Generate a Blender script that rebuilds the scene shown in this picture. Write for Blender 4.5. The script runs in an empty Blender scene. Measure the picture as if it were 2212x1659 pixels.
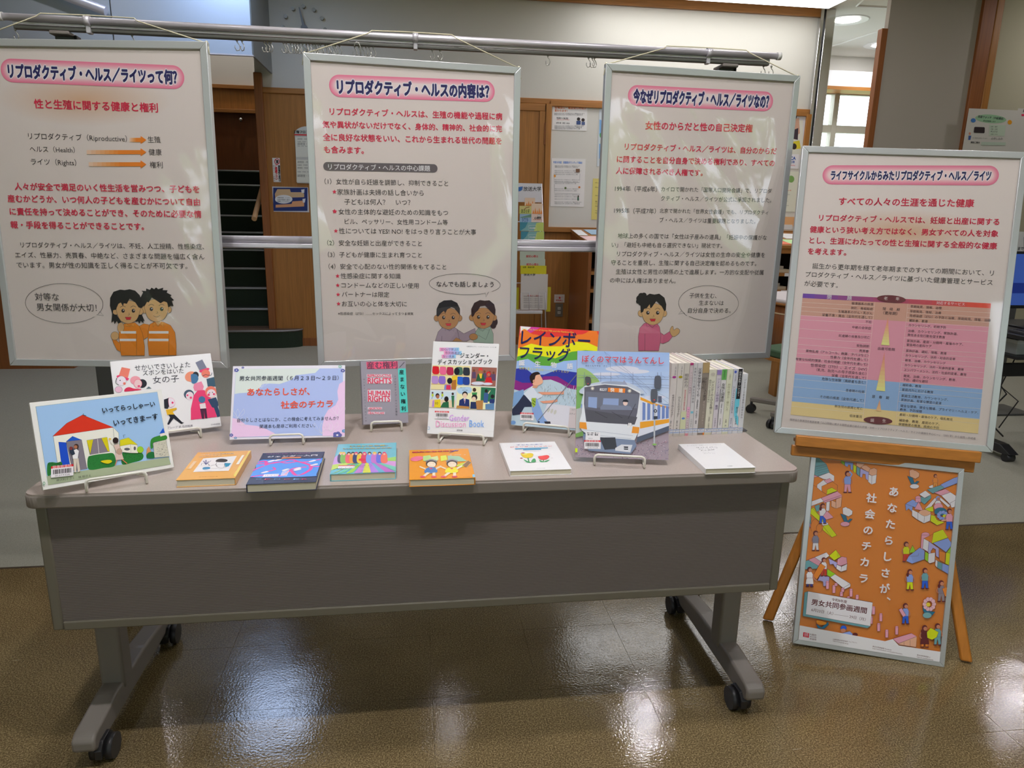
import bpy, bmesh, math, random
from mathutils import Vector, Matrix
random.seed(7)
S = bpy.context.scene
COL = S.collection

# ------------------------------------------------------------------ camera
FPX, PITCH, ROLL, CAMH, YAWC = 1538.1, .2384, .0192, 1.3369, -.139
_c, _s = math.cos(PITCH), math.sin(PITCH)
_Z = Matrix.Rotation(YAWC, 3, 'Z')
_fw = _Z @ Vector((0, _c, -_s)); _x = _Z @ Vector((1, 0, 0)); _u = _Z @ Vector((0, _s, _c))
CR = math.cos(ROLL)*_x + math.sin(ROLL)*_u
CU = -math.sin(ROLL)*_x + math.cos(ROLL)*_u
CC = Vector((0, 0, CAMH))
cd = bpy.data.cameras.new('camera'); cam = bpy.data.objects.new('camera', cd); COL.objects.link(cam)
cd.sensor_width = 36; cd.lens = FPX/2212*36; cd.clip_start = .05; cd.clip_end = 200
_m = Matrix((CR, CU, -_fw)).transposed().to_4x4(); _m.translation = CC
cam.matrix_world = _m
S.camera = cam

def ray(px, py): return _fw + CR*((px-1106)/FPX) - CU*((py-829.5)/FPX)
def onz(px, py, z=0.): r = ray(px, py); return CC + r*((z-CAMH)/r.z)
def onv(px, py, v): r = ray(px, py); return CC + r*(v/r.y)
def onu(px, py, u): r = ray(px, py); return CC + r*(u/r.x)

# ------------------------------------------------------------------ world, exposure
W = bpy.data.worlds.new('sky'); S.world = W; W.use_nodes = True
nt = W.node_tree; nt.nodes.clear()
wo = nt.nodes.new('ShaderNodeOutputWorld'); bg = nt.nodes.new('ShaderNodeBackground')
bg.inputs[0].default_value = (.80, .90, 1.0, 1); bg.inputs[1].default_value = 5.0
nt.links.new(bg.outputs[0], wo.inputs[0])
S.view_settings.view_transform = 'Standard'; S.view_settings.look = 'None'
S.view_settings.gamma = 1; S.view_settings.use_curve_mapping = False
S.view_settings.exposure = 0.0
NEAR_E = 330.0     # the four downlights over and before the table
DOWN_E = 60.0      # the other downlights
S.cycles.max_bounces = 7; S.cycles.transparent_max_bounces = 16
S.cycles.sample_clamp_indirect = 6; S.cycles.caustics_reflective = False

# ------------------------------------------------------------------ materials
def lin(c): c = c/255.; return c/12.92 if c <= .04045 else ((c+.055)/1.055)**2.4
def alb(rgb, g=.75): return tuple(min(.92, lin(v)/g) for v in rgb)
_mc = {}
def M(key, rgb=None, rough=.5, metal=0., g=1., spec=.5, emit=0., coat=0., bump=0., bscale=200., spk=0., spkscale=300.,
      wood=0., wdir='Z', alpha=1., wscale=1.):
    if key in _mc: return _mc[key]
    m = bpy.data.materials.new(key); m.use_nodes = True
    n = m.node_tree.nodes; l = m.node_tree.links; b = n['Principled BSDF']
    col = alb(rgb, g) + (1,)
    b.inputs['Base Color'].default_value = col; b.inputs['Roughness'].default_value = rough
    b.inputs['Metallic'].default_value = metal; b.inputs['Specular IOR Level'].default_value = spec
    if coat: b.inputs['Coat Weight'].default_value = coat; b.inputs['Coat Roughness'].default_value = .08
    if emit: b.inputs['Emission Color'].default_value = col; b.inputs['Emission Strength'].default_value = emit
    tc = n.new('ShaderNodeTexCoord') if (bump or spk or wood) else None
    if wood:
        mp = n.new('ShaderNodeMapping'); sc = {'Z': (30, 30, 1.2), 'X': (1.2, 30, 30), 'Y': (30, 1.2, 30)}[wdir]
        mp.inputs['Scale'].default_value = tuple(v*wscale for v in sc); l.new(tc.outputs['Object'], mp.inputs[0])
        no = n.new('ShaderNodeTexNoise'); no.inputs['Scale'].default_value = 3; no.inputs['Detail'].default_value = 6
        l.new(mp.outputs[0], no.inputs['Vector'])
        cr = n.new('ShaderNodeValToRGB'); l.new(no.outputs[0], cr.inputs[0])
        cr.color_ramp.elements[0].position = .3; cr.color_ramp.elements[1].position = .7
        cr.color_ramp.elements[0].color = tuple(v*(1-wood) for v in col[:3]) + (1,)
        cr.color_ramp.elements[1].color = tuple(min(.95, v*(1+wood*.7)) for v in col[:3]) + (1,)
        l.new(cr.outputs[0], b.inputs['Base Color'])
    if spk:
        no = n.new('ShaderNodeTexNoise'); no.inputs['Scale'].default_value = spkscale; no.inputs['Detail'].default_value = 3
        l.new(tc.outputs['Object'], no.inputs['Vector'])
        cr = n.new('ShaderNodeValToRGB'); l.new(no.outputs[0], cr.inputs[0])
        cr.color_ramp.elements[0].position = .32; cr.color_ramp.elements[1].position = .68
        cr.color_ramp.elements[0].color = tuple(v*(1-spk) for v in col[:3]) + (1,)
        cr.color_ramp.elements[1].color = tuple(min(.95, v*(1+spk)) for v in col[:3]) + (1,)
        l.new(cr.outputs[0], b.inputs['Base Color'])
    if bump:
        no = n.new('ShaderNodeTexNoise'); no.inputs['Scale'].default_value = bscale; no.inputs['Detail'].default_value = 2
        l.new(tc.outputs['Object'], no.inputs['Vector'])
        bu = n.new('ShaderNodeBump'); bu.inputs['Strength'].default_value = bump; bu.inputs['Distance'].default_value = .002
        l.new(no.outputs[0], bu.inputs['Height']); l.new(bu.outputs[0], b.inputs['Normal'])
    _mc[key] = m; return m
def ink(rgb, gloss=.5, g=.72):
    """flat printing ink of one colour"""
    k = 'ink_%02x%02x%02x_%d_%d' % (tuple(int(max(0, min(255, v))) for v in rgb) + (int(gloss*100), int(g*100)))
    return M(k, rgb, rough=gloss, g=g, spec=.4)

# ------------------------------------------------------------------ mesh helpers
class MB:
    def __init__(s): s.bm = bmesh.new(); s.mats = []
    def mi(s, m):
        if m not in s.mats: s.mats.append(m)
        return s.mats.index(m)
    def _fin(s, geom_faces, m, M4=None, smooth=False):
        i = s.mi(m)
        for f in geom_faces: f.material_index = i; f.smooth = smooth
    def box(s, c, d, m, bev=0., seg=2, rot=None):
        r = bmesh.ops.create_cube(s.bm, size=1.); vs = r['verts']
        Mx = Matrix.Translation(Vector(c)) @ (rot.to_4x4() if rot else Matrix.Identity(4)) @ Matrix.Diagonal((d[0], d[1], d[2], 1))
        bmesh.ops.transform(s.bm, matrix=Mx, verts=vs)
        fs = set(f for v in vs for f in v.link_faces); es = set(e for v in vs for e in v.link_edges)
        s._fin(fs, m)
        if bev:
            r = bmesh.ops.bevel(s.bm, geom=list(es), offset=bev, segments=seg, affect='EDGES', profile=.5)
            i = s.mi(m)
            for f in r['faces']: f.material_index = i; f.smooth = True
        return s
    def bx(s, x0, x1, y0, y1, z0, z1, m, bev=0., seg=2):
        return s.box(((x0+x1)/2, (y0+y1)/2, (z0+z1)/2), (x1-x0, y1-y0, z1-z0), m, bev, seg)
    def cyl(s, p, q, r, m, n=16, r2=None, cap=True):
        p = Vector(p); q = Vector(q); d = q-p; r2 = r if r2 is None else r2
        res = bmesh.ops.create_cone(s.bm, cap_ends=cap, segments=n, radius1=r, radius2=r2, depth=d.length)
        Mx = Matrix.Translation((p+q)/2) @ d.to_track_quat('Z', 'Y').to_matrix().to_4x4()
        bmesh.ops.transform(s.bm, matrix=Mx, verts=res['verts'])
        fs = set(f for v in res['verts'] for f in v.link_faces); i = s.mi(m)
        for f in fs: f.material_index = i; f.smooth = len(f.verts) == 4
        return s
    def tube(s, pts, r, m, n=8, cap=True):
        pts = [Vector(p) for p in pts]; rings = []; i = s.mi(m)
        ref = None
        for k, p in enumerate(pts):
            a = pts[max(0, k-1)]; b = pts[min(len(pts)-1, k+1)]; t = (b-a).normalized()
            if ref is None: ref = Vector((0, 0, 1)) if abs(t.z) < .9 else Vector((1, 0, 0))
            nx = (ref - t*ref.dot(t)).normalized(); ny = t.cross(nx); ref = nx
            rings.append([s.bm.verts.new(p + nx*(r*math.cos(2*math.pi*j/n)) + ny*(r*math.sin(2*math.pi*j/n))) for j in range(n)])
        for a, b in zip(rings, rings[1:]):
            for j in range(n):
                f = s.bm.faces.new((a[j], a[(j+1) % n], b[(j+1) % n], b[j])); f.material_index = i; f.smooth = True
        if cap:
            for rg in (rings[0][::-1], rings[-1]):
                f = s.bm.faces.new(rg); f.material_index = i
        return s
    def prism(s, poly, z0, z1, m, axis='Z', bev=0.):
        """polygon (a,b) extruded along axis"""
        f3 = {'Z': lambda a, b, h: (a, b, h), 'Y': lambda a, b, h: (a, h, b), 'X': lambda a, b, h: (h, a, b)}[axis]
        lo = [s.bm.verts.new(f3(a, b, z0)) for a, b in poly]; hi = [s.bm.verts.new(f3(a, b, z1)) for a, b in poly]
        i = s.mi(m); n = len(poly); fs = [s.bm.faces.new(lo), s.bm.faces.new(hi)]
        for k in range(n): fs.append(s.bm.faces.new((lo[k], lo[(k+1) % n], hi[(k+1) % n], hi[k])))
        for f in fs: f.material_index = i
        bmesh.ops.recalc_face_normals(s.bm, faces=fs)
        if bev:
            es = list(set(e for f in fs for e in f.edges))
            r = bmesh.ops.bevel(s.bm, geom=es, offset=bev, segments=2, affect='EDGES', profile=.5)
            for f in r['faces']: f.material_index = i; f.smooth = True
        return s
    def quad(s, a, b, c, d, m):
        f = s.bm.faces.new([s.bm.verts.new(v) for v in (a, b, c, d)]); f.material_index = s.mi(m); return s
    def sphere(s, c, r, m, sc=(1, 1, 1), u=12, v=8):
        res = bmesh.ops.create_uvsphere(s.bm, u_segments=u, v_segments=v, radius=r)
        bmesh.ops.transform(s.bm, matrix=Matrix.Translation(Vector(c)) @ Matrix.Diagonal((*sc, 1)), verts=res['verts'])
        i = s.mi(m)
        for f in set(f for q in res['verts'] for f in q.link_faces): f.material_index = i; f.smooth = True
        return s
    def obj(s, name, parent=None, kind=None, label=None):
        me = bpy.data.meshes.new(name); s.bm.to_mesh(me); s.bm.free()
        for m in s.mats: me.materials.append(m)
        o = bpy.data.objects.new(name, me); COL.objects.link(o)
        if parent: o.parent = parent
        if kind: o['kind'] = kind
        if label: o['label'] = label
        return o
def tag(o, label, cat, group=None):
    o['label'] = label; o['category'] = cat
    if group: o['group'] = group
    return o
def thing(name, label, cat, loc=(0, 0, 0), rotz=0., group=None, rot=None):
    o = bpy.data.objects.new(name, None); o.empty_display_size = .05; COL.objects.link(o)
    if rot is not None: o.matrix_world = Matrix.Translation(Vector(loc)) @ rot.to_4x4()
    else: o.location = loc; o.rotation_euler = (0, 0, rotz)
    return tag(o, label, cat, group)
def dup(root, loc, rotz, label=None, group=None):
    r = root.copy(); COL.objects.link(r); r.location = loc; r.rotation_euler = (0, 0, rotz)
    if label: r['label'] = label
    if group: r['group'] = group
    for ch in list(root.children):
        c = ch.copy(); COL.objects.link(c); c.parent = r
        for g_ in ch.children:
            d = g_.copy(); COL.objects.link(d); d.parent = c
    return r
def RYT(yaw, tilt, roll):
    return Matrix.Rotation(yaw, 3, 'Z') @ Matrix.Rotation(tilt, 3, 'X') @ Matrix.Rotation(roll, 3, 'Y')

# ------------------------------------------------------------------ printing on flat sheets
def smooth_pts(p, closed=True, n=5):
    out = []; L = len(p)
    rng = range(L) if closed else range(L-1)
    for i in rng:
        g = (lambda k: p[k % L]) if closed else (lambda k: p[max(0, min(L-1, k))])
        a, b, c, d = g(i-1), g(i), g(i+1), g(i+2)
        for k in range(n):
            t = k/n
            out.append(tuple(.5*((2*b[j]) + (-a[j]+c[j])*t + (2*a[j]-5*b[j]+4*c[j]-d[j])*t*t + (-a[j]+3*b[j]-3*c[j]+d[j])*t**3) for j in (0, 1)))
    if not closed: out.append(tuple(p[-1]))
    return out
def ellpts(cx, cy, rx, ry, rot=0, n=28, a0=0, a1=360):
    r = math.radians(rot); full = abs(a1-a0) >= 359.9; m = n if full else n+1
    o = []
    for k in range(m):
        t = math.radians(a0+(a1-a0)*k/n); x = rx*math.cos(t); y = ry*math.sin(t)
        o.append((cx+x*math.cos(r)-y*math.sin(r), cy+x*math.sin(r)+y*math.cos(r)))
    return o
_tx = {}
def text_mesh(txt, bold):
    k = txt
    if k in _tx: return _tx[k]
    c = bpy.data.curves.new('t', 'FONT'); c.body = txt; c.resolution_u = 2
    o = bpy.data.objects.new('t', c); COL.objects.link(o)
    dg = bpy.context.evaluated_depsgraph_get(); dg.update()
    me = bpy.data.meshes.new_from_object(o.evaluated_get(dg))
    vs = [(v.co.x, v.co.y) for v in me.vertices]; fs = [tuple(p.vertices) for p in me.polygons]
    bpy.data.objects.remove(o); bpy.data.curves.remove(c); bpy.data.meshes.remove(me)
    _tx[k] = (vs, fs); return _tx[k]
class Art:
    """flat print on a plane given by origin P, in-plane axes X,Y and normal N (towards the reader)"""
    def __init__(s, P, X, Y, N, g=.72, gloss=.5, step=1.2e-5, base=.0004, clip=None):
        s.P, s.X, s.Y, s.N = Vector(P), Vector(X), Vector(Y), Vector(N)
        s.v = []; s.f = []; s.m = []; s.mats = []; s.h = base; s.step = step; s.g = g; s.gloss = gloss
        s.fr = (0, 0, 1.); s.clip = clip
    def frame(s, x0=0, y0=0, sc=1.): s.fr = (x0, y0, sc); return s
    def loc(s, p):
        px = s.fr[0]+p[0]/s.fr[2]; py = s.fr[1]+p[1]/s.fr[2]
        r = ray(px, py); q = CC + r*((s.P-CC).dot(s.N)/r.dot(s.N)) - s.P
        return (q.dot(s.X), q.dot(s.Y))
    def mi(s, col):
        m = ink(col, s.gloss, s.g)
        if m not in s.mats: s.mats.append(m)
        return s.mats.index(m)
    def raw(s, pts, faces, col, lift=True):
        """points in local metres"""
        if lift: s.h += s.step
        b = len(s.v); s.v += [(a, b_, s.h) for a, b_ in pts]; i = s.mi(col)
        for f in faces: s.f.append(tuple(b+k for k in f)); s.m.append(i)
    def lpoly(s, pts, col): s.raw(_clip(pts, s.clip), [tuple(range(len(_clip(pts, s.clip))))], col) if s.clip else s.raw(pts, [tuple(range(len(pts)))], col)
    def poly(s, pts, col, sm=False, ol=None, w=2):
        if sm: pts = smooth_pts(pts)
        q = [s.loc(p) for p in pts]
        if s.clip: q = _clip(q, s.clip)
        if len(q) < 3: return s
        s.raw(q, [tuple(range(len(q)))], col)
        if ol: s.line(list(pts)+[pts[0]], w, ol)
        return s
    def ell(s, cx, cy, rx, ry, col, rot=0, ol=None, w=2, n=24): return s.poly(ellpts(cx, cy, rx, ry, rot, n), col, False, ol, w)
    def rect(s, x0, y0, x1, y1, col, ol=None, w=2): return s.poly([(x0, y0), (x1, y0), (x1, y1), (x0, y1)], col, False, ol, w)
    def line(s, pts, w, col, sm=False):
        """w in frame pixels"""
        if sm: pts = smooth_pts(pts, False)
        q = [Vector(s.loc(p)) for p in pts]
        p0 = Vector(pts[0]); p1 = Vector(pts[-1]); i = 0
        tot = sum((Vector(b)-Vector(a)).length for a, b in zip(pts, pts[1:]))
        totl = sum((b-a).length for a, b in zip(q, q[1:]))
        if totl < 1e-6: return s
        hw = .5*w*totl/max(tot, 1e-6); L = []; R = []
        n = len(q)
        for k in range(n):
            a = q[max(0, k-1)]; b = q[min(n-1, k+1)]
            d = b-a
            if d.length < 1e-9: d = Vector((1, 0))
            d.normalize(); nn = Vector((-d.y, d.x))*hw
            L.append(tuple(q[k]+nn)); R.append(tuple(q[k]-nn))
        pts2 = L+R; s.raw(pts2, [(k, k+1, n+k+1, n+k) for k in range(n-1)], col); return s
    def text(s, txt, p0, p1, col, hs=1., bold=0., halo=None, hb=.055):
        """one line whose middle runs from p0 to p1"""
        a = Vector(s.loc(p0)); b = Vector(s.loc(p1)); d = b-a; Ln = d.length; d.normalize(); nn = Vector((-d.y, d.x))
        for c_, bo in (((halo, bold+hb),) if halo else ()) + ((col, bold),):
            vs, fs = text_mesh(txt, 0)
            if not vs: continue
            x0 = min(v[0] for v in vs); x1 = max(v[0] for v in vs)
            k = Ln/(x1-x0); o = a; s.h += s.step
            bo *= 1.15
            dirs = [(0, 0)] if bo < .003 else [(bo*math.cos(j*math.pi/(2 if bo < .016 else 3)), bo*math.sin(j*math.pi/(2 if bo < .016 else 3))) for j in range(4 if bo < .016 else 6)]
            for j, (dx, dy) in enumerate(dirs):
                s.h += s.step*.02
                s.raw([tuple(o + d*((vx-x0+dx)*k) + nn*((vy-.36+dy)*k*hs)) for vx, vy in vs], fs, c_, False)
        return s
    def vtext(s, txt, p0, p1, col, ws=1., bold=0., wd=None):
        """vertical writing, centres run from p0 (top) to p1 (bottom)"""
        a = Vector(s.loc(p0)); b = Vector(s.loc(p1)); n = len(txt)
        d = (b-a)/max(1, n-1) if n > 1 else Vector((0, -.01))
        pitch = d.length; dn = d.normalized(); rt = Vector((-dn.y, dn.x))
        em = wd if wd else pitch*.98
        s.h += s.step
        for i, ch in enumerate(txt):
            if ch in ' 　': continue
            vs, fs = text_mesh(ch, bold)
            c0 = a + d*i
            for j, (dx, dy) in enumerate([(0, 0)] if bold < .004 else [(bold*1.1*math.cos(q*1.5708), bold*1.1*math.sin(q*1.5708)) for q in range(4)]):
                out = []; s.h += s.step*.02
                for vx, vy in vs:
                    X_, Y_ = vx-.5+dx, vy-.36+dy
                    if ch in 'ー～（）(): -': X_, Y_ = Y_, -X_
                    if ch in '、。': X_ += .55; Y_ += .55
                    out.append(tuple(c0 + rt*(X_*em*ws) - dn*(Y_*em)))
                s.raw(out, fs, col, False)
        return s
    def obj(s, name, parent):
        me = bpy.data.meshes.new(name)
        inv = parent.matrix_world.inverted()
        co = [inv @ (s.P + s.X*a + s.Y*b + s.N*h) for a, b, h in s.v]
        me.from_pydata(co, [], s.f); me.update()
        for m in s.mats: me.materials.append(m)
        me.polygons.foreach_set('material_index', s.m)
        o = bpy.data.objects.new(name, me); COL.objects.link(o); o.parent = parent
        return o
def _clip(pts, c):
    x0, x1, y0, y1 = c
    def half(p, ins, cut):
        o = []
        for i in range(len(p)):
            a, b = p[i-1], p[i]
            if ins(b):
                if not ins(a): o.append(cut(a, b))
                o.append(b)
            elif ins(a): o.append(cut(a, b))
        return o
    def cx(v): return lambda a, b: (v, a[1]+(b[1]-a[1])*(v-a[0])/(b[0]-a[0]))
    def cy(v): return lambda a, b: (a[0]+(b[0]-a[0])*(v-a[1])/(b[1]-a[1]), v)
    for ins, cut in ((lambda p: p[0] >= x0, cx(x0)), (lambda p: p[0] <= x1, cx(x1)), (lambda p: p[1] >= y0, cy(y0)), (lambda p: p[1] <= y1, cy(y1))):
        if pts: pts = half(pts, ins, cut)
    return pts
def art_on(root, w, h, y=0., g=.72, gloss=.5, clip=True):
    """print on the front (local -Y) face of an upright sheet of width w, height h"""
    bpy.context.view_layer.update()
    R3 = root.matrix_world.to_3x3(); P = root.matrix_world @ Vector((0, y, 0))
    return Art(P, R3 @ Vector((1, 0, 0)), R3 @ Vector((0, 0, 1)), R3 @ Vector((0, -1, 0)), g, gloss,
               clip=(-w/2, w/2, 0, h) if clip else None)
def art_top(root, w, h, z, g=.72, gloss=.3):
    """print on the top face of a lying thing (x -w/2..w/2, y 0..h)"""
    bpy.context.view_layer.update()
    R3 = root.matrix_world.to_3x3(); P = root.matrix_world @ Vector((0, 0, z))
    return Art(P, R3 @ Vector((1, 0, 0)), R3 @ Vector((0, 1, 0)), R3 @ Vector((0, 0, 1)), g, gloss, clip=(-w/2, w/2, 0, h))
# ------------------------------------------------------------------ palette
CREAM = M('wall_paper', (214, 211, 203), .9, g=.95, bump=.35, bscale=260)
GREYW = M('pier_paper', (166, 158, 146), .92, g=.9, bump=.35, bscale=300)
CEILM = M('ceiling_board', (225, 222, 212), .9, g=.95, bump=.2, bscale=120)
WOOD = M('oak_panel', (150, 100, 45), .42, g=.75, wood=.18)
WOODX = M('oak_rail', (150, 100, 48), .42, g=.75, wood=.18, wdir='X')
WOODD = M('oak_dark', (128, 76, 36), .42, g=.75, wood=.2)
EASELW = M('easel_wood', (178, 116, 48), .38, g=.75, wood=.14, wdir='X')
EASELL = M('easel_wood_leg', (184, 118, 46), .38, g=.75, wood=.14)
ALU = M('aluminium', (214, 210, 216), .3, metal=.45, g=.85)
ALUF = M('frame_aluminium', (196, 200, 200), .34, metal=.55, g=.85)
CHROME = M('chrome', (215, 215, 215), .12, metal=1., g=.95)
STEELD = M('dark_steel', (92, 92, 92), .45, metal=.3, g=.8)
GREYM = M('grey_paint', (116, 110, 103), .4, g=.8, spec=.4)
BLACKP = M('black_plastic', (34, 34, 36), .4, g=.85)
WHITEW = M('white_wire', (222, 220, 208), .35, g=.85)
PAPER = M('paper_white', (225, 225, 225), .7, g=.9)
PAGES = M('book_pages', (212, 205, 180), .85, g=.88)

# ------------------------------------------------------------------ floor of square tiles, carpet beyond
def tile_mat():
    m = bpy.data.materials.new('vinyl_tile'); m.use_nodes = True
    n = m.node_tree.nodes; l = m.node_tree.links; b = n['Principled BSDF']
    tc = n.new('ShaderNodeNewGeometry')
    a = n.new('ShaderNodeTexNoise'); a.inputs['Scale'].default_value = 260; a.inputs['Detail'].default_value = 3
    c = n.new('ShaderNodeTexNoise'); c.inputs['Scale'].default_value = 3.2; c.inputs['Detail'].default_value = 4
    v = n.new('ShaderNodeTexVoronoi'); v.inputs['Scale'].default_value = 70
    for q in (a, c, v): l.new(tc.outputs['Position'], q.inputs['Vector'])
    r = n.new('ShaderNodeValToRGB'); l.new(a.outputs[0], r.inputs[0]); e = r.color_ramp.elements
    e[0].position = .34; e[0].color = (.10, .07, .03, 1); e[1].position = .66; e[1].color = (.39, .30, .15, 1)
    x = r.color_ramp.elements.new(.5); x.color = (.205, .15, .068, 1)
    mx = n.new('ShaderNodeMix'); mx.data_type = 'RGBA'; mx.blend_type = 'MULTIPLY'; mx.inputs[0].default_value = .6
    r2 = n.new('ShaderNodeValToRGB'); l.new(c.outputs[0], r2.inputs[0]); r2.color_ramp.elements[0].color = (.5, .48, .46, 1)
    r2.color_ramp.elements[0].position = .3; r2.color_ramp.elements[1].position = .7
    l.new(r.outputs[0], mx.inputs[6]); l.new(r2.outputs[0], mx.inputs[7])
    # dark flecks
    lt = n.new('ShaderNodeMath'); lt.operation = 'LESS_THAN'; lt.inputs[1].default_value = .10; l.new(v.outputs['Distance'], lt.inputs[0])
    m2 = n.new('ShaderNodeMix'); m2.data_type = 'RGBA'; m2.inputs[7].default_value = (.10, .055, .03, 1)
    l.new(lt.outputs[0], m2.inputs[0]); l.new(mx.outputs[2], m2.inputs[6]); l.new(m2.outputs[2], b.inputs['Base Color'])
    b.inputs['Roughness'].default_value = .11; b.inputs['Specular IOR Level'].default_value = .5
    b.inputs['Coat Weight'].default_value = .0
    rn = n.new('ShaderNodeTexNoise'); rn.inputs['Scale'].default_value = 9; rn.inputs['Detail'].default_value = 5; l.new(tc.outputs['Position'], rn.inputs['Vector'])
    mr = n.new('ShaderNodeMapRange'); mr.inputs[1].default_value = .35; mr.inputs[2].default_value = .65; mr.inputs[3].default_value = .03; mr.inputs[4].default_value = .11
    l.new(rn.outputs[0], mr.inputs[0]); l.new(mr.outputs[0], b.inputs['Roughness'])
    w1 = n.new('ShaderNodeTexNoise'); w1.inputs['Scale'].default_value = 150; w1.inputs['Detail'].default_value = 3
    w2 = n.new('ShaderNodeTexNoise'); w2.inputs['Scale'].default_value = 5; w2.inputs['Detail'].default_value = 2
    for q in (w1, w2): l.new(tc.outputs['Position'], q.inputs['Vector'])
    b1 = n.new('ShaderNodeBump'); b1.inputs['Strength'].default_value = .5; b1.inputs['Distance'].default_value = .0006
    b2 = n.new('ShaderNodeBump'); b2.inputs['Strength'].default_value = .12; b2.inputs['Distance'].default_value = .012
    l.new(w1.outputs[0], b1.inputs['Height']); l.new(w2.outputs[0], b2.inputs['Height'])
    l.new(b2.outputs[0], b1.inputs['Normal']); l.new(b1.outputs[0], b.inputs['Normal']); l.new(b1.outputs[0], b.inputs['Coat Normal'])
    return m
TILE = tile_mat()
SEAM = M('seam', (70, 55, 35), .7)
CARPET = M('carpet_pile', (158, 156, 142), .97, g=.85, spec=.1, bump=.6, bscale=700, spk=.16, spkscale=420)
floor = MB().bx(-6, 9.5, -4.2, 2.655, -.05, -.0015, TILE).obj('floor', kind='structure')
U0, V0, TS = .036, 1.753, .3048
tm = MB().bx(.0002, TS-.0002, .0002, TS-.0002, -.0012, .0, TILE, .0004, 1)
tme = tm.obj('tile', floor); first = True
for i in range(-9, 13):
    for j in range(-5, 3):
        if first: t = tme; first = False
        else: t = tme.copy(); COL.objects.link(t); t.parent = floor
        t.location = (U0+i*TS, V0+j*TS, 0)
carpet = MB().bx(-6, 9.5, 2.667, 9.1, -.05, .001, CARPET).obj('carpet', kind='structure')
MB().bx(-6, 9.5, 2.655, 2.667, -.05, .0004, SEAM).obj('trim_1', kind='structure')

# ------------------------------------------------------------------ shell
CZ = 3.31; WV = 7.17
MB().bx(-6.2, 9.7, -4.3, 9.2, CZ, CZ+.1, CEILM).bx(-6.2, -2.95, 9.2, 12.4, CZ, CZ+.1, CEILM).bx(-2.95, -1.2, 9.1, 12.4, 5.5, 5.6, CEILM).bx(-2.95, -1.2, 9.1, 9.2, CZ, 5.5, CEILM).obj('ceiling', kind='structure')
MB().bx(-6.2, -6, -4.3, 12.4, 0, CZ, CREAM).obj('wall_left', kind='structure')
MB().bx(9.5, 9.7, -4.3, 12.4, 0, CZ, CREAM).obj('wall_right', kind='structure')
# back wall right of the stair opening, wood below and paper above
wb = MB().bx(-1.40, 4.0, WV, WV+.15, 0, CZ, CREAM).obj('wall_back', kind='structure')
MB().bx(-1.34, 1.22, WV-.02, WV, .0, 2.335, WOOD).obj('wainscot', wb)
MB().bx(-1.34, 3.99, WV-.035, WV, 2.335, 2.385, WOODX, .006).obj('dado_rail', wb)
MB().bx(1.22, 3.99, WV-.02, WV, 0, 1.19, WOOD).obj('wainscot', wb)
MB().bx(-1.34, 3.99, WV-.03, WV, 0, .08, WOODD, .004).obj('baseboard', wb)
for xx in (-.42, .2, .82, 2.1, 2.75, 3.4): MB().bx(xx, xx+.006, WV-.022, WV-.019, .08, 1.15 if xx > 1.2 else 2.33, WOODD).obj('panel_joint', wb)
MB().bx(-1.34, 4.0, WV-.04, WV, 3.235, CZ, WOODX, .006).obj('cornice', wb)
post = MB().bx(-1.405, -1.335, WV-.05, WV+.16, 0, 2.505, WOODD, .006).obj('trim_2', kind='structure')
cp = MB().bx(4.0, 4.02, WV-.03, WV+.17, 0, CZ, BLACKP).bx(3.965, 4.0, WV-.05, WV, 0, CZ, CHROME, .004).bx(4.02, 4.12, WV-.05, WV+.05, 0, CZ, CHROME, .006).obj('trim_3', kind='structure')
# stair well walls
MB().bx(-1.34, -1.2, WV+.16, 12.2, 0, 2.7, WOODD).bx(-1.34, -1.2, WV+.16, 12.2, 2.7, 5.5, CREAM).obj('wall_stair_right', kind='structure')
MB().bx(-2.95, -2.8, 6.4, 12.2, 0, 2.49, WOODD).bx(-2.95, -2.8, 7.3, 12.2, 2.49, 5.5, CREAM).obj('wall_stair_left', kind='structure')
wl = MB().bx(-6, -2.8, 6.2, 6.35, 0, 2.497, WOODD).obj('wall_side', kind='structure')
ws = MB().bx(-2.8, -1.34, 10.6, 10.7, 0, 5.5, CREAM).obj('wall_stair_end', kind='structure')
zt = onv(470, 187, 10.6).z; zl = onv(470, 241, 10.6).z; z0 = 1.60
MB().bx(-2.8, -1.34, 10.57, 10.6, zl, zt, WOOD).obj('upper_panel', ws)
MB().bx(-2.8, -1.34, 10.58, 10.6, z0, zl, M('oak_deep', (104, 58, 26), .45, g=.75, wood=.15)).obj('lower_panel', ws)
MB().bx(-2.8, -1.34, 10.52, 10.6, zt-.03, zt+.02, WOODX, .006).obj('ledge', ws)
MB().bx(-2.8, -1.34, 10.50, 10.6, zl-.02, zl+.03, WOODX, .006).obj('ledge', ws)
k = onv(522, 257, 10.56)
hk = thing('coat_hook', 'small chrome knob hook on the dark wood wall above the stairs', 'hook', (k.x, 10.57, k.z))
MB().cyl((0, 0, 0), (0, -.05, -.01), .012, CHROME).obj('stem', hk)
MB().sphere((0, -.06, -.015), .03, CHROME).obj('knob', hk)
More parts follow.
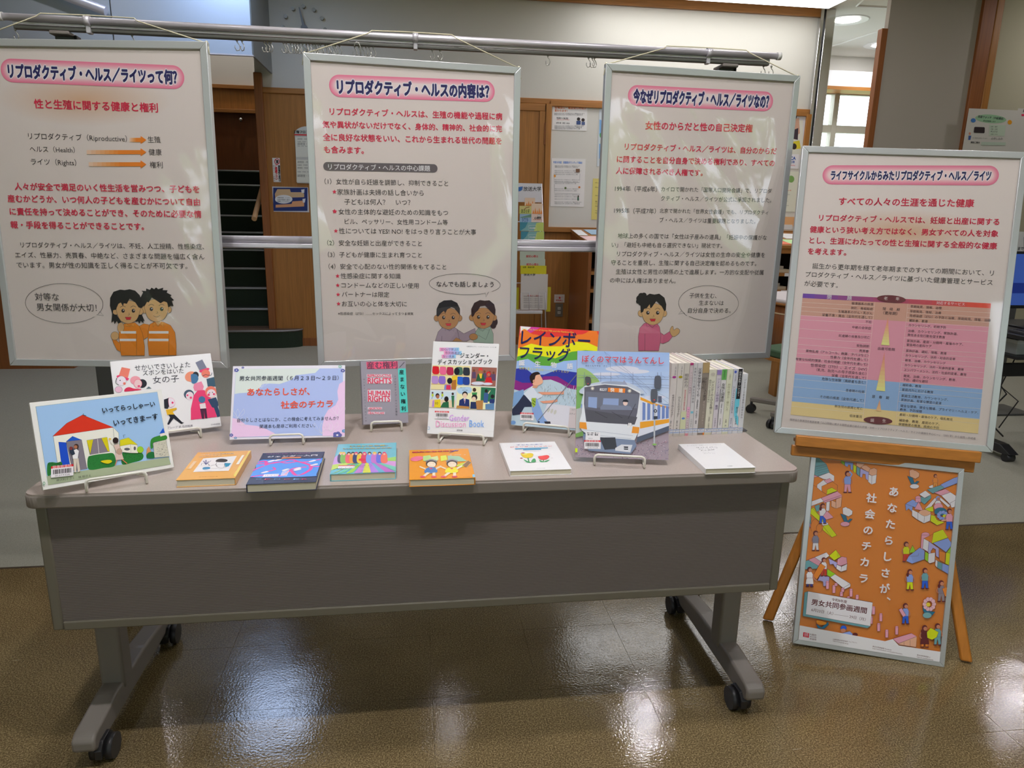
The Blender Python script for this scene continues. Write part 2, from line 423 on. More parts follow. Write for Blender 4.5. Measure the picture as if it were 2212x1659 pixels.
# bulkhead with pale blue-grey panels over the stair opening
BLUEP = M('bulkhead_panel', (168, 178, 190), .45, g=.8, bump=.1, bscale=40)
BLUED = M('bulkhead_side', (128, 134, 136), .6, g=.8)
bh = MB().bx(-1.262, -1.245, 6.385, WV-.001, 2.505, CZ, BLUED).obj('bulkhead', kind='structure')
us = [-6, -5.1, -4.2, -3.3, onv(270, 60, 6.37).x, onv(243, 60, 6.37).x+.9, -1.24]
us = sorted([-6, -5.1, -4.2, -3.35, onv(243, 60, 6.37).x, -1.245])
for a, b in zip(us, us[1:]):
    MB().bx(a+.004, b-.004, 6.365, 6.385, 2.505, CZ, BLUEP, .003, 1).obj('panel', bh)
MB().bx(-6, -1.242, 6.36, 6.39, 2.497, 2.507, ALU).obj('edge_strip', bh)
# slanted rail with a grey infill seen top left against the bulkhead
a = onv(165, 0, 6.3); b = onv(229, 24, 6.3)
d = (b-a).normalized(); a2 = a - d*1.6
MB().tube([a2, b], .035, ALU, 10).obj('trim_4', kind='structure')
# stairs
RZ, TR, SV = .1763, .279, 7.034
CARPG = M('stair_carpet', (34, 46, 34), .95, g=.8, spk=.2, spkscale=300)
NOSE = M('stair_nosing', (150, 150, 155), .35, metal=.6, g=.9)
st = bpy.data.objects.new('staircase', None); COL.objects.link(st); st['kind'] = 'structure'
for k in range(1, 11):
    v0 = SV+TR*(k-1); v1 = v0+TR+.02 if k < 10 else 10.6
    if k == 1:
        pl = [(-2.79, v0)] + [(-1.33+.24*math.sin(math.radians(t)), v0+.128-.128*math.cos(math.radians(t))) for t in range(0, 91, 15)] + [(-1.09, v0+.134), (-1.41, v0+.134), (-1.41, v1), (-2.79, v1)]
        q = MB().prism(pl, 0, RZ-.02, CARPG)
        s1 = q.obj('step', st)
        MB().prism(pl, RZ-.02, RZ, M('stair_top', (90, 72, 58), .6, g=.8)).tube([(p[0], p[1]-.002, RZ-.008) for p in pl[:8]], .009, NOSE, 6).obj('tread', s1)
    else:
        s1 = MB().bx(-2.79, -1.41, v0, v1, 0 if k < 3 else RZ*(k-2), RZ*k-.012, CARPG).obj('step', st)
        MB().bx(-2.79, -1.41, v0-.015, v0+.05, RZ*k-.02, RZ*k, NOSE, .004).obj('nosing', s1)
a = onu(549, 473, -1.47); b = onu(566, 408, -1.47)
b2 = a + (b-a)*2.2
hr = thing('stair_handrail', 'round pale wooden handrail rising beside the dark green stairs', 'handrail', a)
MB().tube([(0, 0, 0), tuple(b2-a)], .024, M('rail_wood', (190, 150, 110), .35, g=.8), 12).obj('rail', hr)
for t in (.25, .8):
    p = (b2-a)*t; MB().cyl(p, p+Vector((.06, 0, -.03)), .008, ALU, 8).obj('bracket', hr)

# ------------------------------------------------------------------ far room beyond the chrome post
FV = 9.05
def rpx(v, x0, y0, x1, y1):
    a, b = onv(x0, y0, v), onv(x1, y1, v); return min(a.x, b.x), max(a.x, b.x), min(a.z, b.z), max(a.z, b.z)
wu0, wu1, wz0, wz1 = onv(1752, 320, FV).x-.9, onv(1903, 260, FV).x, 1.0, onv(1830, 197, FV).z
MB().bx(3.0, wu0, FV, FV+.15, 0, CZ, CREAM).bx(wu1, 9.5, FV, FV+.15, 0, CZ, CREAM).bx(wu0, wu1, FV, FV+.15, 0, wz0, CREAM).bx(wu0, wu1, FV, FV+.15, wz1, CZ, CREAM).obj('wall_far', kind='structure')
zs0, zs1 = onv(1830, 187, FV-.3).z, onv(1830, 153, FV-.3).z
MB().bx(4.2, 9.4, FV-.3, FV, zs0, zs1, M('soffit_white', (235, 236, 238), .7, g=.95)).obj('trim_5', kind='structure')
MB().bx(4.2, 9.4, FV-.31, FV-.02, zs0-.04, zs0, WOODX).obj('trim_6', kind='structure')
WFR = M('window_frame_paint', (176, 172, 158), .5, g=.85)
win = bpy.data.objects.new('window_1', None); COL.objects.link(win); win['kind'] = 'structure'
zc0, zc1 = onv(1830, 288, FV).z, onv(1830, 272, FV).z
um = onv(1803, 240, FV).x
MB().bx(wu0, wu1, FV-.02, FV+.06, zc0, zc1, WFR).obj('transom', win)
for uu in (wu0+.03, um, wu1-.03): MB().bx(uu-.035, uu+.035, FV-.03, FV+.07, wz0, wz1, WFR, .004).obj('mullion', win)
for zz in (wz0, wz1-.05): MB().bx(wu0, wu1, FV-.02, FV+.06, zz, zz+.05, WFR).obj('rail', win)
def _bf(n, l, f, ior):
    g = n.new('ShaderNodeNewGeometry'); q = n.new('ShaderNodeMath'); q.operation = 'MULTIPLY_ADD'
    q.inputs[1].default_value = 1/ior-ior; q.inputs[2].default_value = ior
    l.new(g.outputs['Backfacing'], q.inputs[0]); l.new(q.outputs[0], f.inputs[0])
def glassmat():
    m = bpy.data.materials.new('window_glass'); m.use_nodes = True; n = m.node_tree.nodes; l = m.node_tree.links
    n.clear(); o = n.new('ShaderNodeOutputMaterial'); g = n.new('ShaderNodeBsdfGlossy'); t = n.new('ShaderNodeBsdfTransparent')
    g.inputs['Roughness'].default_value = .02; x = n.new('ShaderNodeMixShader'); f = n.new('ShaderNodeFresnel'); _bf(n, l, f, 1.45)
    l.new(f.outputs[0], x.inputs[0]); l.new(t.outputs[0], x.inputs[1]); l.new(g.outputs[0], x.inputs[2]); l.new(x.outputs[0], o.inputs[0]); return m
GLASS = glassmat()
for (a, b) in ((wu0+.065, um-.035), (um+.035, wu1-.065)):
    for (c, d) in ((wz0+.05, zc0), (zc1, wz1-.05)): MB().bx(a, b, FV+.02, FV+.026, c, d, GLASS).obj('pane', win)
# ceiling battens and hatch in the far room
for (p, q) in (((1778, 105), (1990, 36)), ((1850, 12), (1990, 20)), ((1850, 12), (1875, -10))):
    a, b = onz(*p, CZ-.004), onz(*q, CZ-.004); MB().tube([a, b], .012, M('batten', (240, 240, 236), .5, g=.95), 6).obj('ceiling_batten', bpy.data.objects['ceiling'])
# ------------------------------------------------------------------ grey pier and right wall
PV = 6.0
pu0, pu1 = onv(1926, 0, PV).x, onv(2122, 0, PV).x
pier = MB().bx(pu0, pu1, PV, PV+.05, 0, CZ, GREYW).obj('wall_pier', kind='structure')
zt = onv(1918, 62, PV).z
MB().bx(pu0-.055, pu0, PV-.01, PV+.05, 0, zt, WOODD, .004).obj('trim_7', kind='structure')
ra, rb = onv(2126, 0, PV).x, onv(2153, 0, PV).x
MB().bx(pu1, ra+.105, PV-.03, PV+.1, 0, CZ, WOODD, .004).obj('trim_8', kind='structure')
rc = ra+.105
MB().bx(rc, rc+.065, PV-.035, PV+.1, 0, CZ, WOOD, .006).obj('trim_9', kind='structure')
MB().bx(rc+.065, 9.5, PV, PV+.15, 0, CZ, M('side_paper', (176, 170, 146), .92, g=.9, bump=.3, bscale=300)).obj('wall_side_right', kind='structure')

# ------------------------------------------------------------------ window wall behind the viewer, garden outside
BV = -4.0
segs = [(-4.4, -3.0), (-1.4, .1), (2.45, 3.75), (4.8, 6.2)]
wf = MB(); prev = -6
for a, b in segs: wf.bx(prev, a, BV-.2, BV, 0, CZ, CREAM); wf.bx(a, b, BV-.2, BV, 0, .7, CREAM); wf.bx(a, b, BV-.2, BV, 2.6, CZ, CREAM); prev = b
wf.bx(prev, 9.5, BV-.2, BV, 0, CZ, CREAM); wf.obj('wall_front', kind='structure')
for k, (a, b) in enumerate(segs, 2):
    w = MB().bx(a, a+.05, BV-.12, BV-.05, .7, 2.6, WFR).bx(b-.05, b, BV-.12, BV-.05, .7, 2.6, WFR).bx(a, b, BV-.12, BV-.05, .7, .75, WFR).bx(a, b, BV-.12, BV-.05, 2.55, 2.6, WFR).bx((a+b)/2-.025, (a+b)/2+.025, BV-.12, BV-.05, .75, 2.55, WFR).obj('window_%d' % k, kind='structure')
    for c, d in ((a+.05, (a+b)/2-.025), ((a+b)/2+.025, b-.05)): MB().bx(c, d, BV-.09, BV-.084, .75, 2.55, GLASS).obj('pane', w)
MB().bx(-40, 45, -60, BV-.2, -.12, -.06, M('lawn', (96, 122, 60), .95, g=.8)).bx(-40, 45, 12.5, 60, -.12, -.06, M('lawn', (96, 122, 60), .95)).obj('ground', kind='structure')
LEAF = M('leaf', (120, 160, 60), .6, g=.7); LEAF2 = M('leaf_dark', (70, 105, 40), .6, g=.7)
for k, (x, y, h, r) in enumerate(((-9, -13, 3.2, 2.3), (-4, -11.5, 2.6, 1.9), (.5, -13, 3.4, 2.2), (5, -11.5, 2.4, 1.8), (10, -13, 3.2, 2.4))):
    t = thing('garden_tree', 'leafy tree outside the windows behind the viewer', 'tree', (x, y, -.06), 0, 'trees in the garden behind')
    MB().cyl((0, 0, 0), (0, 0, h*.7), .14, WOODD, 8, .08).obj('trunk', t)
    me = MB(); rr = random.Random(k)
    for q in range(420):
        th = rr.uniform(0, 6.28); ph = math.acos(rr.uniform(-1, 1)); R_ = r*rr.uniform(.55, 1.05)
        c = Vector((R_*math.sin(ph)*math.cos(th), R_*math.sin(ph)*math.sin(th), h*.85+R_*.75*math.cos(ph)))
        e1 = Vector((rr.uniform(-1, 1), rr.uniform(-1, 1), rr.uniform(-1, 1))).normalized()*.26; e2 = e1.orthogonal().normalized()*.2
        me.quad(c-e1, c-e2, c+e1, c+e2, LEAF if q % 3 else LEAF2)
    me.obj('foliage', t, kind='stuff')

# ------------------------------------------------------------------ ceiling lights
LAMP = M('lamp_glow', (255, 240, 232), .5, g=1., emit=DOWN_E)
LAMPN = M('lamp_glow_near', (255, 240, 232), .5, g=1., emit=NEAR_E)
TUBE = M('tube_glow', (250, 250, 255), .5, g=1., emit=6.5)
RIM = M('lamp_rim', (235, 235, 232), .35, g=.95)
def downlight(u, v, lab, grp='round downlights in the near ceiling', r=.05, proto=[None]):
    if proto[0] is None:
        t = thing('ceiling_light', lab, 'ceiling light', (u, v, CZ), 0, grp)
        m = MB(); n = 24
        for k in range(n):
            a0, a1 = 2*math.pi*k/n, 2*math.pi*(k+1)/n
            P_ = lambda a, r_, z: (r_*math.cos(a), r_*math.sin(a), z)
            m.quad(P_(a0, r, -.002), P_(a1, r, -.002), P_(a1, r+.035, -.008), P_(a0, r+.035, -.008), RIM)
            m.quad(P_(a0, r+.035, -.008), P_(a1, r+.035, -.008), P_(a1, r+.04, -.001), P_(a0, r+.04, -.001), RIM)
        m.obj('rim', t)
        MB().prism(ellpts(0, 0, r, r, 0, 24), -.0045, -.0015, LAMP).obj('lamp', t)
        proto[0] = t; return t
    return dup(proto[0], (u, v, CZ), 0, lab, grp)
LPOW = {(-.48, 1.5): 530, (.5, 1.5): 530, (-.48, .6): 920, (.5, .6): 920, (2.3, 1.5): 400, (-2.4, 1.5): 150, (2.3, .6): 330, (3.5, 4.5): 400, (2.08, 5.52): 430,
        (2.3, -1.0): 50, (-2.3, -1.0): 50, (0, -1.0): 50, (-2.1, 9.75): 900, (.27, 5.67): 70, (-2.34, 5.7): 150, (-2.3, 3.6): 120, (.3, 3.6): 140, (2.6, 3.6): 180, (5.85, 5.4): 400}
lmesh = {}
def set_lamp(t, e):
    q = [c for c in t.children if c.name.startswith('lamp')][0]
    if e not in lmesh: lmesh[e] = q.data.copy(); lmesh[e].materials[0] = M('lamp_glow_%d' % e, (248, 242, 255), .5, g=1., emit=e)
    q.data = lmesh[e]
for (u, v, lab) in ((3.5, 4.5, 'lamp in front of the grey pier'), (-.48, 1.5, 'left lamp over the table'), (.50, 1.5, 'right lamp over the table'), (-.48, .6, 'left lamp in front of the table'), (.5, .6, 'right lamp in front of the table'), (2.3, 1.5, 'lamp above the easel'), (-2.4, 1.5, 'lamp left of the table'),  # the lamp at the pier is added to brighten it
        (2.3, -1.0, 'right lamp behind the viewer'), (-2.3, -1.0, 'left lamp behind the viewer'), (0, -1.0, 'middle lamp behind the viewer'), (-2.3, 3.6, 'left lamp over the carpet'), (.3, 3.6, 'middle lamp over the carpet'), (2.6, 3.6, 'right lamp over the carpet'),
        (-2.34, 5.7, 'lamp before the bulkhead'), (.27, 5.67, 'lamp before the wall clock'), (2.08, 5.52, 'lamp before the notice board'), (5.85, 5.4, 'lamp right of the grey pier'), (-2.1, 9.75, 'lamp over the stairs'), (2.3, .6, 'lamp right of the viewer')):  # the last lamp is added to brighten the floor at the right
    t = downlight(u, v, 'round white downlight outside the picture, '+lab, 'round downlights outside the picture')
    set_lamp(t, LPOW.get((u, v), DOWN_E))
    if v == 9.75: t.location.z = 5.5  # added stair lamp, in place of daylight from the upper floor
for p_, lab in (((1830, 43), 'round glowing downlight in the far ceiling right of the chrome post'), ((1908, 97), 'round glowing downlight beside the grey pier, half hidden')):
    a = onz(*p_, CZ); t = downlight(a.x, a.y, lab, 'far downlights'); set_lamp(t, 70); t.scale = (2.4, 2.4, 1)
t = thing('ceiling_light_panel', 'long bright ceiling light fitting by the cream wall at the top edge', 'ceiling light', (2.75, 6.8, CZ))
MB().bx(-1.15, 1.2, -.38, .14, -.05, -.001, RIM, .01).obj('housing', t)
MB().bx(-1.12, 1.17, -.35, .12, -.058, -.0505, TUBE).obj('diffuser', t)
t = thing('ceiling_light_panel', 'square cool white ceiling panel in front of the bulkhead, out of the picture', 'ceiling light', (-1.35, 6.0, CZ))  # unseen panel added for the bluish floor glint, instead of window daylight
MB().bx(-.33, .33, -.33, .33, -.03, -.001, RIM, .01).obj('housing', t)
MB().bx(-.3, .3, -.3, .3, -.036, -.0305, M('added_daylight_glow', (186, 208, 255), .5, g=1., emit=14.)).obj('diffuser', t)
# ------------------------------------------------------------------ folding table
TZ = .7227
TX, TY = .0526, 1.5572
TOPM = M('table_top', (162, 151, 143), .26, g=.78, spec=.5, spk=.05, spkscale=500)
EDGE = M('table_edge', (124, 116, 108), .45, g=.78)
def panel_mat():
    m = M('modesty_panel', (104, 97, 92), .6, g=.78, spec=.25); n = m.node_tree.nodes; l = m.node_tree.links; b = n['Principled BSDF']
    tc = n.new('ShaderNodeTexCoord'); w = n.new('ShaderNodeTexWave'); w.bands_direction = 'Z'; w.inputs['Scale'].default_value = 75
    l.new(tc.outputs['Object'], w.inputs['Vector']); bu = n.new('ShaderNodeBump'); bu.inputs['Strength'].default_value = .3; bu.inputs['Distance'].default_value = .001
    l.new(w.outputs[0], bu.inputs['Height']); l.new(bu.outputs[0], b.inputs['Normal']); return m
tb = thing('folding_table', 'long grey-beige folding table on casters with a grey front panel', 'table', (TX, TY, 0))
m = MB(); m.box((0, .2955, TZ-.0165), (1.8, .591, .033), TOPM, 0)
# rounded plan corners and edge
m = MB(); R_ = .03; pl = []
for cx, cy, a0 in ((.9-R_, R_, -90), (.9-R_, .591-R_, 0), (-.9+R_, .591-R_, 90), (-.9+R_, R_, 180)):
    pl += [(cx+R_*math.cos(math.radians(a0+t)), cy+R_*math.sin(math.radians(a0+t))) for t in range(0, 91, 15)]
MB().prism([(p[0]*.9975, .2955+(p[1]-.2955)*.993) for p in pl], TZ-.004, TZ, TOPM).obj('table_top', tb)
MB().prism(pl, TZ-.033, TZ-.0035, EDGE, bev=.004).obj('edge_band', tb)
mp = MB().bx(-.876, .876, .033, .046, .378, TZ-.034, panel_mat(), .003).obj('modesty_panel', tb)
for x in (-1, 1): MB().bx(x*.876-.012, x*.876+.012, .030, .050, .376, TZ-.034, M('panel_trim', (104, 99, 86), .5, g=.78), .004).obj('panel_edge', mp)
MB().bx(-.864, .864, .028, .036, .376, .398, M('panel_trim', (104, 99, 86)), .003).obj('panel_edge', mp)
CA = .852
for sx in (-1, 1):
    MB().bx(sx*CA-.03, sx*CA+.03, .20, .26, .09, TZ-.05, GREYM, .008).obj('leg', tb)
    f = MB().prism([(.012, .058), (.03, .048), (.56, .048), (.585, .058), (.585, .072), (.56, .092), (.36, .112), (.16, .112), (.03, .098), (.012, .086)], sx*CA-.027, sx*CA+.027, GREYM, 'X', .007).obj('foot_bar', tb)
    MB().bx(sx*CA-.02, sx*CA+.02, .06, .53, TZ-.06, TZ-.034, GREYM, .003).obj('top_bracket', tb)
    for sy in (.06, .545):
        cs = MB(); xi = sx*(CA-.026)
        cs.cyl((sx*(CA-.01), sy, .05), (sx*(CA-.01), sy, .068), .014, BLACKP, 12)
        cs.prism([(sy-.036, .022), (sy-.038, .048), (sy-.02, .066), (sy+.02, .066), (sy+.034, .05), (sy+.030, .03), (sy+.0, .05), (sy-.02, .04)], xi-.009, xi+.009, BLACKP, 'X', .002)
        for s2 in (-1, 1): cs.cyl((xi+s2*.009, sy+.004, .031), (xi+s2*.026, sy+.004, .031), .031, BLACKP, 22)
        cs.obj('caster', tb)
MB().bx(-CA, CA, .21, .25, .60, .64, GREYM, .006).obj('cross_bar', tb)

# ------------------------------------------------------------------ hanging rack behind the table
RV = 2.30
k_ = RV/2.2
rl, rr_ = onv(6, 33, RV), onv(1678, 126, RV)
rk = thing('display_rack', 'silver aluminium display rack with two rails on dark posts behind the table', 'display rack', ((rl.x+rr_.x)/2, RV, 0))
ox = (rl.x+rr_.x)/2; hw = (rr_.x-rl.x)/2; rz = 1.828
top = MB().cyl((-hw, 0, rz), (hw, 0, rz), .0095, ALU, 20).obj('top_tube', rk)
for s_ in (-1, 1): MB().cyl((s_*hw, 0, rz), (s_*(hw+.012), 0, rz), .0115, M('end_cap', (205, 205, 200), .5, g=.85), 20).obj('end_cap', top)
MB().bx(-hw+.02, hw-.02, .002, .014, rz-.018, rz-.008, ALU, .003).bx(-hw+.02, hw-.02, .004, .022, rz-.028, rz-.017, M('track_grey', (120, 118, 114), .35, metal=.6, g=.85), .003).obj('hook_track', rk)
for px in (190, 897, 1536):
    x = onv(px, 60, RV).x-ox
    MB().cyl((x-.008, 0, rz), (x+.008, 0, rz), .0135, ALU, 20).bx(x-.006, x+.006, -.002, .02, rz-.032, rz-.008, ALU, .002).obj('clamp', rk)
mz = 1.236
MB().cyl((-hw+.1, .035, mz), (hw-.1, .035, mz), .0115, ALU, 20).obj('middle_tube', rk)
MB().bx(-hw+.1, hw-.1, .02, .05, mz-.026, mz-.01, ALU, .004).obj('middle_track', rk)
for px, py in ((140, 68), (1568, 138)):
    x = onv(px, py, RV+.04).x-ox
    MB().bx(x-.025, x+.025, .03, .075, .05, rz-.028, STEELD, .004).obj('post', rk)
    MB().bx(x-.026, x+.026, .0, .078, rz-.038, rz-.028, GREYM, .003).bx(x+.026, x+.034, .03, .06, rz-.066, rz-.032, BLACKP, .003).obj('post_cap', rk)
    MB().bx(x-.028, x+.028, -.10, .36, .03, .06, STEELD, .006).obj('foot', rk)
    [MB().cyl((x-.015, q_, .018), (x+.015, q_, .018), .018, BLACKP, 14).obj('caster', rk) for q_ in (-.07, .33)]
# hooks in the track
HK = M('hook_wire', (170, 168, 160), .3, metal=.7, g=.85)
hp = None
hooks = [31, 284, 511, 522, 570, 577, 584, 612, 618, 627, 634, 640, 646, 653, 661, 668, 675, 681, 687, 692, 702, 708, 719, 724, 733, 766, 775, 782, 790, 797, 806, 934, 951, 1184, 1272, 1285, 1272+8, 1650, 1667]
hooks = sorted(set(hooks))
for i, px in enumerate(hooks):
    y_ = 38+px*(126-33)/1672.
    x = onv(px, y_+20, RV+.01).x
    big = i % 5 in (0, 3)
    lab = ('small wire hook at the left end of the rail' if px < 40 else 'small wire hook on the rail above the left hanging poster' if px < 300 else
           'one of the small wire hooks bunched on the rail between the two left posters' if px < 700 else
           'one of the small wire hooks on the rail above the middle poster' if px < 1000 else
           'lone small wire hook between the middle and right posters' if px < 1200 else
           'one of the small wire hooks on the rail left of the right hanging poster' if px < 1400 else 'small wire hook at the right end of the rail')
    grp = lab if 'one of' in lab else None
    if px in (1650, 1667): lab += (', the outer one' if px == 1667 else ', the inner one')
    if px in (511, 522): lab, grp = 'one of two wire hooks hanging together left of the bunched hooks', 'pair of hooks left of the bunch'
    t = thing('rail_hook', lab, 'hook', (x, RV+.014, rz-.028), random.uniform(-.6, .6), grp)
    if hp is None:
        q = MB().tube([(0, 0, .004), (0, 0, -.006), (.005, 0, -.011), (.0075, 0, -.019), (.004, 0, -.027), (-.002, 0, -.028), (-.006, 0, -.021), (-.006, 0, -.015)], .0014, HK, 5)
        q.cyl((0, 0, .002), (0, 0, -.003), .003, HK, 8); hp = q.obj('wire', t)
    else:
        o = hp.copy(); COL.objects.link(o); o.parent = t
# loose bent wire hook on top of the middle poster
a = onv(779, 112, RV-.03); t = thing('wire_hook', 'bent silver wire hook sticking up behind the middle hanging poster', 'hook', a)
MB().tube([(0, 0, -.02), (0, 0, .012), (-.004, 0, .022), (-.010, 0, .026), (-.016, 0, .022), (-.018, 0, .012)], .0013, HK, 6).obj('wire', t)

# ------------------------------------------------------------------ framed posters
def film_mat(seed):
    m = bpy.data.materials.new('clear_film'); m.use_nodes = True; n = m.node_tree.nodes; l = m.node_tree.links; n.clear()
    o = n.new('ShaderNodeOutputMaterial'); g = n.new('ShaderNodeBsdfGlossy'); t = n.new('ShaderNodeBsdfTransparent'); g.inputs['Roughness'].default_value = .045
    x = n.new('ShaderNodeMixShader'); f = n.new('ShaderNodeFresnel'); _bf(n, l, f, 1.75)
    l.new(f.outputs[0], x.inputs[0]); l.new(t.outputs[0], x.inputs[1]); l.new(g.outputs[0], x.inputs[2]); l.new(x.outputs[0], o.inputs[0])
    return m
FILM = film_mat(0)
def film(name, root, w, h, y, seed, amp, zo=0.):
    """clear plastic cover sheet, gently rippled"""
    rr = random.Random(seed); wv = [(rr.uniform(1, 4.6), rr.uniform(.8, 4), rr.uniform(0, 6.28), rr.uniform(.4, 1)) for _ in range(6)]
    nx, ny = 70, 100; vs = []; fs = []
    for j in range(ny+1):
        for i in range(nx+1):
            a = i/nx; b = j/ny
            e = min(1, 8*min(a, 1-a))*min(1, 8*min(b, 1-b))
            z = sum(q[3]*math.sin(q[0]*a*3+q[1]*b*3.3+q[2]) for q in wv)*amp/3*e
            vs.append(((a-.5)*w, y-.003-abs(z), b*h+zo))
    for j in range(ny):
        for i in range(nx):
            k = j*(nx+1)+i; fs.append((k, k+1, k+nx+2, k+nx+1))
    me = bpy.data.meshes.new(name); me.from_pydata(vs, [], fs); me.materials.append(FILM)
    for p in me.polygons: p.use_smooth = True
    o = bpy.data.objects.new(name, me); COL.objects.link(o); o.parent = root; return o
def framed(name, label, P, yaw, tilt, roll, w, h, paper, bw=.02, dep=.014, seed=1, amp=.004, cat='poster'):
    r = thing(name, label, cat, P, rot=RYT(yaw, tilt, roll))
    MB().bx(-w/2+bw*.6, w/2-bw*.6, .001, dep-.004, bw*.6, h-bw*.6, BLACKP).obj('backing_board', r)
    MB().bx(-w/2+bw*.7, w/2-bw*.7, -.0004, .001, bw*.7, h-bw*.7, paper).obj('paper_sheet', r)
    def bar(poly):
        m_ = MB(); lo = poly; m_.prism(lo, -.006, dep, ALUF, 'Y', .0015); m_.obj('frame_bar', r)
    W2, b = w/2, bw
    bar([(-W2, h), (W2, h), (W2-b, h-b), (-W2+b, h-b)]); bar([(-W2, 0), (-W2+b, b), (W2-b, b), (W2, 0)])
    bar([(-W2, 0), (-W2, h), (-W2+b, h-b), (-W2+b, b)]); bar([(W2, 0), (W2-b, b), (W2-b, h-b), (W2, h)])
    if amp: film('cover_film', r, w-2*bw, h-2*bw, -.001, seed, amp, bw)
    return r
def poster_paper(key, glow):
    """warm white printed sheet with a soft orange halo printed behind the subtitle"""
    m = M(key, (216, 206, 199), .75, g=.86); n = m.node_tree.nodes; l = m.node_tree.links; b = n['Principled BSDF']
    if not glow: return m
    tc = n.new('ShaderNodeTexCoord'); mp = n.new('ShaderNodeMapping'); mp.vector_type = 'POINT'
    cx, cz, rx, rz_ = glow
    mp.inputs['Location'].default_value = (-cx/rx, 0, -cz/rz_); mp.inputs['Scale'].default_value = (1/rx, 0, 1/rz_)
    g = n.new('ShaderNodeTexGradient'); g.gradient_type = 'SPHERICAL'; l.new(tc.outputs['Object'], mp.inputs[0]); l.new(mp.outputs[0], g.inputs[0])
    mx = n.new('ShaderNodeMix'); mx.data_type = 'RGBA'; mx.inputs[6].default_value = b.inputs['Base Color'].default_value
    mx.inputs[7].default_value = alb((205, 168, 135), .86)+(1,); l.new(g.outputs[0], mx.inputs[0]); l.new(mx.outputs[2], b.inputs['Base Color'])
    return m
STR = M('cotton_string', (206, 200, 170), .9, g=.85)
RED = (200, 40, 72); BLK = (48, 44, 48); NAVY = (38, 38, 92); SKIN = (196, 158, 108); SKIN2 = (168, 122, 76); PINK = (214, 108, 136)
def capsule(A, p0, p1, r, cols):
    a = Vector(A.loc(p0)); b = Vector(A.loc(p1)); rr = (Vector(A.loc((p0[0], p0[1]-r)))-a).length
    d = (b-a).normalized(); ang = math.atan2(d.y, d.x); n = len(cols)
    for k, c in enumerate(cols):
        q = rr*(1-k*.62/n) if n > 1 else rr
        a2 = a + d*(rr-q)*0; pts = [(a2.x+q*math.cos(ang+math.radians(t)), a2.y+q*math.sin(ang+math.radians(t))) for t in range(90, 271, 12)]
        pts += [(b.x+q*math.cos(ang+math.radians(t)), b.y+q*math.sin(ang+math.radians(t))) for t in range(-90, 91, 12)]
        A.raw(pts, [tuple(range(len(pts)))], c)
def mixc(a, b, t): return tuple(a[i]+(b[i]-a[i])*t for i in range(3))
PKS = [mixc((212, 112, 140), (226, 196, 194), (k/7.)**1.1) for k in range(8)]
HAL = (232, 222, 220)
SC = 1.03
def sc3(x, y, z): return (x*SC, y*SC, CAMH+(z-CAMH)*SC)
ART_Y = -.0005
def face(A, cx, cy, s, skin=SKIN, eyes=True, mouth='open', nose=1):
    """simple cartoon face in frame pixels, s = half width"""
    A.ell(cx-s*1.08, cy+.05*s, .28*s, .3*s, skin, ol=BLK, w=2.4); A.ell(cx+s*1.02, cy+.05*s, .28*s, .3*s, skin, ol=BLK, w=2.4)
    A.poly([(cx-s, cy-.5*s), (cx-s*.97, cy+.2*s), (cx-s*.7, cy+.8*s), (cx-.2*s, cy+1.08*s), (cx+.2*s, cy+1.08*s), (cx+.7*s, cy+.8*s), (cx+s*.97, cy+.2*s), (cx+s, cy-.5*s), (cx, cy-.9*s)], skin, True, BLK, 2.4)
    for q in (-.45, .45):
        A.ell(cx+q*s, cy, .15*s, .17*s, (40, 34, 34)); A.ell(cx+q*s+.04*s, cy-.05*s, .05*s, .05*s, (235, 230, 230))
        A.line([(cx+q*s-.25*s, cy-.3*s), (cx+q*s, cy-.42*s), (cx+q*s+.22*s, cy-.32*s)], 3.6, BLK, True)
    A.line([(cx+.05*s, cy+.18*s), (cx+.12*s*nose, cy+.33*s), (cx-.02*s, cy+.38*s)], 3, BLK)
    if mouth == 'open': A.poly([(cx-.28*s, cy+.55*s), (cx+.28*s, cy+.55*s), (cx+.18*s, cy+.78*s), (cx-.15*s, cy+.78*s)], (196, 40, 56), False, BLK, 2)
    else: A.line([(cx-.28*s, cy+.58*s), (cx, cy+.68*s), (cx+.3*s, cy+.56*s)], 3.2, BLK, True)

# ============ poster 1 (left)
p1 = framed('framed_poster', 'left hanging framed poster with a speech bubble and two cartoon figures in orange', sc3(-.8354, 2.1198, .8838), -.1327, -.0436, -.0058, .62*SC, .868*SC,
            poster_paper('paper_1', (-.03*SC, .72*SC, .24, .07)), bw=.0195, seed=11, amp=.0045)
A = art_on(p1, .60, .85, ART_Y).frame(0, 100, 4.424)
capsule(A, (115, 232), (1655, 295), 113, PKS)
A.text('リプロダクティブ・ヘルス／ライツって何？', (80, 238), (1690, 300), NAVY, 1.62, .05, HAL)
A.text('性と生殖に関する健康と権利', (328, 550), (1508, 590), RED, 1.0, .02)
for t, a, b in (('リプロダクティブ（Riproductive）', (270, 858), (1215, 885)), ('ヘルス（Health）', (285, 982), (715, 992)), ('ライツ（Rights）', (297, 1103), (730, 1113)),
                ('生殖', (1412, 892), (1535, 894)), ('健康', (1422, 1012), (1545, 1014)), ('権利', (1432, 1133), (1555, 1135))): A.text(t, a, b, BLK)
for y, x0 in ((895, 1240), (1012, 830), (1128, 850)):
    for k in range(12):
        xa = x0+(1345-x0)*k/12; xb = x0+(1345-x0)*(k+1)/12+1
        A.poly([(xa, y-20), (xb, y-20), (xb, y+20), (xa, y+20)], mixc((214, 190, 172), (214, 122, 40), min(1, (k+1)/8)))
    A.poly([(1345, y-38), (1400, y), (1345, y+38)], (214, 116, 30))
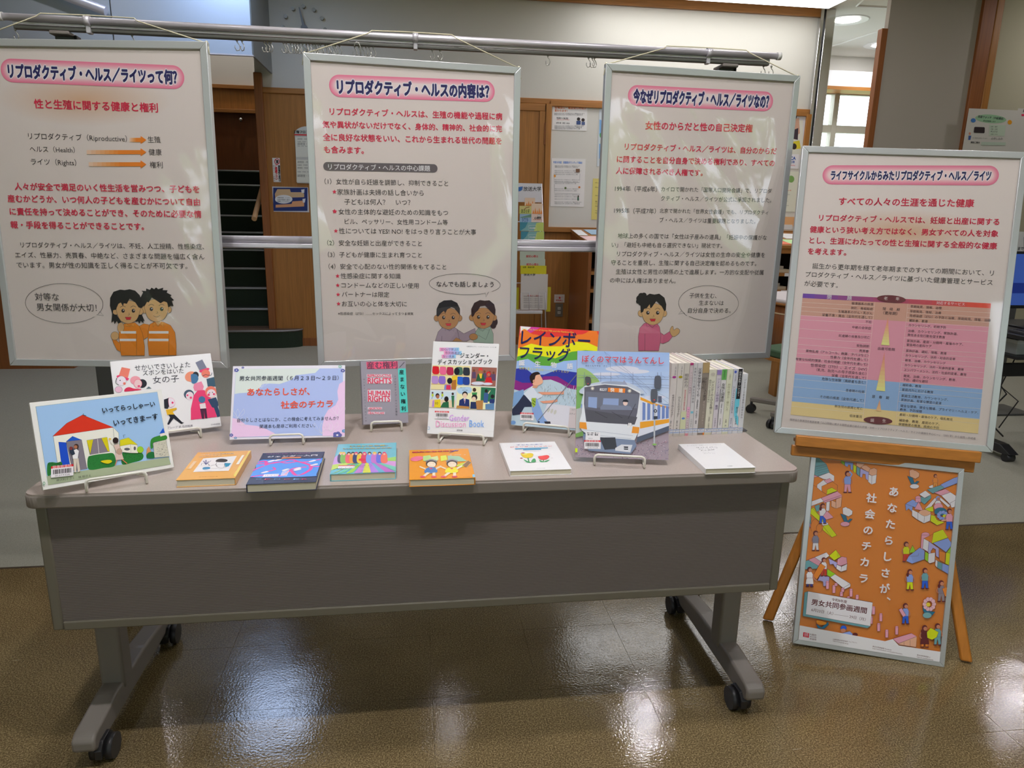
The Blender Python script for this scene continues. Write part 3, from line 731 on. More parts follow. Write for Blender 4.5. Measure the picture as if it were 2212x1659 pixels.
for t, a, b in (('人々が安全で満足のいく性生活を営みつつ、子どもを', (142, 1340), (1905, 1368)), ('産むかどうか、いつ何人の子どもを産むかについて自由', (75, 1455), (1912, 1490))): A.text(t, a, b, RED, 1., .02)
A.frame(0, 400, 4.148)
for t, a, b in (('に責任を持って決めることができ、そのために必要な情', (90, 236), (1805, 262)), ('報・手段を得ることができることです。', (98, 355), (1290, 372))): A.text(t, a, b, RED, 1., .02)
for t, a, b in (('リプロダクティブ・ヘルス／ライツは、不妊、人工授精、性感染症、', (185, 535), (1830, 552)), ('エイズ、性暴力、売買春、中絶など、さまざまな問題を幅広く含ん', (138, 625), (1832, 642)),
                ('でいます。男女が性の知識を正しく得ることが不可欠です。', (150, 715), (1680, 725))): A.text(t, a, b, BLK)
A.line(ellpts(577, 1059, 348, 178, 2, 40, 38, 388), 3, BLK)
A.line([(868, 1160), (930, 1168), (893, 1130)], 3, BLK)
A.text('対等な', (315, 1000), (530, 1003), BLK); A.text('男女関係が大切！', (330, 1092), (868, 1100), BLK)
A.text('“あいとぴあ”リプロ1', (1740, 1578), (1968, 1580), BLK)
# boy
A.poly([(1180, 1300), (1290, 1240), (1340, 1250), (1330, 1360), (1290, 1380), (1200, 1360)], (214, 128, 40), False, BLK, 2)
A.poly([(1345, 1245), (1400, 1218), (1460, 1222), (1530, 1255), (1570, 1320), (1582, 1430), (1582, 1524), (1336, 1524), (1326, 1420), (1328, 1310)], (218, 126, 34), False, BLK, 2)
for y in (1318, 1386): A.rect(1337, y-11, 1512, y+11, (228, 218, 210))
A.line([(1515, 1345), (1515, 1524)], 2, BLK)
A.poly([(1378, 1222), (1418, 1262), (1465, 1222), (1470, 1275), (1440, 1250), (1418, 1266), (1390, 1248), (1372, 1272)], (222, 140, 52), False, BLK, 1.5)
A.poly([(1385, 1215), (1455, 1215), (1418, 1258)], SKIN)
face(A, 1405, 1110, 103, SKIN, mouth='smile')
A.poly([(1280, 1085), (1262, 1050), (1262, 1005), (1285, 960), (1270, 945), (1310, 948), (1312, 925), (1345, 938), (1360, 918), (1385, 932), (1400, 915), (1420, 932), (1465, 918), (1460, 940), (1505, 942), (1495, 962),
        (1540, 985), (1528, 998), (1562, 1030), (1540, 1035), (1558, 1082), (1530, 1080), (1510, 1095), (1500, 1050), (1470, 1040), (1440, 1058), (1400, 1030), (1362, 1005), (1335, 1050), (1320, 1045), (1300, 1080)], (26, 26, 26))
# girl
A.poly([(1110, 1245), (1140, 1235), (1210, 1230), (1250, 1262), (1280, 1330), (1298, 1440), (1298, 1526), (1088, 1526), (1070, 1420), (1068, 1310)], (218, 126, 34), False, BLK, 2)
A.poly([(1003, 1365), (1040, 1385), (1082, 1420), (1082, 1490), (1050, 1475), (1018, 1410)], (218, 126, 34), False, BLK, 2)
A.ell(1032, 1350, 36, 38, SKIN, ol=BLK, w=2); A.ell(1085, 1275, 30, 45, SKIN, ol=BLK, w=2)
for y in (1318, 1386): A.rect(1085 if y < 1350 else 1075, y-11, 1222, y+11, (228, 218, 210))
A.line([(1226, 1330), (1226, 1526)], 2, BLK)
A.poly([(1128, 1235), (1160, 1262), (1200, 1232), (1210, 1270), (1180, 1258), (1160, 1268), (1140, 1262), (1120, 1262)], (222, 140, 52), False, BLK, 1.5)
A.poly([(1000, 1232), (1008, 1150), (1040, 1150), (1090, 1225), (1060, 1240), (1050, 1215), (1028, 1245), (1022, 1215)], (26, 28, 28))
A.poly([(1300, 1220), (1270, 1150), (1240, 1160), (1215, 1225), (1240, 1220), (1252, 1242), (1262, 1215), (1290, 1235), (1285, 1212)], (26, 28, 28))
face(A, 1152, 1125, 103, SKIN)
A.poly([(1012, 1165), (988, 1080), (990, 1010), (1020, 955), (1080, 935), (1120, 940), (1165, 932), (1215, 945), (1255, 985), (1275, 1040), (1282, 1095), (1262, 1100), (1245, 1095), (1215, 1050), (1165, 1015),
        (1140, 1062), (1112, 1058), (1105, 1085), (1085, 1050), (1065, 1062), (1050, 1095), (1045, 1115), (1018, 1120)], (26, 28, 28))
A.obj('poster_print', p1)

# ============ poster 2 (middle)
p2 = framed('framed_poster', 'middle hanging framed poster with a numbered list and two cartoon figures at the lower right', sc3(.0152, 2.1853, .8697), .117, .0046, -.0024, .611*SC, .8743*SC,
            poster_paper('paper_2', None), bw=.0195, seed=5, amp=.008)
A = art_on(p2, .60, .86, ART_Y).frame(650, 100, 4.608)
capsule(A, (388, 395), (1832, 447), 112, PKS)
A.text('リプロダクティブ・ヘルスの内容は？', (362, 405), (1872, 455), NAVY, 1.5, .05, HAL)
for t, a, b in (('リプロダクティブ・ヘルスは、生殖の機能や過程に病', (288, 650), (2003, 700)), ('気や異状がないだけでなく、身体的、精神的、社会的に完', (215, 778), (2000, 822)),
                ('全に良好な状態をいい、これから生まれる世代の問題を', (220, 905), (1996, 945)), ('も含みます。', (230, 1028), (625, 1038))): A.text(t, a, b, RED, 1., .02)
capsule(A, (265, 1195), (1320, 1215), 43, [(92, 86, 88)])
A.text('リプロダクティブ・ヘルスの中心課題', (272, 1200), (1285, 1217), (226, 220, 214), 1., .01)
def star(A, x, y, r, c):
    A.poly([(x+(r if k % 2 == 0 else r*.42)*math.sin(math.pi*k/5), y-(r if k % 2 == 0 else r*.42)*math.cos(math.pi*k/5)) for k in range(10)], c)
for t, a, b in (('（1）女性が自ら妊娠を調節し、抑制できること', (235, 1345), (1465, 1367)), ('家族計画は夫婦の話し合いから', (362, 1450), (1222, 1462)), ('子どもは何人？　いつ？', (432, 1548), (1090, 1555))): A.text(t, a, b, BLK)
star(A, 333, 1448, 24, RED); star(A, 333, 1642, 24, RED)
A.frame(680, 440, 4.88)
for t, a, b in (('女性の主体的な避妊のための知識をもつ', (250, 85), (1405, 97)), ('ピル、ペッサリー、女性用コンドーム等', (315, 188), (1402, 198)), ('性については YES! NO! をはっきり言うことが大事', (255, 287), (1700, 300)),
                ('（2）安全な妊娠と出産ができること', (130, 413), (1128, 420)), ('（3）子どもが健康に生まれ育つこと', (137, 537), (1128, 543)), ('（4）安全で心配のない性的関係をもてること', (145, 662), (1385, 668)),
                ('性感染症に関する知識', (272, 762), (905, 765)), ('コンドームなどの正しい使用', (280, 860), (1095, 865)), ('パートナーは限定', (285, 955), (785, 960)), ('お互いの心と体を大切に', (285, 1055), (970, 1058)),
                ('※性感染症（STD）……セックスによってうつる病気', (245, 1158), (1040, 1160)), ('“あいとぴあ”リプロ3', (1790, 1636), (2005, 1640))): A.text(t, a, b, BLK)
for y in (84, 287): star(A, 212 if y < 100 else 222, y, 24, RED)
for y, x in ((762, 240), (860, 242), (957, 245), (1055, 250)): star(A, x, y, 24, RED)
A.line(ellpts(1580, 848, 375, 111, 1.5, 40, 55, 400), 3.5, BLK)
A.line([(1795, 938), (1802, 985), (1830, 930)], 3.5, BLK)
A.text('なんでも話しましょう', (1282, 848), (1885, 852), BLK, 1., .01)
SH1, SH2 = (150, 134, 146), (142, 166, 148)
A.poly([(1268, 1450), (1300, 1350), (1340, 1310), (1400, 1298), (1470, 1305), (1500, 1320), (1520, 1380), (1540, 1450)], SH1, False, BLK, 3)
A.poly([(1500, 1325), (1572, 1370), (1690, 1312), (1700, 1390), (1600, 1450), (1530, 1450)], SH1, False, BLK, 3)
A.line([(1340, 1395), (1338, 1450)], 3, BLK); A.poly([(1375, 1300), (1420, 1338), (1468, 1300), (1462, 1345), (1440, 1325), (1418, 1342), (1395, 1325), (1375, 1340)], SH1, False, BLK, 2.5)
A.poly([(1450, 1450), (1490, 1412), (1520, 1425), (1560, 1450)], SKIN2, False, BLK, 2)
face(A, 1408, 1200, 112, SKIN2)
A.poly([(1282, 1180), (1283, 1110), (1310, 1050), (1360, 1020), (1440, 1015), (1500, 1045), (1530, 1105), (1530, 1180), (1510, 1150), (1470, 1100), (1440, 1090), (1395, 1115), (1375, 1155), (1360, 1130), (1335, 1150), (1315, 1175), (1300, 1190)], (28, 28, 34))
A.ell(1895, 1245, 32, 45, (44, 24, 28)); A.ell(1880, 1290, 30, 25, (44, 24, 28))
A.poly([(1700, 1340), (1740, 1290), (1800, 1280), (1850, 1300), (1880, 1370), (1882, 1475), (1672, 1460), (1670, 1420)], SH2, False, BLK, 3)
A.line([(1722, 1385), (1802, 1432), (1845, 1320)], 3, BLK)
A.ell(1672, 1402, 45, 34, SKIN2, ol=BLK, w=2.5)
A.poly([(1715, 1295), (1768, 1335), (1825, 1290), (1830, 1335), (1800, 1320), (1768, 1345), (1735, 1325)], SH2, False, BLK, 2.5)
face(A, 1775, 1195, 110, SKIN2)
A.poly([(1650, 1180), (1648, 1110), (1680, 1045), (1740, 1015), (1790, 1022), (1840, 1018), (1890, 1060), (1905, 1120), (1900, 1180), (1875, 1160), (1845, 1130), (1795, 1075), (1745, 1080), (1720, 1125), (1690, 1150), (1675, 1180), (1660, 1195)], (44, 24, 28))
A.obj('poster_print', p2)

# ============ poster 3 (right)
p3 = framed('framed_poster', 'right hanging framed poster with one cartoon figure in pink and a speech bubble', sc3(.8562, 2.1552, .8795), .0789, .0066, -.0013, .6175*SC, .8698*SC,
            poster_paper('paper_3', None), bw=.0195, seed=23, amp=.0075)
A = art_on(p3, .60, .86, ART_Y).frame(1290, 130, 5.027)
capsule(A, (432, 383), (1818, 448), 112, PKS)
A.text('今なぜリプロダクティブ・ヘルス／ライツなの？', (395, 392), (1862, 455), NAVY, 2.0, .055, HAL)
A.text('女性のからだと性の自己決定権', (525, 710), (1685, 742), RED, 1, .02)
for t, a, b in (('リプロダクティブ・ヘルス／ライツは、自分のからだ', (300, 940), (1945, 990)), ('に関することを自分自身で決める権利であり、すべての', (215, 1075), (1925, 1120)), ('人に保障されるべき人権です。', (205, 1200), (1145, 1225))): A.text(t, a, b, RED, 1., .02)
for t, a, b in (('1994年（平成6年）', (193, 1395), (650, 1402)), ('カイロで開かれた「国際人口開発会議」で、リプロダ', (695, 1400), (1895, 1422)), ('クティブ・ヘルス／ライツが公式に承認されました。', (692, 1500), (1890, 1522))): A.text(t, a, b, BLK)
A.frame(1270, 440, 4.88)
for t, a, b in (('1995年（平成7年）', (275, 72), (715, 80)), ('北京で開かれた「世界女性会議」でも、リプロダクティ', (755, 75), (1900, 95)), ('ブ・ヘルス／ライツは重要課題となりました。', (755, 172), (1765, 188)),
                ('地球上の多くの国では「女性は子産みの道具」「妊娠中の保護がな', (315, 338), (1885, 360)), ('い」「避妊も中絶も自ら選択できない」現状です。', (250, 433), (1415, 445)), ('リプロダクティブ・ヘルス／ライツは女性の生命の安全や健康を', (305, 530), (1865, 542)),
                ('守ることを重視し、生殖に関する自己決定権を認めるものです。', (245, 622), (1775, 632)), ('生殖は女性と男性の関係の上で進展します。一方的な支配や従属', (295, 716), (1850, 726)), ('の中には人権はありません。', (232, 808), (925, 815)),
                ('子供を生む、', (1070, 968), (1355, 972)), ('生まないは', (1170, 1045), (1430, 1048)), ('自分自身で決める。', (1055, 1125), (1505, 1128)), ('“あいとぴあ”リプロ2', (1625, 1582), (1822, 1584))): A.text(t, a, b, BLK)
A.line(ellpts(1270, 1048, 315, 185, 1, 40, -218, 130), 3, BLK); A.line([(985, 1128), (953, 1165), (1005, 1153), (1042, 1180)], 3, BLK)
PK = (196, 96, 126)
A.poly([(755, 1350), (800, 1385), (862, 1345), (895, 1395), (850, 1450), (790, 1475), (755, 1465)], PK, False, BLK, 3)
A.poly([(862, 1348), (878, 1300), (895, 1292), (905, 1330), (935, 1312), (962, 1325), (965, 1352), (945, 1380), (895, 1402)], SKIN, True, BLK, 3)
A.poly([(532, 1550), (530, 1400), (545, 1310), (590, 1262), (640, 1250), (725, 1258), (755, 1300), (768, 1390), (760, 1470), (745, 1550)], PK, False, BLK, 3)
A.line([(600, 1370), (600, 1550)], 3, BLK)
A.poly([(612, 1250), (675, 1302), (728, 1258), (728, 1300), (705, 1285), (678, 1306), (650, 1285), (622, 1298)], PK, False, BLK, 2.5)
for q in ((545, 1000, 36), (530, 1030, 24), (560, 970, 30), (590, 965, 28), (560, 1045, 30), (600, 1010, 36)): A.ell(q[0], q[1], q[2], q[2], (26, 26, 26))
face(A, 682, 1150, 115, SKIN)
A.poly([(555, 1150), (552, 1060), (590, 985), (650, 948), (700, 958), (750, 948), (805, 990), (825, 1060), (820, 1120), (805, 1135), (775, 1080), (720, 1025), (670, 1095), (655, 1100), (650, 1060), (620, 1100), (590, 1110), (580, 1140)], (26, 26, 26))
A.obj('poster_print', p3)

# ============ poster 4 (on the easel)
P4P = sc3(1.3884, 1.8778, .679)
p4 = framed('framed_poster', 'framed poster with a striped colour chart standing on the wooden easel ledge', P4P, -.309, -.1794, .0258, .6168*SC, .8703*SC,
            poster_paper('paper_4', (0, .63*SC, .26, .07)), bw=.0195, seed=31, amp=.0006)
A = art_on(p4, .60, .86, ART_Y, g=.8).frame(1680, 310, 4.158)
capsule(A, (492, 282), (1890, 288), 86, PKS)
A.text('ライフサイクルからみたリプロダクティブ・ヘルス／ライツ', (478, 288), (1915, 292), NAVY, 1.85, .05, HAL)
A.text('すべての人々の生涯を通じた健康', (550, 520), (1762, 538), RED, 1., .02)
for t, a, b in (('リプロダクティブ・ヘルスでは、妊娠と出産に関する', (372, 668), (1990, 705)), ('健康という狭い考え方ではなく、男女すべての人を対象', (290, 772), (1980, 812)), ('とし、生涯にわたっての性と生殖に関する全般的な健康', (285, 870), (1968, 922)), ('を考えます。', (272, 968), (615, 980))): A.text(t, a, b, RED, 1., .02)
for t, a, b in (('誕生から更年期を経て老年期までのすべての期間において、リ', (312, 1100), (1940, 1165)), ('プロダクティブ・ヘルス／ライツに基づいた健康管理とサービス', (250, 1175), (1930, 1250)), ('が必要です。', (240, 1255), (540, 1275))): A.text(t, a, b, BLK)
A.frame(1670, 620, 4.081)
# chart drawn in its own sheared coordinates: corners read off the picture
c00, c10, c11, c01 = Vector((263, 57)), Vector((1920, 145)), Vector((1805, 1292)), Vector((153, 1125))
def ch(x, y): return tuple(c00.lerp(c10, x).lerp(c01.lerp(c11, x), y))
def cq(x0, y0, x1, y1, c): A.poly([ch(x0, y0), ch(x1, y0), ch(x1, y1), ch(x0, y1)], c)
for k in range(16): cq(k/16, 0, (k+1)/16, .037, mixc((108, 70, 160), (220, 80, 60), (k/15)**.8))
BAN = [(.037, .178, (198, 152, 134)), (.178, .66, (216, 148, 164)), (.66, .89, (138, 172, 212)), (.89, 1., (224, 200, 140))]
for a, b, c in BAN: cq(0, a, 1, b, c)
LR = [.037, .073, .109, .143, .178, .215, .285, .36, .433, .47, .505, .54, .575, .622, .70, .735, .80, .872, .905, .94, 1.]
left = ['循環器系の疾患', '脱肛、骨粗鬆症', '生殖器系のがん・乳がん', '栄養不良・貧血（全年代を通して）', '不妊', '中絶の合併症', '妊産婦の疾患及び死亡', '受胎調節', '売買春', '薬物乱用（アルコール、麻薬、タバコなど）', '性暴力（全年代を通して）', '有害な伝統的慣習、社会的規範（全年代を通して）', '性感染症（STD）、エイズ（HIV）', '（乳児、胎児への母子感染も含む）', '栄養（全年代を通して）', '危険な性体験（高齢者も含む）', '思春期の妊娠', 'その他の疾患（全年代通して）', '新生児の疾病と死亡', '低体重児']
ly = [.058, .096, .13, .165, .2, .25, .325, .395, .435, .468, .503, .54, .58, .615, .65, .685, .76, .83, .895, .96]
rgt = ['早期発見、情報、治療', '早期発見、情報、治療', '性感染症（STD）の予防と治療、早期発見、情報、治療', '補助食、教育', 'カウンセリング、初期予防', '治療、カウンセリング、家族計画、', '責任ある性行動を促す教育', '家族計画、産前・分娩時・産後のケア、', '緊急時の産科ケア', '家族計画、避妊、情報、教育', 'カウンセリング、法的・社会的変革', '教育、治療、カウンセリング', 'カウンセリング、法的・社会的変革、教育', 'エンパワーメント、法的・社会的変革、教育', '発見、治療、カウンセリング、教育、', '予防、適切な避妊', '補助食、教育', '家庭内外における教育', '家庭生活教育、カウンセリング、', '家族計画、有害な慣習の変革', '健全な環境、健全な職場、プライマリ・ヘルス・ケア、', '教育、予防接種', '産前・分娩時・産後のケア、母乳育児', '補助食、教育、産前のケア、', '保健教育の推進、疾病の予防']
ry = [.057, .095, .13, .168, .205, .25, .282, .328, .36, .407, .445, .483, .521, .558, .606, .636, .678, .715, .763, .795, .842, .872, .912, .957, .987]
for y in [.073, .109, .145, .182, .215, .29, .365, .42, .457, .492, .528, .565, .667, .705, .77, .85, .93]: A.line([ch(0, y), ch(.385, y)], 2.4, (226, 214, 204))
for y in [.073, .109, .145, .182, .215, .305, .385, .42, .457, .495, .532, .577, .655, .692, .732, .81, .887, .925]: A.line([ch(.56, y), ch(1, y)], 2.4, (226, 214, 204))
A.line([ch(.385, .037), ch(.385, 1)], 2.2, (226, 200, 190)); A.line([ch(.56, .037), ch(.56, 1)], 2.2, (226, 200, 190))
CHK = (64, 52, 60)
for t, y in zip(left, ly):
    w = len(t)*.0166; q0 = ch(.378-w, y); q1 = ch(.378, y); A.text(t, q0, q1, CHK)
for t, y in zip(rgt, ry):
    w = len(t)*.0166; A.text(t, ch(.575, y), ch(.575+w, y), CHK)
A.text('問　　　題', ch(.13, .0185), ch(.26, .0185), (230, 224, 228)); A.text('対応するサービス', ch(.71, .018), ch(.86, .018), (230, 224, 228))
for (yy, t) in ((.003, '老　　年'), (.985, '誕　　生')):
    xm = .47 if yy < .1 else .465
    q = ch(xm, yy); A.ell(q[0], q[1]+(4 if yy < .1 else -10), 127, 33, (104, 50, 56), 4); A.text(t, (q[0]-66, q[1]-2-(0 if yy < .1 else 10)), (q[0]+70, q[1]+4-(0 if yy < .1 else 10)), (228, 214, 210))
A.text('閉　経　期', ch(.43, .087), ch(.52, .087), CHK); A.text('（更年期）', ch(.435, .12), ch(.51, .12), CHK)
A.text('出産可能期', ch(.425, .405), ch(.515, .405), CHK); A.text('思　春　期', ch(.42, .79), ch(.51, .79), CHK)
for (y0, y1, hw) in ((.155, .375, .022), (.43, .74, .024), (.81, .90, .014)):
    for k in range(10):
        ya = y0+(y1-y0)*k/10; yb = y0+(y1-y0)*(k+1)/10; xm = .462
        A.poly([ch(xm-hw*k/10, ya), ch(xm+hw*k/10, ya), ch(xm+hw*(k+1)/10, yb), ch(xm-hw*(k+1)/10, yb)], mixc((222, 140, 120), (226, 222, 140), k/9 if y0 < .8 else .25+.3*k/9))
A.text('国際協力事業団年報調査書「人口問題に関する国際会議の論点の評価・分析ーリプロダクティブ・ヘルス／ライツの議論を中心にー」（2001年）から抜粋・作成者', (148, 1167), (1782, 1335), (110, 100, 104))
A.text('“あいとぴあ”リプロ 4', (1615, 1388), (1845, 1408), BLK)
A.obj('poster_print', p4)

# ============ hanging strings
def string(pts, rt, name='hanging_string'):
    inv = rt.matrix_world.inverted(); q = [inv @ Vector(p) for p in pts]
    return MB().tube(q, .0016, STR, 6).obj(name, rt)
for rt, w, h, pa, pb in ((p1, .62*SC, .868*SC, (86, 25), (289, 35)), (p2, .611*SC, .8743*SC, (803, 64), (977, 73)), (p3, .6175*SC, .8698*SC, (1440, 102), (1612, 113))):
    Mw = rt.matrix_world; tl = Mw @ Vector((-w/2+.004, .004, h-.002)); tr = Mw @ Vector((w/2-.004, .004, h-.002))
    xa = onv(pa[0], pa[1], RV-.01).x; xb = onv(pb[0], pb[1], RV-.01).x; zt = rz+.0112
    A1 = Vector((xa, RV-.008, zt)); B1 = Vector((xb, RV-.008, zt))
    string([tl, Vector((xa, RV-.016, zt-.006)).lerp(tl, .05), A1, A1.lerp(B1, .5)+Vector((0, .003, .002)), B1, Vector((xb, RV-.016, zt-.006)).lerp(tr, .05), tr], rt)
    inv = Mw.inverted()
    for c, sx in ((tl, -1), (tr, 1)):
        k = inv @ c; MB().sphere(tuple(k), .005, STR, (1, 1, 1.2), 8, 6).tube([k, k+Vector((sx*.004, 0, -.012)), k+Vector((sx*.007, -.002, -.03))], .0013, STR, 5).bx(k.x-.003, k.x+.003, 0, .008, k.z-.012, k.z+.002, BLACKP).obj('string_knot', rt)

# ============ easel
f1, f2 = onz(1658, 1345), onz(2088, 1435)
dd = (f2-f1).normalized(); nb = Vector((-dd.y, dd.x, 0)); up = Vector((0, 0, 1))*math.cos(.2)+nb*math.sin(.2)
def epl(px, py):
    n_ = dd.cross(up); r = ray(px, py); return CC + r*((f1-CC).dot(n_)/r.dot(n_))
mid = (f1+f2)/2; ang = math.atan2(dd.y, dd.x)
es = thing('wooden_easel', 'orange-brown wooden easel carrying the chart poster on its ledge', 'easel', (mid.x, mid.y, 0), ang)
bpy.context.view_layer.update(); inv = es.matrix_world.inverted()
apex = mid + up*1.45
for f, px, py in ((f1, 1727, 1180), (f2, 2062, 1280)):
    q = epl(px, py); d3 = (q-f).normalized(); top_ = f + d3*(1.42/d3.z)
    a, b = inv @ f, inv @ top_; ax = (b-a).normalized()
    m = MB(); L = (b-a).length; rot = ax.to_track_quat('Z', 'X').to_matrix()
    Rm = Matrix((Vector((1, 0, 0)), ax.cross(Vector((1, 0, 0))).normalized(), ax)).transposed()
    m.box(tuple((a+b)/2+Vector((0, .012, .004))), (.034, .020, L), EASELL, .006, rot=Rm)
    m.obj('leg', es)
b0 = inv @ (mid + up*1.35); m = MB(); bk = Vector((0, .62, .012)); ax = (b0-bk).normalized()
Rm = Matrix((Vector((1, 0, 0)), ax.cross(Vector((1, 0, 0))).normalized(), ax)).transposed()
m.box(tuple((b0+bk)/2+Vector((0, .03, 0))), (.034, .02, (b0-bk).length), EASELL, .005, rot=Rm); m.obj('leg', es)
# ledge under the poster, following the poster's own direction
pm = p4.matrix_world; e0 = pm @ Vector((-.295*SC*.86, 0, 0)); w_ = .60
R4 = Matrix.Rotation(ang-.0, 3, 'Z')
zl = 0
pl4 = inv @ (pm @ Vector((0, 0, 0)))
slope = (pm.to_3x3() @ Vector((1, 0, 0))).z
Rl = Matrix.Rotation(-.309-ang, 3, 'Z') @ Matrix.Rotation(-.12, 3, 'X') @ Matrix.Rotation(-math.asin(slope), 3, 'Y')
def lp(a, b, c): return tuple(pl4 + Rl @ Vector((a, b, c)))
lx = .015
m = MB(); m.box(lp(lx, -.012, -.016), (.535, .016, .034), EASELW, .003, rot=Rl); m.obj('ledge_lip', es)
m = MB(); m.box(lp(lx, .045, -.030), (.50, .10, .012), M('easel_wood_dark', (150, 90, 35), .5, g=.75, wood=.1, wdir='X'), .002, rot=Rl); m.obj('ledge_shelf', es)  # shelf in a darker wood tone than lip and rail
m = MB(); m.box(lp(lx-.004, .012, -.052), (.535, .018, .034), EASELW, .003, rot=Rl); m.obj('ledge_rail', es)
# ============ orange poster standing on the floor against the easel
OR_ = (218, 130, 48)
p5 = framed('framed_poster', 'small framed orange poster with building blocks and white vertical writing leaning on the easel', (1.394, 1.804, .003), -.360, -.2313, .0214, .4407, .614,
            M('orange_sheet', OR_, .45, g=.80), bw=.0155, dep=.012, seed=3, amp=.0008)
A = art_on(p5, .412, .585, ART_Y, g=.80)
A.clip = (-.205, .205, .015, .599)
OL = (92, 40, 60); WH = (226, 220, 226); TEAL = (104, 158, 164); PKB = (222, 158, 176); YL = (204, 214, 20); LB = (134, 158, 218); LV = (172, 168, 216); PE = (226, 172, 140); GR = (150, 204, 40); DT = (36, 110, 140); HB = (96, 38, 40); BLU = (40, 92, 200)
A.frame(1700, 960, 5.53)
P = lambda c, *pts: A.poly(list(pts), c, False, OL, 3.4)
# top left stairs and walls
P(TEAL, (325, 155), (385, 165), (470, 235), (330, 270)); P(TEAL, (330, 270), (470, 235), (510, 335), (370, 382), (300, 350))
for k in range(5): A.line([(330+k*9, 270+k*25), (470+k*10, 235+k*25), (475+k*10, 250+k*24)], 2.4, OL)
P(WH, (370, 385), (500, 335), (565, 375), (562, 440), (440, 415)); P(PKB, (300, 358), (372, 385), (295, 410)); P(OR_, (300, 400), (372, 385), (440, 430), (360, 510), (300, 480))
P(WH, (360, 480), (440, 420), (480, 468), (415, 560), (358, 515)); P(PKB, (440, 430), (510, 405), (545, 440), (480, 468)); P(OR_, (415, 500), (540, 445), (605, 490), (600, 560), (475, 600), (415, 560))
P(YL, (478, 540), (535, 515), (600, 555), (475, 600)); P(WH, (262, 690), (405, 640), (440, 680), (258, 750)); P(PKB, (405, 640), (600, 560), (655, 605), (440, 680)); P(PKB, (440, 680), (655, 605), (655, 625), (442, 700))
P(PE, (530, 665), (585, 690), (585, 765), (530, 740)); P(PE, (585, 655), (655, 625), (645, 745), (585, 765)); P(WH, (470, 690), (512, 680), (505, 790), (465, 800))
P(TEAL, (330, 735), (390, 715), (390, 800), (350, 800)); P(YL, (258, 765), (320, 755), (400, 870), (380, 920), (258, 800)); P(YL, (300, 760), (330, 790), (485, 950), (440, 965), (258, 810))
P(WH, (385, 915), (485, 935), (495, 960), (430, 970)); P(YL, (430, 975), (495, 955), (595, 1085), (535, 1110)); P(YL, (425, 1020), (430, 975), (535, 1110)); P(TEAL, (245, 850), (290, 865), (285, 950), (240, 940))
P(LV, (235, 930), (275, 935), (280, 1000), (262, 960), (230, 960)); A.line(ellpts(340, 990, 55, 100, 0, 16, 150, 330), 2.5, OL); A.line(ellpts(385, 1000, 35, 50, 0, 20), 2.5, OL)
# arch row at top
P(GR, (650, 195), (690, 205), (685, 250), (640, 215)); P(LB, (690, 205), (790, 218), (785, 305), (760, 300), (755, 245), (735, 240), (720, 270), (690, 250)); P(YL, (790, 235), (830, 262), (820, 345), (790, 322)); P(TEAL, (832, 262), (872, 285), (868, 385), (830, 350))
P(PE, (830, 215), (930, 225), (900, 262), (870, 280), (830, 255)); P(LV, (875, 285), (980, 335), (970, 430), (940, 410), (935, 355), (905, 350), (895, 395), (870, 385)); A.poly([(890, 275), (940, 250), (1005, 300), (975, 330)], PE, True, OL, 2.6)
P(WH, (972, 355), (1012, 375), (1010, 478), (968, 445)); P(WH, (1012, 375), (1070, 360), (1060, 460), (1010, 478)); A.poly([(975, 350), (985, 300), (1040, 280), (1075, 300), (1070, 360), (1012, 375)], PE, False, OL, 3.4)
def person(x, y, h, hair, top, leg, skin=(196, 130, 100), face_=0, shoe=HB, girl=0, coat=None):
    """small printed figure: x,y feet centre, h height"""
    w = h*.13
    P(leg, (x-w, y-h*.42), (x+w, y-h*.42), (x+w*1.2, y-h*.03), (x+w*.3, y-h*.03), (x, y-h*.3), (x-w*.4, y-h*.03), (x-w*1.2, y-h*.03))
    A.ell(x-w*.8, y-h*.02, w*.7, h*.03, shoe); A.ell(x+w*.8, y-h*.02, w*.7, h*.03, shoe)
    A.poly([(x-w*1.1, y-h*.38), (x-w*1.2, y-h*.62), (x-w*.7, y-h*.74), (x+w*.7, y-h*.74), (x+w*1.2, y-h*.62), (x+w*1.1, y-h*.38)], coat or top, False, OL, 2.2)
    if coat: P(coat, (x-w*1.2, y-h*.45), (x+w*1.2, y-h*.45), (x+w*1.5, y-h*.15), (x-w*1.5, y-h*.15))
    A.line([(x-w*1.2, y-h*.66), (x-w*1.7, y-h*.5), (x-w*1.0, y-h*.4)], h*.04, skin); A.line([(x+w*1.2, y-h*.66), (x+w*1.6, y-h*.5), (x+w*1.4, y-h*.4)], h*.04, skin)
    A.ell(x, y-h*.86, h*.115, h*.125, hair, ol=OL, w=2)
    if girl: A.ell(x-w*.8, y-h*.72, h*.06, h*.09, hair)
    A.ell(x+w*.25, y-h*.83, h*.085, h*.085, skin)
person(722, 578, 268, HB, LB, PKB); A.line([(752, 395), (775, 355), (745, 325)], 18, LB)
person(1770, 525, 175, HB, (226, 140, 60), (226, 150, 70)); P(WH, (1690, 500), (1740, 480), (1745, 520), (1700, 520))
person(425, 948, 250, HB, WH, BLU, girl=1); P(PKB, (475, 790), (555, 870), (470, 900), (430, 855))
person(340, 1270, 245, HB, (130, 130, 150), WH)
for (x, y) in ((722, 800), (1520, 350)):
    c1 = WH if x < 1000 else PE
    P(DT if 0 else (40, 108, 136), (x-85, y+25), (x-20, y+50), (x, y+110), (x+30, y+85), (x+60, y+90), (x+15, y+135), (x-40, y+120))
    P(c1, (x-60, y-40), (x-20, y-55), (x, y-40), (x+20, y-35), (x+60, y-5), (x+55, y+35), (x+10, y+60), (x-55, y+30)); A.ell(x-30 if x < 1000 else x, y+150, 55, 28, PKB if x < 1000 else WH, ol=OL, w=2.6)
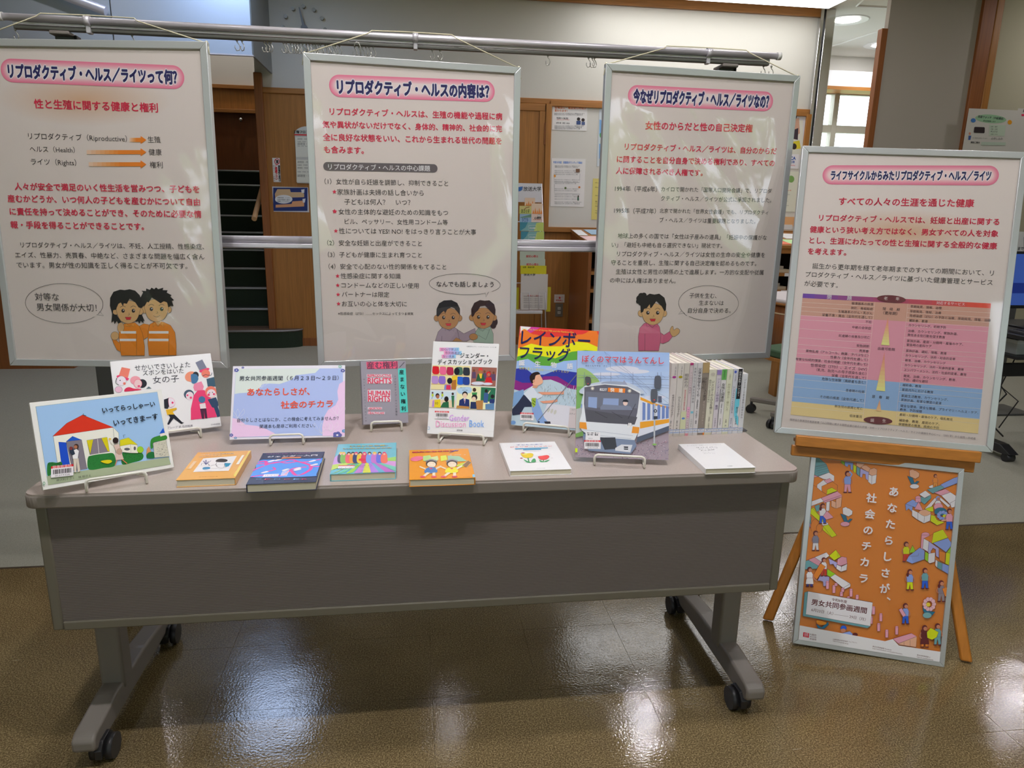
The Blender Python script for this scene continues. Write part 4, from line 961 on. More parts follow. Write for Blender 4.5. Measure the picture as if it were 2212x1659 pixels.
# right-hand castle
P(LB, (1990, 400), (2065, 380), (2065, 450), (1880, 520), (1830, 480)); P(TEAL, (1700, 530), (1830, 485), (1880, 520), (1740, 585), (1670, 540)); P(PKB, (1755, 575), (1890, 530), (1950, 570), (1840, 610))
P(WH, (1840, 610), (1950, 570), (2035, 625), (2030, 690), (1945, 720), (1930, 700)); P(WH, (1945, 700), (2035, 650), (2030, 740), (1960, 755)); P(WH, (1575, 595), (1650, 550), (1715, 600), (1640, 640)); P(TEAL, (1590, 620), (1650, 640), (1715, 600), (1720, 640), (1640, 715), (1595, 680))
P(WH, (1640, 770), (1760, 640), (1800, 640), (1700, 770)); P(WH, (1800, 640), (1830, 630), (1950, 730), (1920, 750)); P(LB, (1425, 700), (1500, 655), (1560, 690), (1555, 760), (1500, 740), (1420, 720)); P(LB, (1410, 710), (1500, 740), (1490, 800), (1450, 765), (1420, 790))
A.ell(1563, 635, 32, 20, PKB, ol=OL, w=2.4); P(PKB, (1532, 640), (1595, 640), (1595, 690), (1532, 690)); P(PKB, (1570, 680), (1625, 790), (1520, 770)); P(WH, (1490, 775), (1560, 810), (1560, 900), (1490, 850)); P(WH, (1560, 810), (1640, 850), (1632, 940), (1560, 900)); P(WH, (1640, 850), (1715, 820), (1705, 910), (1632, 940))
A.poly([(1570, 810), (1620, 780), (1690, 785), (1712, 825), (1640, 855)], PE, True, OL, 2.4)
P(YL, (1640, 770), (1740, 735), (1745, 800), (1700, 800)); P(YL, (1715, 840), (1760, 850), (1790, 900), (1880, 930), (1790, 965), (1710, 915)); [A.line([(1750+k*14, 850+k*22), (1800+k*22, 835+k*24)], 2.4, OL) for k in range(4)]
person(1800, 840, 230, LB, WH, HB); A.ell(1805, 745, 55, 45, PKB, ol=OL, w=2.4); A.ell(1830, 800, 75, 48, DT, ol=OL, w=2)
for k in range(9): A.ell(1855+48*math.cos(k*.7), 845+38*math.sin(k*.7), 22, 20, LB, ol=OL, w=1.6)
A.ell(1880, 852, 24, 18, YL)
person(1935, 1020, 262, HB, PKB, BLU); A.line([(1900, 900), (1840, 910)], 16, PE)
# lower right castle
A.ell(1650, 1075, 48, 28, PKB, ol=OL, w=2.4); P(PKB, (1602, 1080), (1698, 1080), (1690, 1110), (1630, 1150), (1620, 1290), (1592, 1240)); P(OR_, (1635, 1120), (1745, 1065), (1725, 1180), (1650, 1140)); P(YL, (1745, 1055), (1858, 1012), (1918, 1110), (1725, 1180))
P(WH, (1628, 1120), (1690, 1155), (1680, 1280), (1615, 1240)); P(LV, (1690, 1155), (1810, 1240), (1810, 1350), (1775, 1330), (1770, 1250), (1740, 1235), (1715, 1270), (1712, 1310), (1680, 1290)); P(LB, (1740, 1175), (1918, 1115), (1970, 1190), (1895, 1285)); P(GR, (1905, 1285), (1972, 1190), (1975, 1300), (1900, 1290))
P(YL, (1895, 1290), (1975, 1300), (1955, 1450), (1885, 1420)); P(OR_, (1812, 1270), (1890, 1290), (1880, 1410), (1815, 1380)); P(GR, (1645, 1275), (1685, 1300), (1680, 1400), (1640, 1370)); P(WH, (1685, 1300), (1765, 1290), (1760, 1400), (1700, 1418), (1680, 1400))
P(WH, (1770, 1370), (1795, 1390), (1790, 1470), (1765, 1440)); P(TEAL, (1795, 1390), (1850, 1415), (1845, 1500), (1790, 1470)); P(LB, (1850, 1415), (1955, 1455), (1945, 1560), (1845, 1500))
person(1420, 1400, 245, HB, YL, (206, 60, 40)); P(GR, (1495, 1200), (1540, 1290), (1455, 1290)); P(LB, (1450, 1330), (1580, 1230), (1640, 1265), (1635, 1370), (1490, 1420), (1420, 1390)); A.line([(1450, 1335), (1560, 1330), (1570, 1300)], 2.4, OL)
# lower left walls (second crop)
A.frame(1690, 1200, 5.395)
P(TEAL, (240, 70), (300, 50), (420, 115), (400, 150), (230, 160)); P(PKB, (300, 48), (372, 18), (450, 70), (420, 118)); P(WH, (372, 18), (510, -40), (545, 0), (450, 70)); P(YL, (540, 0), (620, -70), (680, 10), (600, 55)); P(LV, (535, 30), (640, 80), (635, 140), (610, 130), (590, 95), (550, 100))
A.poly([(635, 100), (640, 40), (690, 10), (745, 20), (752, 90), (680, 118)], PKB, False, OL, 3.4); P(WH, (630, 100), (685, 125), (680, 185), (625, 150)); P(WH, (685, 125), (752, 95), (745, 165), (680, 185))
P(GR, (520, 150), (620, 215), (560, 250), (515, 225)); P(WH, (555, 250), (610, 215), (790, 325), (705, 375)); P(WH, (705, 375), (790, 325), (788, 360), (705, 398)); P(LV, (405, 290), (440, 225), (545, 245), (540, 340), (475, 355), (470, 300), (440, 290))
person(480, 240, 225, HB, WH, (200, 60, 40)); P(OR_, (440, 85), (500, 125), (400, 275), (350, 235)); person(315, 365, 240, HB, WH, (60, 60, 130), coat=WH); A.line([(350, 250), (400, 295)], 15, (196, 130, 100))
def peg(x, y, h=95): P(PKB, (x-18, y), (x+18, y), (x+16, y+h), (x-18, y+h)); A.ell(x, y, 18, 9, PKB, ol=OL, w=2)
for x, y, h in ((523, 300, 85), (598, 350, 82), (622, 325, 25), (700, 380, 40), (685, 425, 45), (797, 390, 85), (765, 480, 20), (868, 460, 45), (1058, 595, 85), (1030, 710, 80), (1143, 675, 85), (1118, 790, 85), (1212, 865, 85), (1328, 825, 90)): peg(x, y, h)
# date plate
P(TEAL, (235, 700), (255, 425), (295, 412), (1045, 540), (1020, 820), (985, 840)); P(WH, (295, 412), (1047, 542), (1020, 818), (270, 680))
A.text('令和8年度', (572, 505), (748, 537), HB, 1, .01); A.text('男女共同参画週間', (338, 535), (978, 640), HB, 1.0, .018)
A.text('6月23日（火）', (335, 625), (590, 672), HB); A.line([(600, 680), (765, 705)], 2.5, HB); A.text('29日（月）', (778, 705), (965, 742), HB)
person(1480, 400, 250, HB, LB, YL, girl=1); person(1655, 385, 250, HB, TEAL, BLU); person(1845, 535, 255, HB, (130, 120, 130), (140, 128, 132), girl=1); P(OR_, (1855, 380), (1920, 360), (1925, 490), (1885, 465))
person(1428, 795, 250, HB, LB, BLU); P(PKB, (1350, 625), (1385, 605), (1435, 690), (1400, 710))
P(DT, (1625, 580), (1680, 640), (1775, 650), (1740, 690), (1660, 690), (1635, 640))
for k in range(10): A.ell(1705+55*math.cos(k*.63), 560+60*math.sin(k*.63), 24, 24, (232, 178, 186), ol=OL, w=2)
A.ell(1692, 565, 24, 24, (224, 200, 60)); A.ell(1680, 690, 52, 34, (120, 170, 170), ol=OL, w=2.2)
P(DT, (390, 790), (450, 830), (530, 765), (535, 800), (480, 850), (410, 840)); A.poly([(400, 745), (505, 770), (490, 800), (430, 800), (395, 780)], (232, 140, 40), True, OL, 2)
A.ell(708, 838, 36, 30, BLU, ol=OL, w=2); A.ell(705, 868, 30, 24, (196, 130, 100)); P(LB, (680, 900), (780, 875), (850, 935)); A.ell(842, 915, 32, 22, HB)
person(1650, 1065, 265, HB, HB, OR_, girl=1, coat=HB); person(1800, 1040, 262, HB, TEAL, TEAL); P(YL, (1720, 835), (1812, 885), (1790, 945), (1735, 975), (1680, 950), (1675, 885))
# white strip and bench
A.poly([(100, 790), (165, 800), (1190, 990), (1280, 965), (1350, 1040), (1850, 1115), (1900, 1330), (100, 1000)], (224, 222, 228))
P(PKB, (1280, 962), (1495, 897), (1558, 935), (1345, 1018)); P(PE, (1345, 1018), (1558, 935), (1550, 1060), (1350, 1030)); A.line([(1410, 1000), (1410, 1040)], 2.4, OL); A.line([(1480, 975), (1480, 1050)], 2.4, OL)
A.poly([(240, 885), (308, 898), (305, 950), (236, 938)], (204, 30, 52), False)
for x in (258, 274, 290): A.line([(x, 905), (x, 935)], 5, WH); A.ell(x, 903, 5, 5, WH)
for i, t in enumerate(('内閣府', '男女共同', '参画局')): A.text(t, (315, 912+i*25), (390, 922+i*25), HB)
for t, a, b in (('内閣府男女共同参画局 ウェブサイト', (585, 968), (865, 1010)), ('https://www.gender.go.jp/', (585, 985), (765, 1020)), ('男女共同参画局 Facebook', (1045, 1050), (1265, 1092)), ('https://www.facebook.com/danjokyodosankaku', (1045, 1072), (1390, 1138)), ('男女共同参画局 X', (1560, 1150), (1715, 1178)), ('https://x.com/danjokyoku', (1560, 1172), (1750, 1208))): A.text(t, a, b, HB)
# white vertical writing
A.frame(1700, 960, 5.53)
A.vtext('あなたらしさ', (1268, 562), (1168, 1530), WH, bold=.03, wd=.031); A.vtext('社会のチカ', (1003, 638), (922, 1400), WH, bold=.03, wd=.031)
A.frame(1690, 1200, 5.395)
A.vtext('が、', (1186, 380), (1205, 530), WH, bold=.03, wd=.031); A.vtext('ラ', (938, 262), (930, 300), WH, bold=.03, wd=.031)
A.obj('poster_print', p5)
# ============ books and their wire stands
def stand(label, pa, pb, z=.031):
    a, b = onz(pa[0], pa[1], TZ+z), onz(pb[0], pb[1], TZ+z); w = (b-a).length; yaw = math.atan2((b-a).y, (b-a).x); c = (a+b)/2
    t = thing('book_stand', label, 'book stand', (c.x, c.y, TZ), yaw, None)
    r = .0029; L = []
    h = w/2
    L = [(-h*.7, .10, .10), (-h*.72, .062, .0045), (-h, .055, .0035), (-h, .004, .0035), (-h, -.0, .006), (-h, 0, z-.008), (-h+.002, 0, z-.003), (-h+.008, 0, z), (h-.008, 0, z), (h-.002, 0, z-.003), (h, 0, z-.008), (h, 0, .006), (h, .004, .0035), (h, .055, .0035), (h*.72, .062, .0045), (h*.7, .10, .10), (-h*.7, .10, .10)]
    MB().tube(L, r, WHITEW, 8).obj('wire_frame', t)
    for s_ in (-1, 1): MB().cyl((s_*h, .03, .0005), (s_*h, .045, .0005), .0034, BLACKP, 8).obj('rubber_foot', t)
    return t
def upright(name, label, x, y, yaw, roll, w, h, cover, th=.012, tilt=-.35, page=True, gloss=.28, g=.8, z=.0142, cat='book', spine=None):
    r = thing(name, label, cat, (x, y, TZ+z), rot=RYT(yaw, tilt, roll))
    if page:
        cm = M('cover_%02x%02x%02x' % cover, cover, gloss, g=g); sp = M('cover_%02x%02x%02x' % spine, spine, gloss, g=g) if spine else cm
        MB().bx(-w/2, w/2, 0, .002, 0, h, cm, .0008, 1).bx(-w/2, w/2, th-.002, th, 0, h, cm, .0008, 1).obj('cover', r)
        MB().bx(-w/2-.0005, -w/2+.0018, .0, th, 0, h, sp, .0006, 1).obj('spine', r)
        MB().bx(-w/2+.002, w/2-.003, .002, th-.002, .002, h-.002, PAGES).obj('pages', r)
    return r
def barcode(A, x, y, w, h, col=(222, 218, 220), tilt=0.):
    f = lambda a, b: (x+a*w, y+b*h+a*w*tilt)
    A.poly([f(0, 0), f(1, 0), f(1, 1), f(0, 1)], col); A.poly([f(0, 0), f(1, 0), f(1, .2), f(0, .2)], (206, 40, 48)); A.text('図書館資料', f(.08, .1), f(.92, .1), (232, 200, 200))
    rr = random.Random(3)
    k = .08
    while k < .9:
        q = rr.choice((.018, .03, .045)); A.poly([f(k, .32), f(k+q, .32), f(k+q, .72), f(k, .72)], (40, 38, 42)); k += q+rr.choice((.018, .03))
    A.text('271 0 7 9 3 2 8', f(.18, .86), f(.82, .86), (70, 66, 70))

# --- 1 house picture book
b = upright('picture_book', 'landscape picture book with a red roofed house on its cover, at the left table corner', -.6767, 1.6095, .641, .05, .265, .189, (222, 222, 216))
A = art_on(b, .265, .189, -.0003, g=.8, gloss=.3).frame(40, 750, 4.809)
K = (24, 28, 40)
A.poly([(178, 618), (1440, 465), (1580, 1217), (308, 1433)], (150, 186, 226), False, K, 1.6)
A.poly([(293, 1340), (560, 1300), (1100, 1215), (1560, 1140), (1580, 1217), (308, 1433)], (160, 172, 140))
A.poly([(360, 925), (980, 830), (1040, 890), (1050, 1150), (640, 1275), (420, 1310)], (226, 224, 210), False, K, 2.4)
A.poly([(355, 925), (500, 790), (665, 703), (985, 833)], (206, 50, 28), False, K, 2.6); A.line([(980, 833), (1010, 1100)], 2.4, K)
A.poly([(495, 980), (655, 962), (712, 1265), (560, 1290)], (122, 116, 126), False, K, 1.8); A.poly([(495, 980), (560, 925), (655, 962)], (24, 84, 190), False, K, 1.8)
A.poly([(415, 985), (495, 990), (545, 1290), (455, 1290)], (24, 74, 190), False, K, 1.8)
A.poly([(708, 968), (920, 935), (945, 1085), (740, 1118)], (128, 118, 128), False, K, 1.8); A.poly([(708, 968), (775, 960), (755, 1060), (745, 1115)], (206, 194, 20), False, K, 1.5); A.poly([(860, 945), (920, 935), (945, 1085), (925, 1080)], (206, 194, 20), False, K, 1.5); A.line([(820, 952), (835, 1105)], 4, (220, 216, 210))
gx = [(300, 1330), (300, 1215), (340, 1195), (400, 1200), (440, 1190), (450, 1225), (350, 1250), (340, 1320)]
A.poly(gx, (40, 118, 52), True); A.poly([(718, 1250), (720, 1150), (760, 1125), (900, 1105), (990, 1110), (1000, 1230), (880, 1255), (760, 1275)], (40, 118, 52), True)
A.poly([(1075, 1215), (1080, 1095), (1140, 1075), (1280, 1100), (1285, 1165), (1180, 1200)], (40, 118, 52), True)
rr = random.Random(1)
for _ in range(120):
    x, y = rr.choice([(rr.uniform(725, 990), rr.uniform(1130, 1250)), (rr.uniform(1090, 1275), rr.uniform(1100, 1185)), (rr.uniform(305, 440), rr.uniform(1205, 1235))]); A.line([(x, y), (x+6, y-9)], 2.2, (16, 70, 30))
A.poly([(850, 1185), (940, 1170), (970, 1190), (920, 1212)], (206, 196, 20), True, K, 1.2)
A.poly([(1050, 965), (1140, 940), (1235, 1015), (1160, 1010), (1050, 1030)], (206, 198, 30), False, K, 1.5); A.poly([(1050, 1030), (1160, 1010), (1165, 1100), (1070, 1090)], (222, 220, 205), False, K, 1.5); A.poly([(1160, 1010), (1232, 1018), (1240, 1100), (1165, 1100)], (222, 220, 205), False, K, 1.5)
A.ell(1125, 1060, 30, 14, (90, 90, 96)); A.ell(1205, 1052, 12, 20, (90, 90, 96)); A.ell(1262, 1065, 34, 34, (150, 196, 50), ol=K, w=1.2)
A.poly([(1325, 1130), (1330, 1060), (1352, 1030), (1380, 1100), (1350, 1140)], (200, 140, 90), False, K, 1.2); A.poly([(1330, 1150), (1340, 1100), (1400, 1090), (1410, 1150)], (30, 104, 54), True)
A.poly([(1395, 995), (1528, 960), (1562, 1135), (1410, 1148)], (196, 194, 176), False, K, 1.6); A.poly([(1370, 1050), (1375, 960), (1440, 925), (1525, 915), (1530, 960), (1400, 990), (1395, 1040)], (50, 128, 48), True, K, 1)
A.poly([(1460, 900), (1500, 840), (1517, 890)], (24, 84, 190)); A.poly([(1465, 900), (1515, 890), (1525, 915), (1470, 930)], (222, 220, 205), False, K, 1)
for _ in range(45): x, y = rr.uniform(1420, 1535), rr.uniform(985, 1130); A.line([(x, y), (x+12, y-3)], 2, K)
# parent and child at the door, walker waving
A.poly([(565, 1160), (620, 1150), (640, 1290), (612, 1300), (600, 1190), (598, 1300), (575, 1300)], (206, 196, 180), False, K, 1.2); A.poly([(550, 1080), (600, 1058), (625, 1080), (612, 1160), (560, 1160)], (226, 224, 224), False, K, 1.2)
A.ell(597, 1032, 25, 27, (60, 40, 34)); A.ell(590, 1038, 18, 18, (170, 110, 80)); A.poly([(525, 1060), (560, 1040), (585, 1110), (560, 1125), (535, 1100)], (40, 52, 70)); A.ell(542, 1052, 18, 18, (120, 50, 50))
A.poly([(985, 1020), (1040, 1005), (1060, 1070), (1090, 1165), (1005, 1175), (1010, 1090)], (206, 182, 170), False, K, 1.4); A.ell(1005, 970, 30, 32, (40, 26, 26)); A.line([(985, 1010), (955, 980), (945, 950)], 10, (222, 220, 214)); A.ell(945, 955, 14, 10, (230, 190, 60))
A.line([(1020, 1172), (1000, 1225)], 9, (190, 120, 80)); A.line([(1070, 1165), (1125, 1210)], 9, (190, 120, 80)); A.ell(1045, 1085, 28, 32, (180, 150, 130), ol=K, w=1.2)
A.text('いってらっしゃーい', (868, 660), (1412, 590), K, 1.15, .022); A.text('いってきまーす', (985, 790), (1442, 718), K, 1.15, .022)
barcode(A, 335, 1240, 232, 118, tilt=-.11); A.text('神沢利子さく　林 明子え', (390, 1385), (750, 1335), (70, 74, 66)); A.ell(262, 1415, 12, 18, (70, 150, 100)); A.ell(262, 1415, 7, 12, (214, 214, 208))
A.line([(700, 715), (665, 703), (672, 690)], 6, (50, 60, 70)); A.line([(1090, 940), (1085, 915), (1105, 912)], 4, K)
A.obj('cover_print', b)
stand('white wire stand under the red-roof house picture book', (184, 1037), (315, 1018.5))

# --- 2 girl in trousers
b = upright('picture_book', 'white landscape picture book with top-hatted figures, behind the house picture book', -.6534, 1.9477, .392, -.007, .250, .212, (228, 224, 232), tilt=-.45)
A = art_on(b, .250, .212, -.0003, g=.8, gloss=.3).frame(40, 750, 4.809)
A.text('せかいでさいしょた', (1208, 218), (1782, 180), K, 1.2, .0); A.text('ズボンをはいた', (1290, 270), (1715, 245), K, 1.1, 0); A.text('女の子', (1395, 345), (1665, 325), K, 1, 0)
HP = (222, 60, 110); SAL = (236, 120, 100)
A.poly([(1072, 208), (1160, 225), (1135, 325), (1040, 300)], SAL, False, None); A.poly([(1018, 300), (1035, 290), (1150, 325), (1135, 348), (1025, 318)], HP); A.ell(1068, 350, 50, 50, (224, 214, 222), ol=K, w=1.4); A.ell(1100, 378, 14, 14, SAL); A.ell(1055, 345, 6, 6, K); A.line([(1020, 320), (1010, 370), (1040, 395)], 5, K, True)
A.ell(1215, 345, 55, 45, (238, 150, 160)); A.ell(1285, 378, 48, 45, K); A.ell(1240, 380, 42, 45, (232, 190, 190), ol=HP, w=3); A.ell(1250, 405, 14, 10, HP); A.poly([(1100, 460), (1110, 430), (1150, 415), (1200, 430), (1270, 435), (1260, 445), (1150, 458)], (206, 40, 80), True); A.ell(1040, 440, 38, 32, (222, 180, 200), ol=K, w=2); A.poly([(1325, 432), (1352, 408), (1382, 428)], (90, 110, 120))
A.ell(1790, 305, 62, 52, (238, 140, 110), -20); A.ell(1840, 290, 32, 35, K); A.poly([(1790, 300), (1800, 280), (1850, 285), (1868, 330), (1840, 375), (1800, 370)], (60, 110, 150), True); A.poly([(1825, 380), (1900, 355), (1925, 410), (1910, 460), (1830, 455), (1815, 420)], (236, 130, 160))
A.poly([(1820, 500), (1860, 450), (1930, 445), (2020, 560), (2060, 725), (1790, 755), (1790, 640)], HP)
A.poly([(1838, 160), (1908, 128), (1955, 215), (1880, 240)], (112, 116, 136)); A.poly([(1876, 250), (1885, 238), (1965, 215), (1985, 222), (1975, 240), (1890, 265)], HP); A.ell(1945, 275, 45, 42, SAL); A.line([(1912, 300), (1945, 285), (1960, 290), (2000, 290), (2008, 265)], 5, K, True); A.poly([(1952, 330), (2030, 310), (2055, 410), (1965, 410)], (50, 84, 104))
A.ell(1770, 490, 52, 48, (60, 80, 100)); A.ell(1778, 505, 40, 42, (230, 206, 212)); A.ell(1790, 525, 12, 12, HP); A.ell(1755, 500, 10, 10, HP); A.ell(1998, 465, 60, 60, SAL); A.ell(2002, 480, 46, 42, (232, 208, 214)); A.ell(1975, 495, 13, 13, HP); A.ell(2030, 488, 11, 11, HP); A.ell(1985, 475, 5, 5, K); A.ell(2015, 470, 5, 5, K)
A.poly([(1965, 545), (2050, 520), (2080, 590), (2070, 620), (2105, 715), (2065, 728), (2030, 630), (2010, 625), (1990, 590)], (40, 66, 96)); A.ell(1905, 545, 35, 35, (60, 110, 150)); A.poly([(1880, 590), (1940, 580), (1950, 640), (1890, 645)], (224, 214, 216)); A.poly([(1885, 640), (1950, 635), (1962, 740), (1940, 742), (1925, 660), (1930, 745), (1905, 745)], (70, 30, 60))
A.ell(1568, 565, 30, 40, K); A.poly([(1510, 545), (1560, 528), (1570, 600), (1550, 640), (1515, 635)], K); A.poly([(1560, 530), (1610, 540), (1625, 590), (1600, 620), (1565, 615)], (232, 214, 222), True, HP, 1.5); A.ell(1600, 577, 11, 11, HP)
A.poly([(1530, 650), (1610, 635), (1640, 630), (1645, 645), (1600, 670), (1620, 700), (1545, 705)], (216, 170, 30)); A.poly([(1555, 700), (1620, 700), (1700, 780), (1720, 785), (1690, 798), (1610, 740), (1560, 808), (1545, 800), (1575, 730)], K)
A.text('ブレーブ 訳 石井睦美', (1545, 838), (1810, 815), (90, 88, 100)); A.text('日本教育図書', (2000, 805), (2092, 797), (100, 98, 110))
A.obj('cover_print', b)
stand('white wire stand under the white top-hat picture book', (322, 937), (433, 923))

# --- 3 blue notice sheet
b = thing('notice_sheet', 'pale blue and pink laminated notice sheet with orange title between the books', 'sign', (-.3384, 1.8722, TZ+.0142), rot=RYT(.03, -.5, .008))
MB().bx(-.148, .148, 0, .0025, 0, .202, M('sheet_edge', (222, 220, 230), .3, g=.85), .0004, 1).obj('sheet', b)
A = art_on(b, .296, .202, -.0003, g=.8, gloss=.3).frame(480, 760, 5.027)
LBL = (164, 180, 226); PKK = (222, 190, 220); MG = (206, 216, 210); IND = (92, 96, 160)
A.poly([(150, 185), (1310, 180), (1310, 905), (100, 930)], LBL)
A.poly([(150, 185), (1060, 182), (1010, 230), (800, 255), (760, 300), (700, 325), (620, 350), (520, 345), (440, 350), (400, 400), (330, 440), (180, 450), (135, 460)], MG, False)
A.poly([(1333, 310), (1270, 350), (1250, 430), (1260, 520), (1230, 580), (1150, 630), (1110, 700), (1085, 820), (1090, 915), (1333, 910)], PKK)
A.poly([(112, 720), (180, 730), (250, 790), (380, 805), (480, 840), (560, 880), (600, 912), (98, 930)], PKK)
for (x, y, r, c) in ((155, 200, 26, IND), (225, 172, 14, IND), (1310, 205, 24, IND), (1280, 160, 20, (150, 190, 180)), (98, 905, 22, IND), (145, 935, 16, (120, 150, 190)), (1250, 905, 48, IND), (1322, 860, 22, (80, 140, 190))):
    for k in range(5): A.ell(x+r*.55*math.cos(k*1.26), y+r*.4*math.sin(k*1.26), r*.5, r*.42, c)
    A.ell(x, y, r*.25, r*.2, (226, 224, 232))
for x, y, s_, fl in ((1080, 890, 60, 1), (1180, 870, 55, 1), (1250, 700, 60, -1), (170, 720, 50, 1), (430, 390, 50, 1), (215, 800, 45, 1)):
    for k in (-1, 0, 1):
        A.line([(x, y), (x+k*s_-20, y-s_), (x+k*s_*1.3, y-s_*2)], 1.8, (226, 224, 238), True); A.line([(x, y), (x+k*s_+20, y-s_), (x+k*s_*1.3, y-s_*2)], 1.8, (226, 224, 238), True)
A.text('男女共同参画週間（６月２３日～２９日）', (188, 290), (1265, 285), (40, 44, 66), 1.0, .004)
A.text('あなたらしさが、', (275, 440), (950, 432), (224, 84, 58), 1, .02); A.text('社会のチカラ', (638, 580), (1202, 565), (224, 84, 58), .95, .02)
A.text('自分らしさとはなにか、この機会に考えてみませんか？', (165, 745), (1265, 722), (40, 44, 66), 1.1); A.text('関連本も是非ご利用ください。', (408, 812), (1010, 802), (40, 44, 66), 1.05)
A.obj('sheet_print', b)
stand('white wire stand under the pale blue notice sheet', (582.5, 940), (654, 937.5))

# --- 4 grey book
b = upright('book', 'small grey book with pink and turquoise title blocks standing right of the blue notice', -.0842, 1.9876, .24, .049, .130, .182, (150, 146, 156), th=.02, spine=(150, 146, 156))
A = art_on(b, .130, .182, -.0003, g=.8, gloss=.3).frame(480, 760, 5.027)
A.poly([(1565, 110), (1905, 102), (1908, 180), (1572, 188)], (232, 88, 120)); A.text('産む権利', (1572, 150), (1900, 142), (92, 66, 84), 1, .015); A.line([(1925, 170), (1978, 112)], 5, (40, 40, 46))
A.poly([(1908, 182), (1992, 180), (2018, 655), (1932, 662)], (84, 200, 190)); A.vtext('産まない権利', (1948, 222), (1970, 618), (24, 34, 40), bold=.03, wd=.0145)
for t, (x0, y0, x1, y1), hs in (('REPRODUCTIVE', (1578, 258, 1832, 258), 1.0), ('RIGHTS', (1580, 312, 1838, 312), 1.0), ('HUMAN', (1585, 450, 1820, 450), 1.1), ('RIGHTS', (1585, 508, 1822, 508), 1.1), ('ABORTION', (1588, 614, 1728, 614), 1.), ('HEALTHCARE', (1588, 665, 1758, 665), 1.)):
    h = (x1-x0)/len(t)*.75*hs
    A.poly([(x0-8, y0-h), (x1+8, y0-h), (x1+8, y0+h), (x0-8, y0+h)], (206, 200, 206)); A.text(t, (x0, y0), (x1, y1), (226, 76, 104), hs*1.1, .03)
A.text('as', (1578, 405), (1605, 405), (226, 76, 104)); A.text('is', (1590, 640), (1608, 640), (226, 76, 104))
A.vtext('リプロダクティブ・ライツの現在', (1876, 268), (1892, 680), (56, 54, 60), wd=.0062); A.vtext('産む産まないをめぐる対話の記録', (1540, 300), (1560, 750), (90, 88, 94), wd=.004)
A.obj('cover_print', b)
stand('white wire stand under the small grey book', (801.5, 911.5), (867.5, 909.5))

# --- 5 white discussion book
b = upright('book', 'tall white book with small picture panels, standing in front of the middle poster', .1197, 1.8624, -.242, .003, .184, .258, (230, 226, 232), th=.008)
A = art_on(b, .184, .258, -.0003, g=.8, gloss=.3).frame(870, 700, 4.253)
A.text('公益財団法人プラン・インターナショナル・ジャパン 編', (585, 205), (858, 214), (90, 88, 96))
for (a, b_, c) in (((350, 232), (505, 236), 'SDGsで学ぶ！'), ((390, 264), (528, 270), '性別格差が'), ((370, 296), (475, 300), 'ない未来')):
    for k in range(6):
        t0, t1 = k/6, (k+1)/6
        A.poly([(a[0]-12+(b_[0]-a[0]+24)*t0, a[1]-15), (a[0]-12+(b_[0]-a[0]+24)*t1+1, a[1]-15), (a[0]-12+(b_[0]-a[0]+24)*t1+1, a[1]+17), (a[0]-12+(b_[0]-a[0]+24)*t0, a[1]+17)], mixc((236, 150, 190), (140, 190, 236), k/5))
    A.text(c, a, b_, (84, 70, 110))
A.text('ジェンダー・', (528, 288), (785, 294), K, 1.1, .008); A.text('ディスカッションブック', (322, 350), (820, 345), K, 1.1, .008)
# panel 1 satchels
A.poly([(275, 378), (622, 385), (615, 558), (490, 560), (485, 605), (258, 600)], (226, 212, 160)); A.poly([(270, 460), (620, 470), (620, 478), (270, 470)], (200, 170, 120)); A.poly([(262, 546), (500, 552), (500, 560), (262, 556)], (200, 170, 120))
for x, y, c in ((303, 424, (206, 30, 44)), (370, 428, (226, 100, 140)), (435, 432, (176, 40, 76)), (520, 432, (70, 110, 90)), (585, 436, (44, 50, 60)), (297, 512, (176, 140, 200)), (362, 514, (140, 110, 196)), (528, 520, (40, 96, 200)), (583, 522, (36, 64, 140))):
    A.poly([(x-28, y-25), (x-18, y-36), (x+18, y-34), (x+29, y-23), (x+28, y+32), (x-26, y+30)], c, True, K, .8)
A.ell(497, 435, 26, 34, K); A.poly([(452, 480), (505, 470), (500, 560), (485, 602), (445, 600)], (226, 190, 50)); A.poly([(450, 520), (492, 510), (490, 600), (445, 602)], (170, 110, 50)); A.ell(432, 522, 24, 28, K); A.poly([(385, 560), (440, 555), (450, 603), (380, 602)], (120, 140, 200)); A.poly([(402, 560), (442, 560), (440, 603), (398, 602)], (206, 50, 90))
# panel 2 ceremony
A.poly([(635, 393), (865, 402), (852, 572), (625, 562)], (150, 96, 84))
for x, y, s_ in ((655, 440, 26), (800, 455, 24), (835, 460, 24), (752, 450, 20)): A.ell(x, y-12, 10, 12, (110, 70, 50)); A.poly([(x-16, y), (x+16, y), (x+18, y+60), (x-18, y+60)], (90, 70, 100))
A.ell(715, 420, 19, 18, (206, 60, 60)); A.ell(715, 438, 14, 16, (170, 110, 70)); A.poly([(690, 458), (740, 458), (755, 525), (672, 525)], (36, 90, 60)); A.poly([(700, 455), (732, 455), (725, 500), (712, 500)], (226, 190, 60)); A.ell(790, 460, 20, 24, (200, 40, 40)); A.ell(790, 465, 12, 14, (180, 120, 90)); A.poly([(768, 490), (812, 488), (825, 545), (756, 545)], (200, 36, 44)); A.ell(690, 545, 60, 16, (206, 210, 226)); A.ell(780, 550, 45, 12, (206, 210, 226))
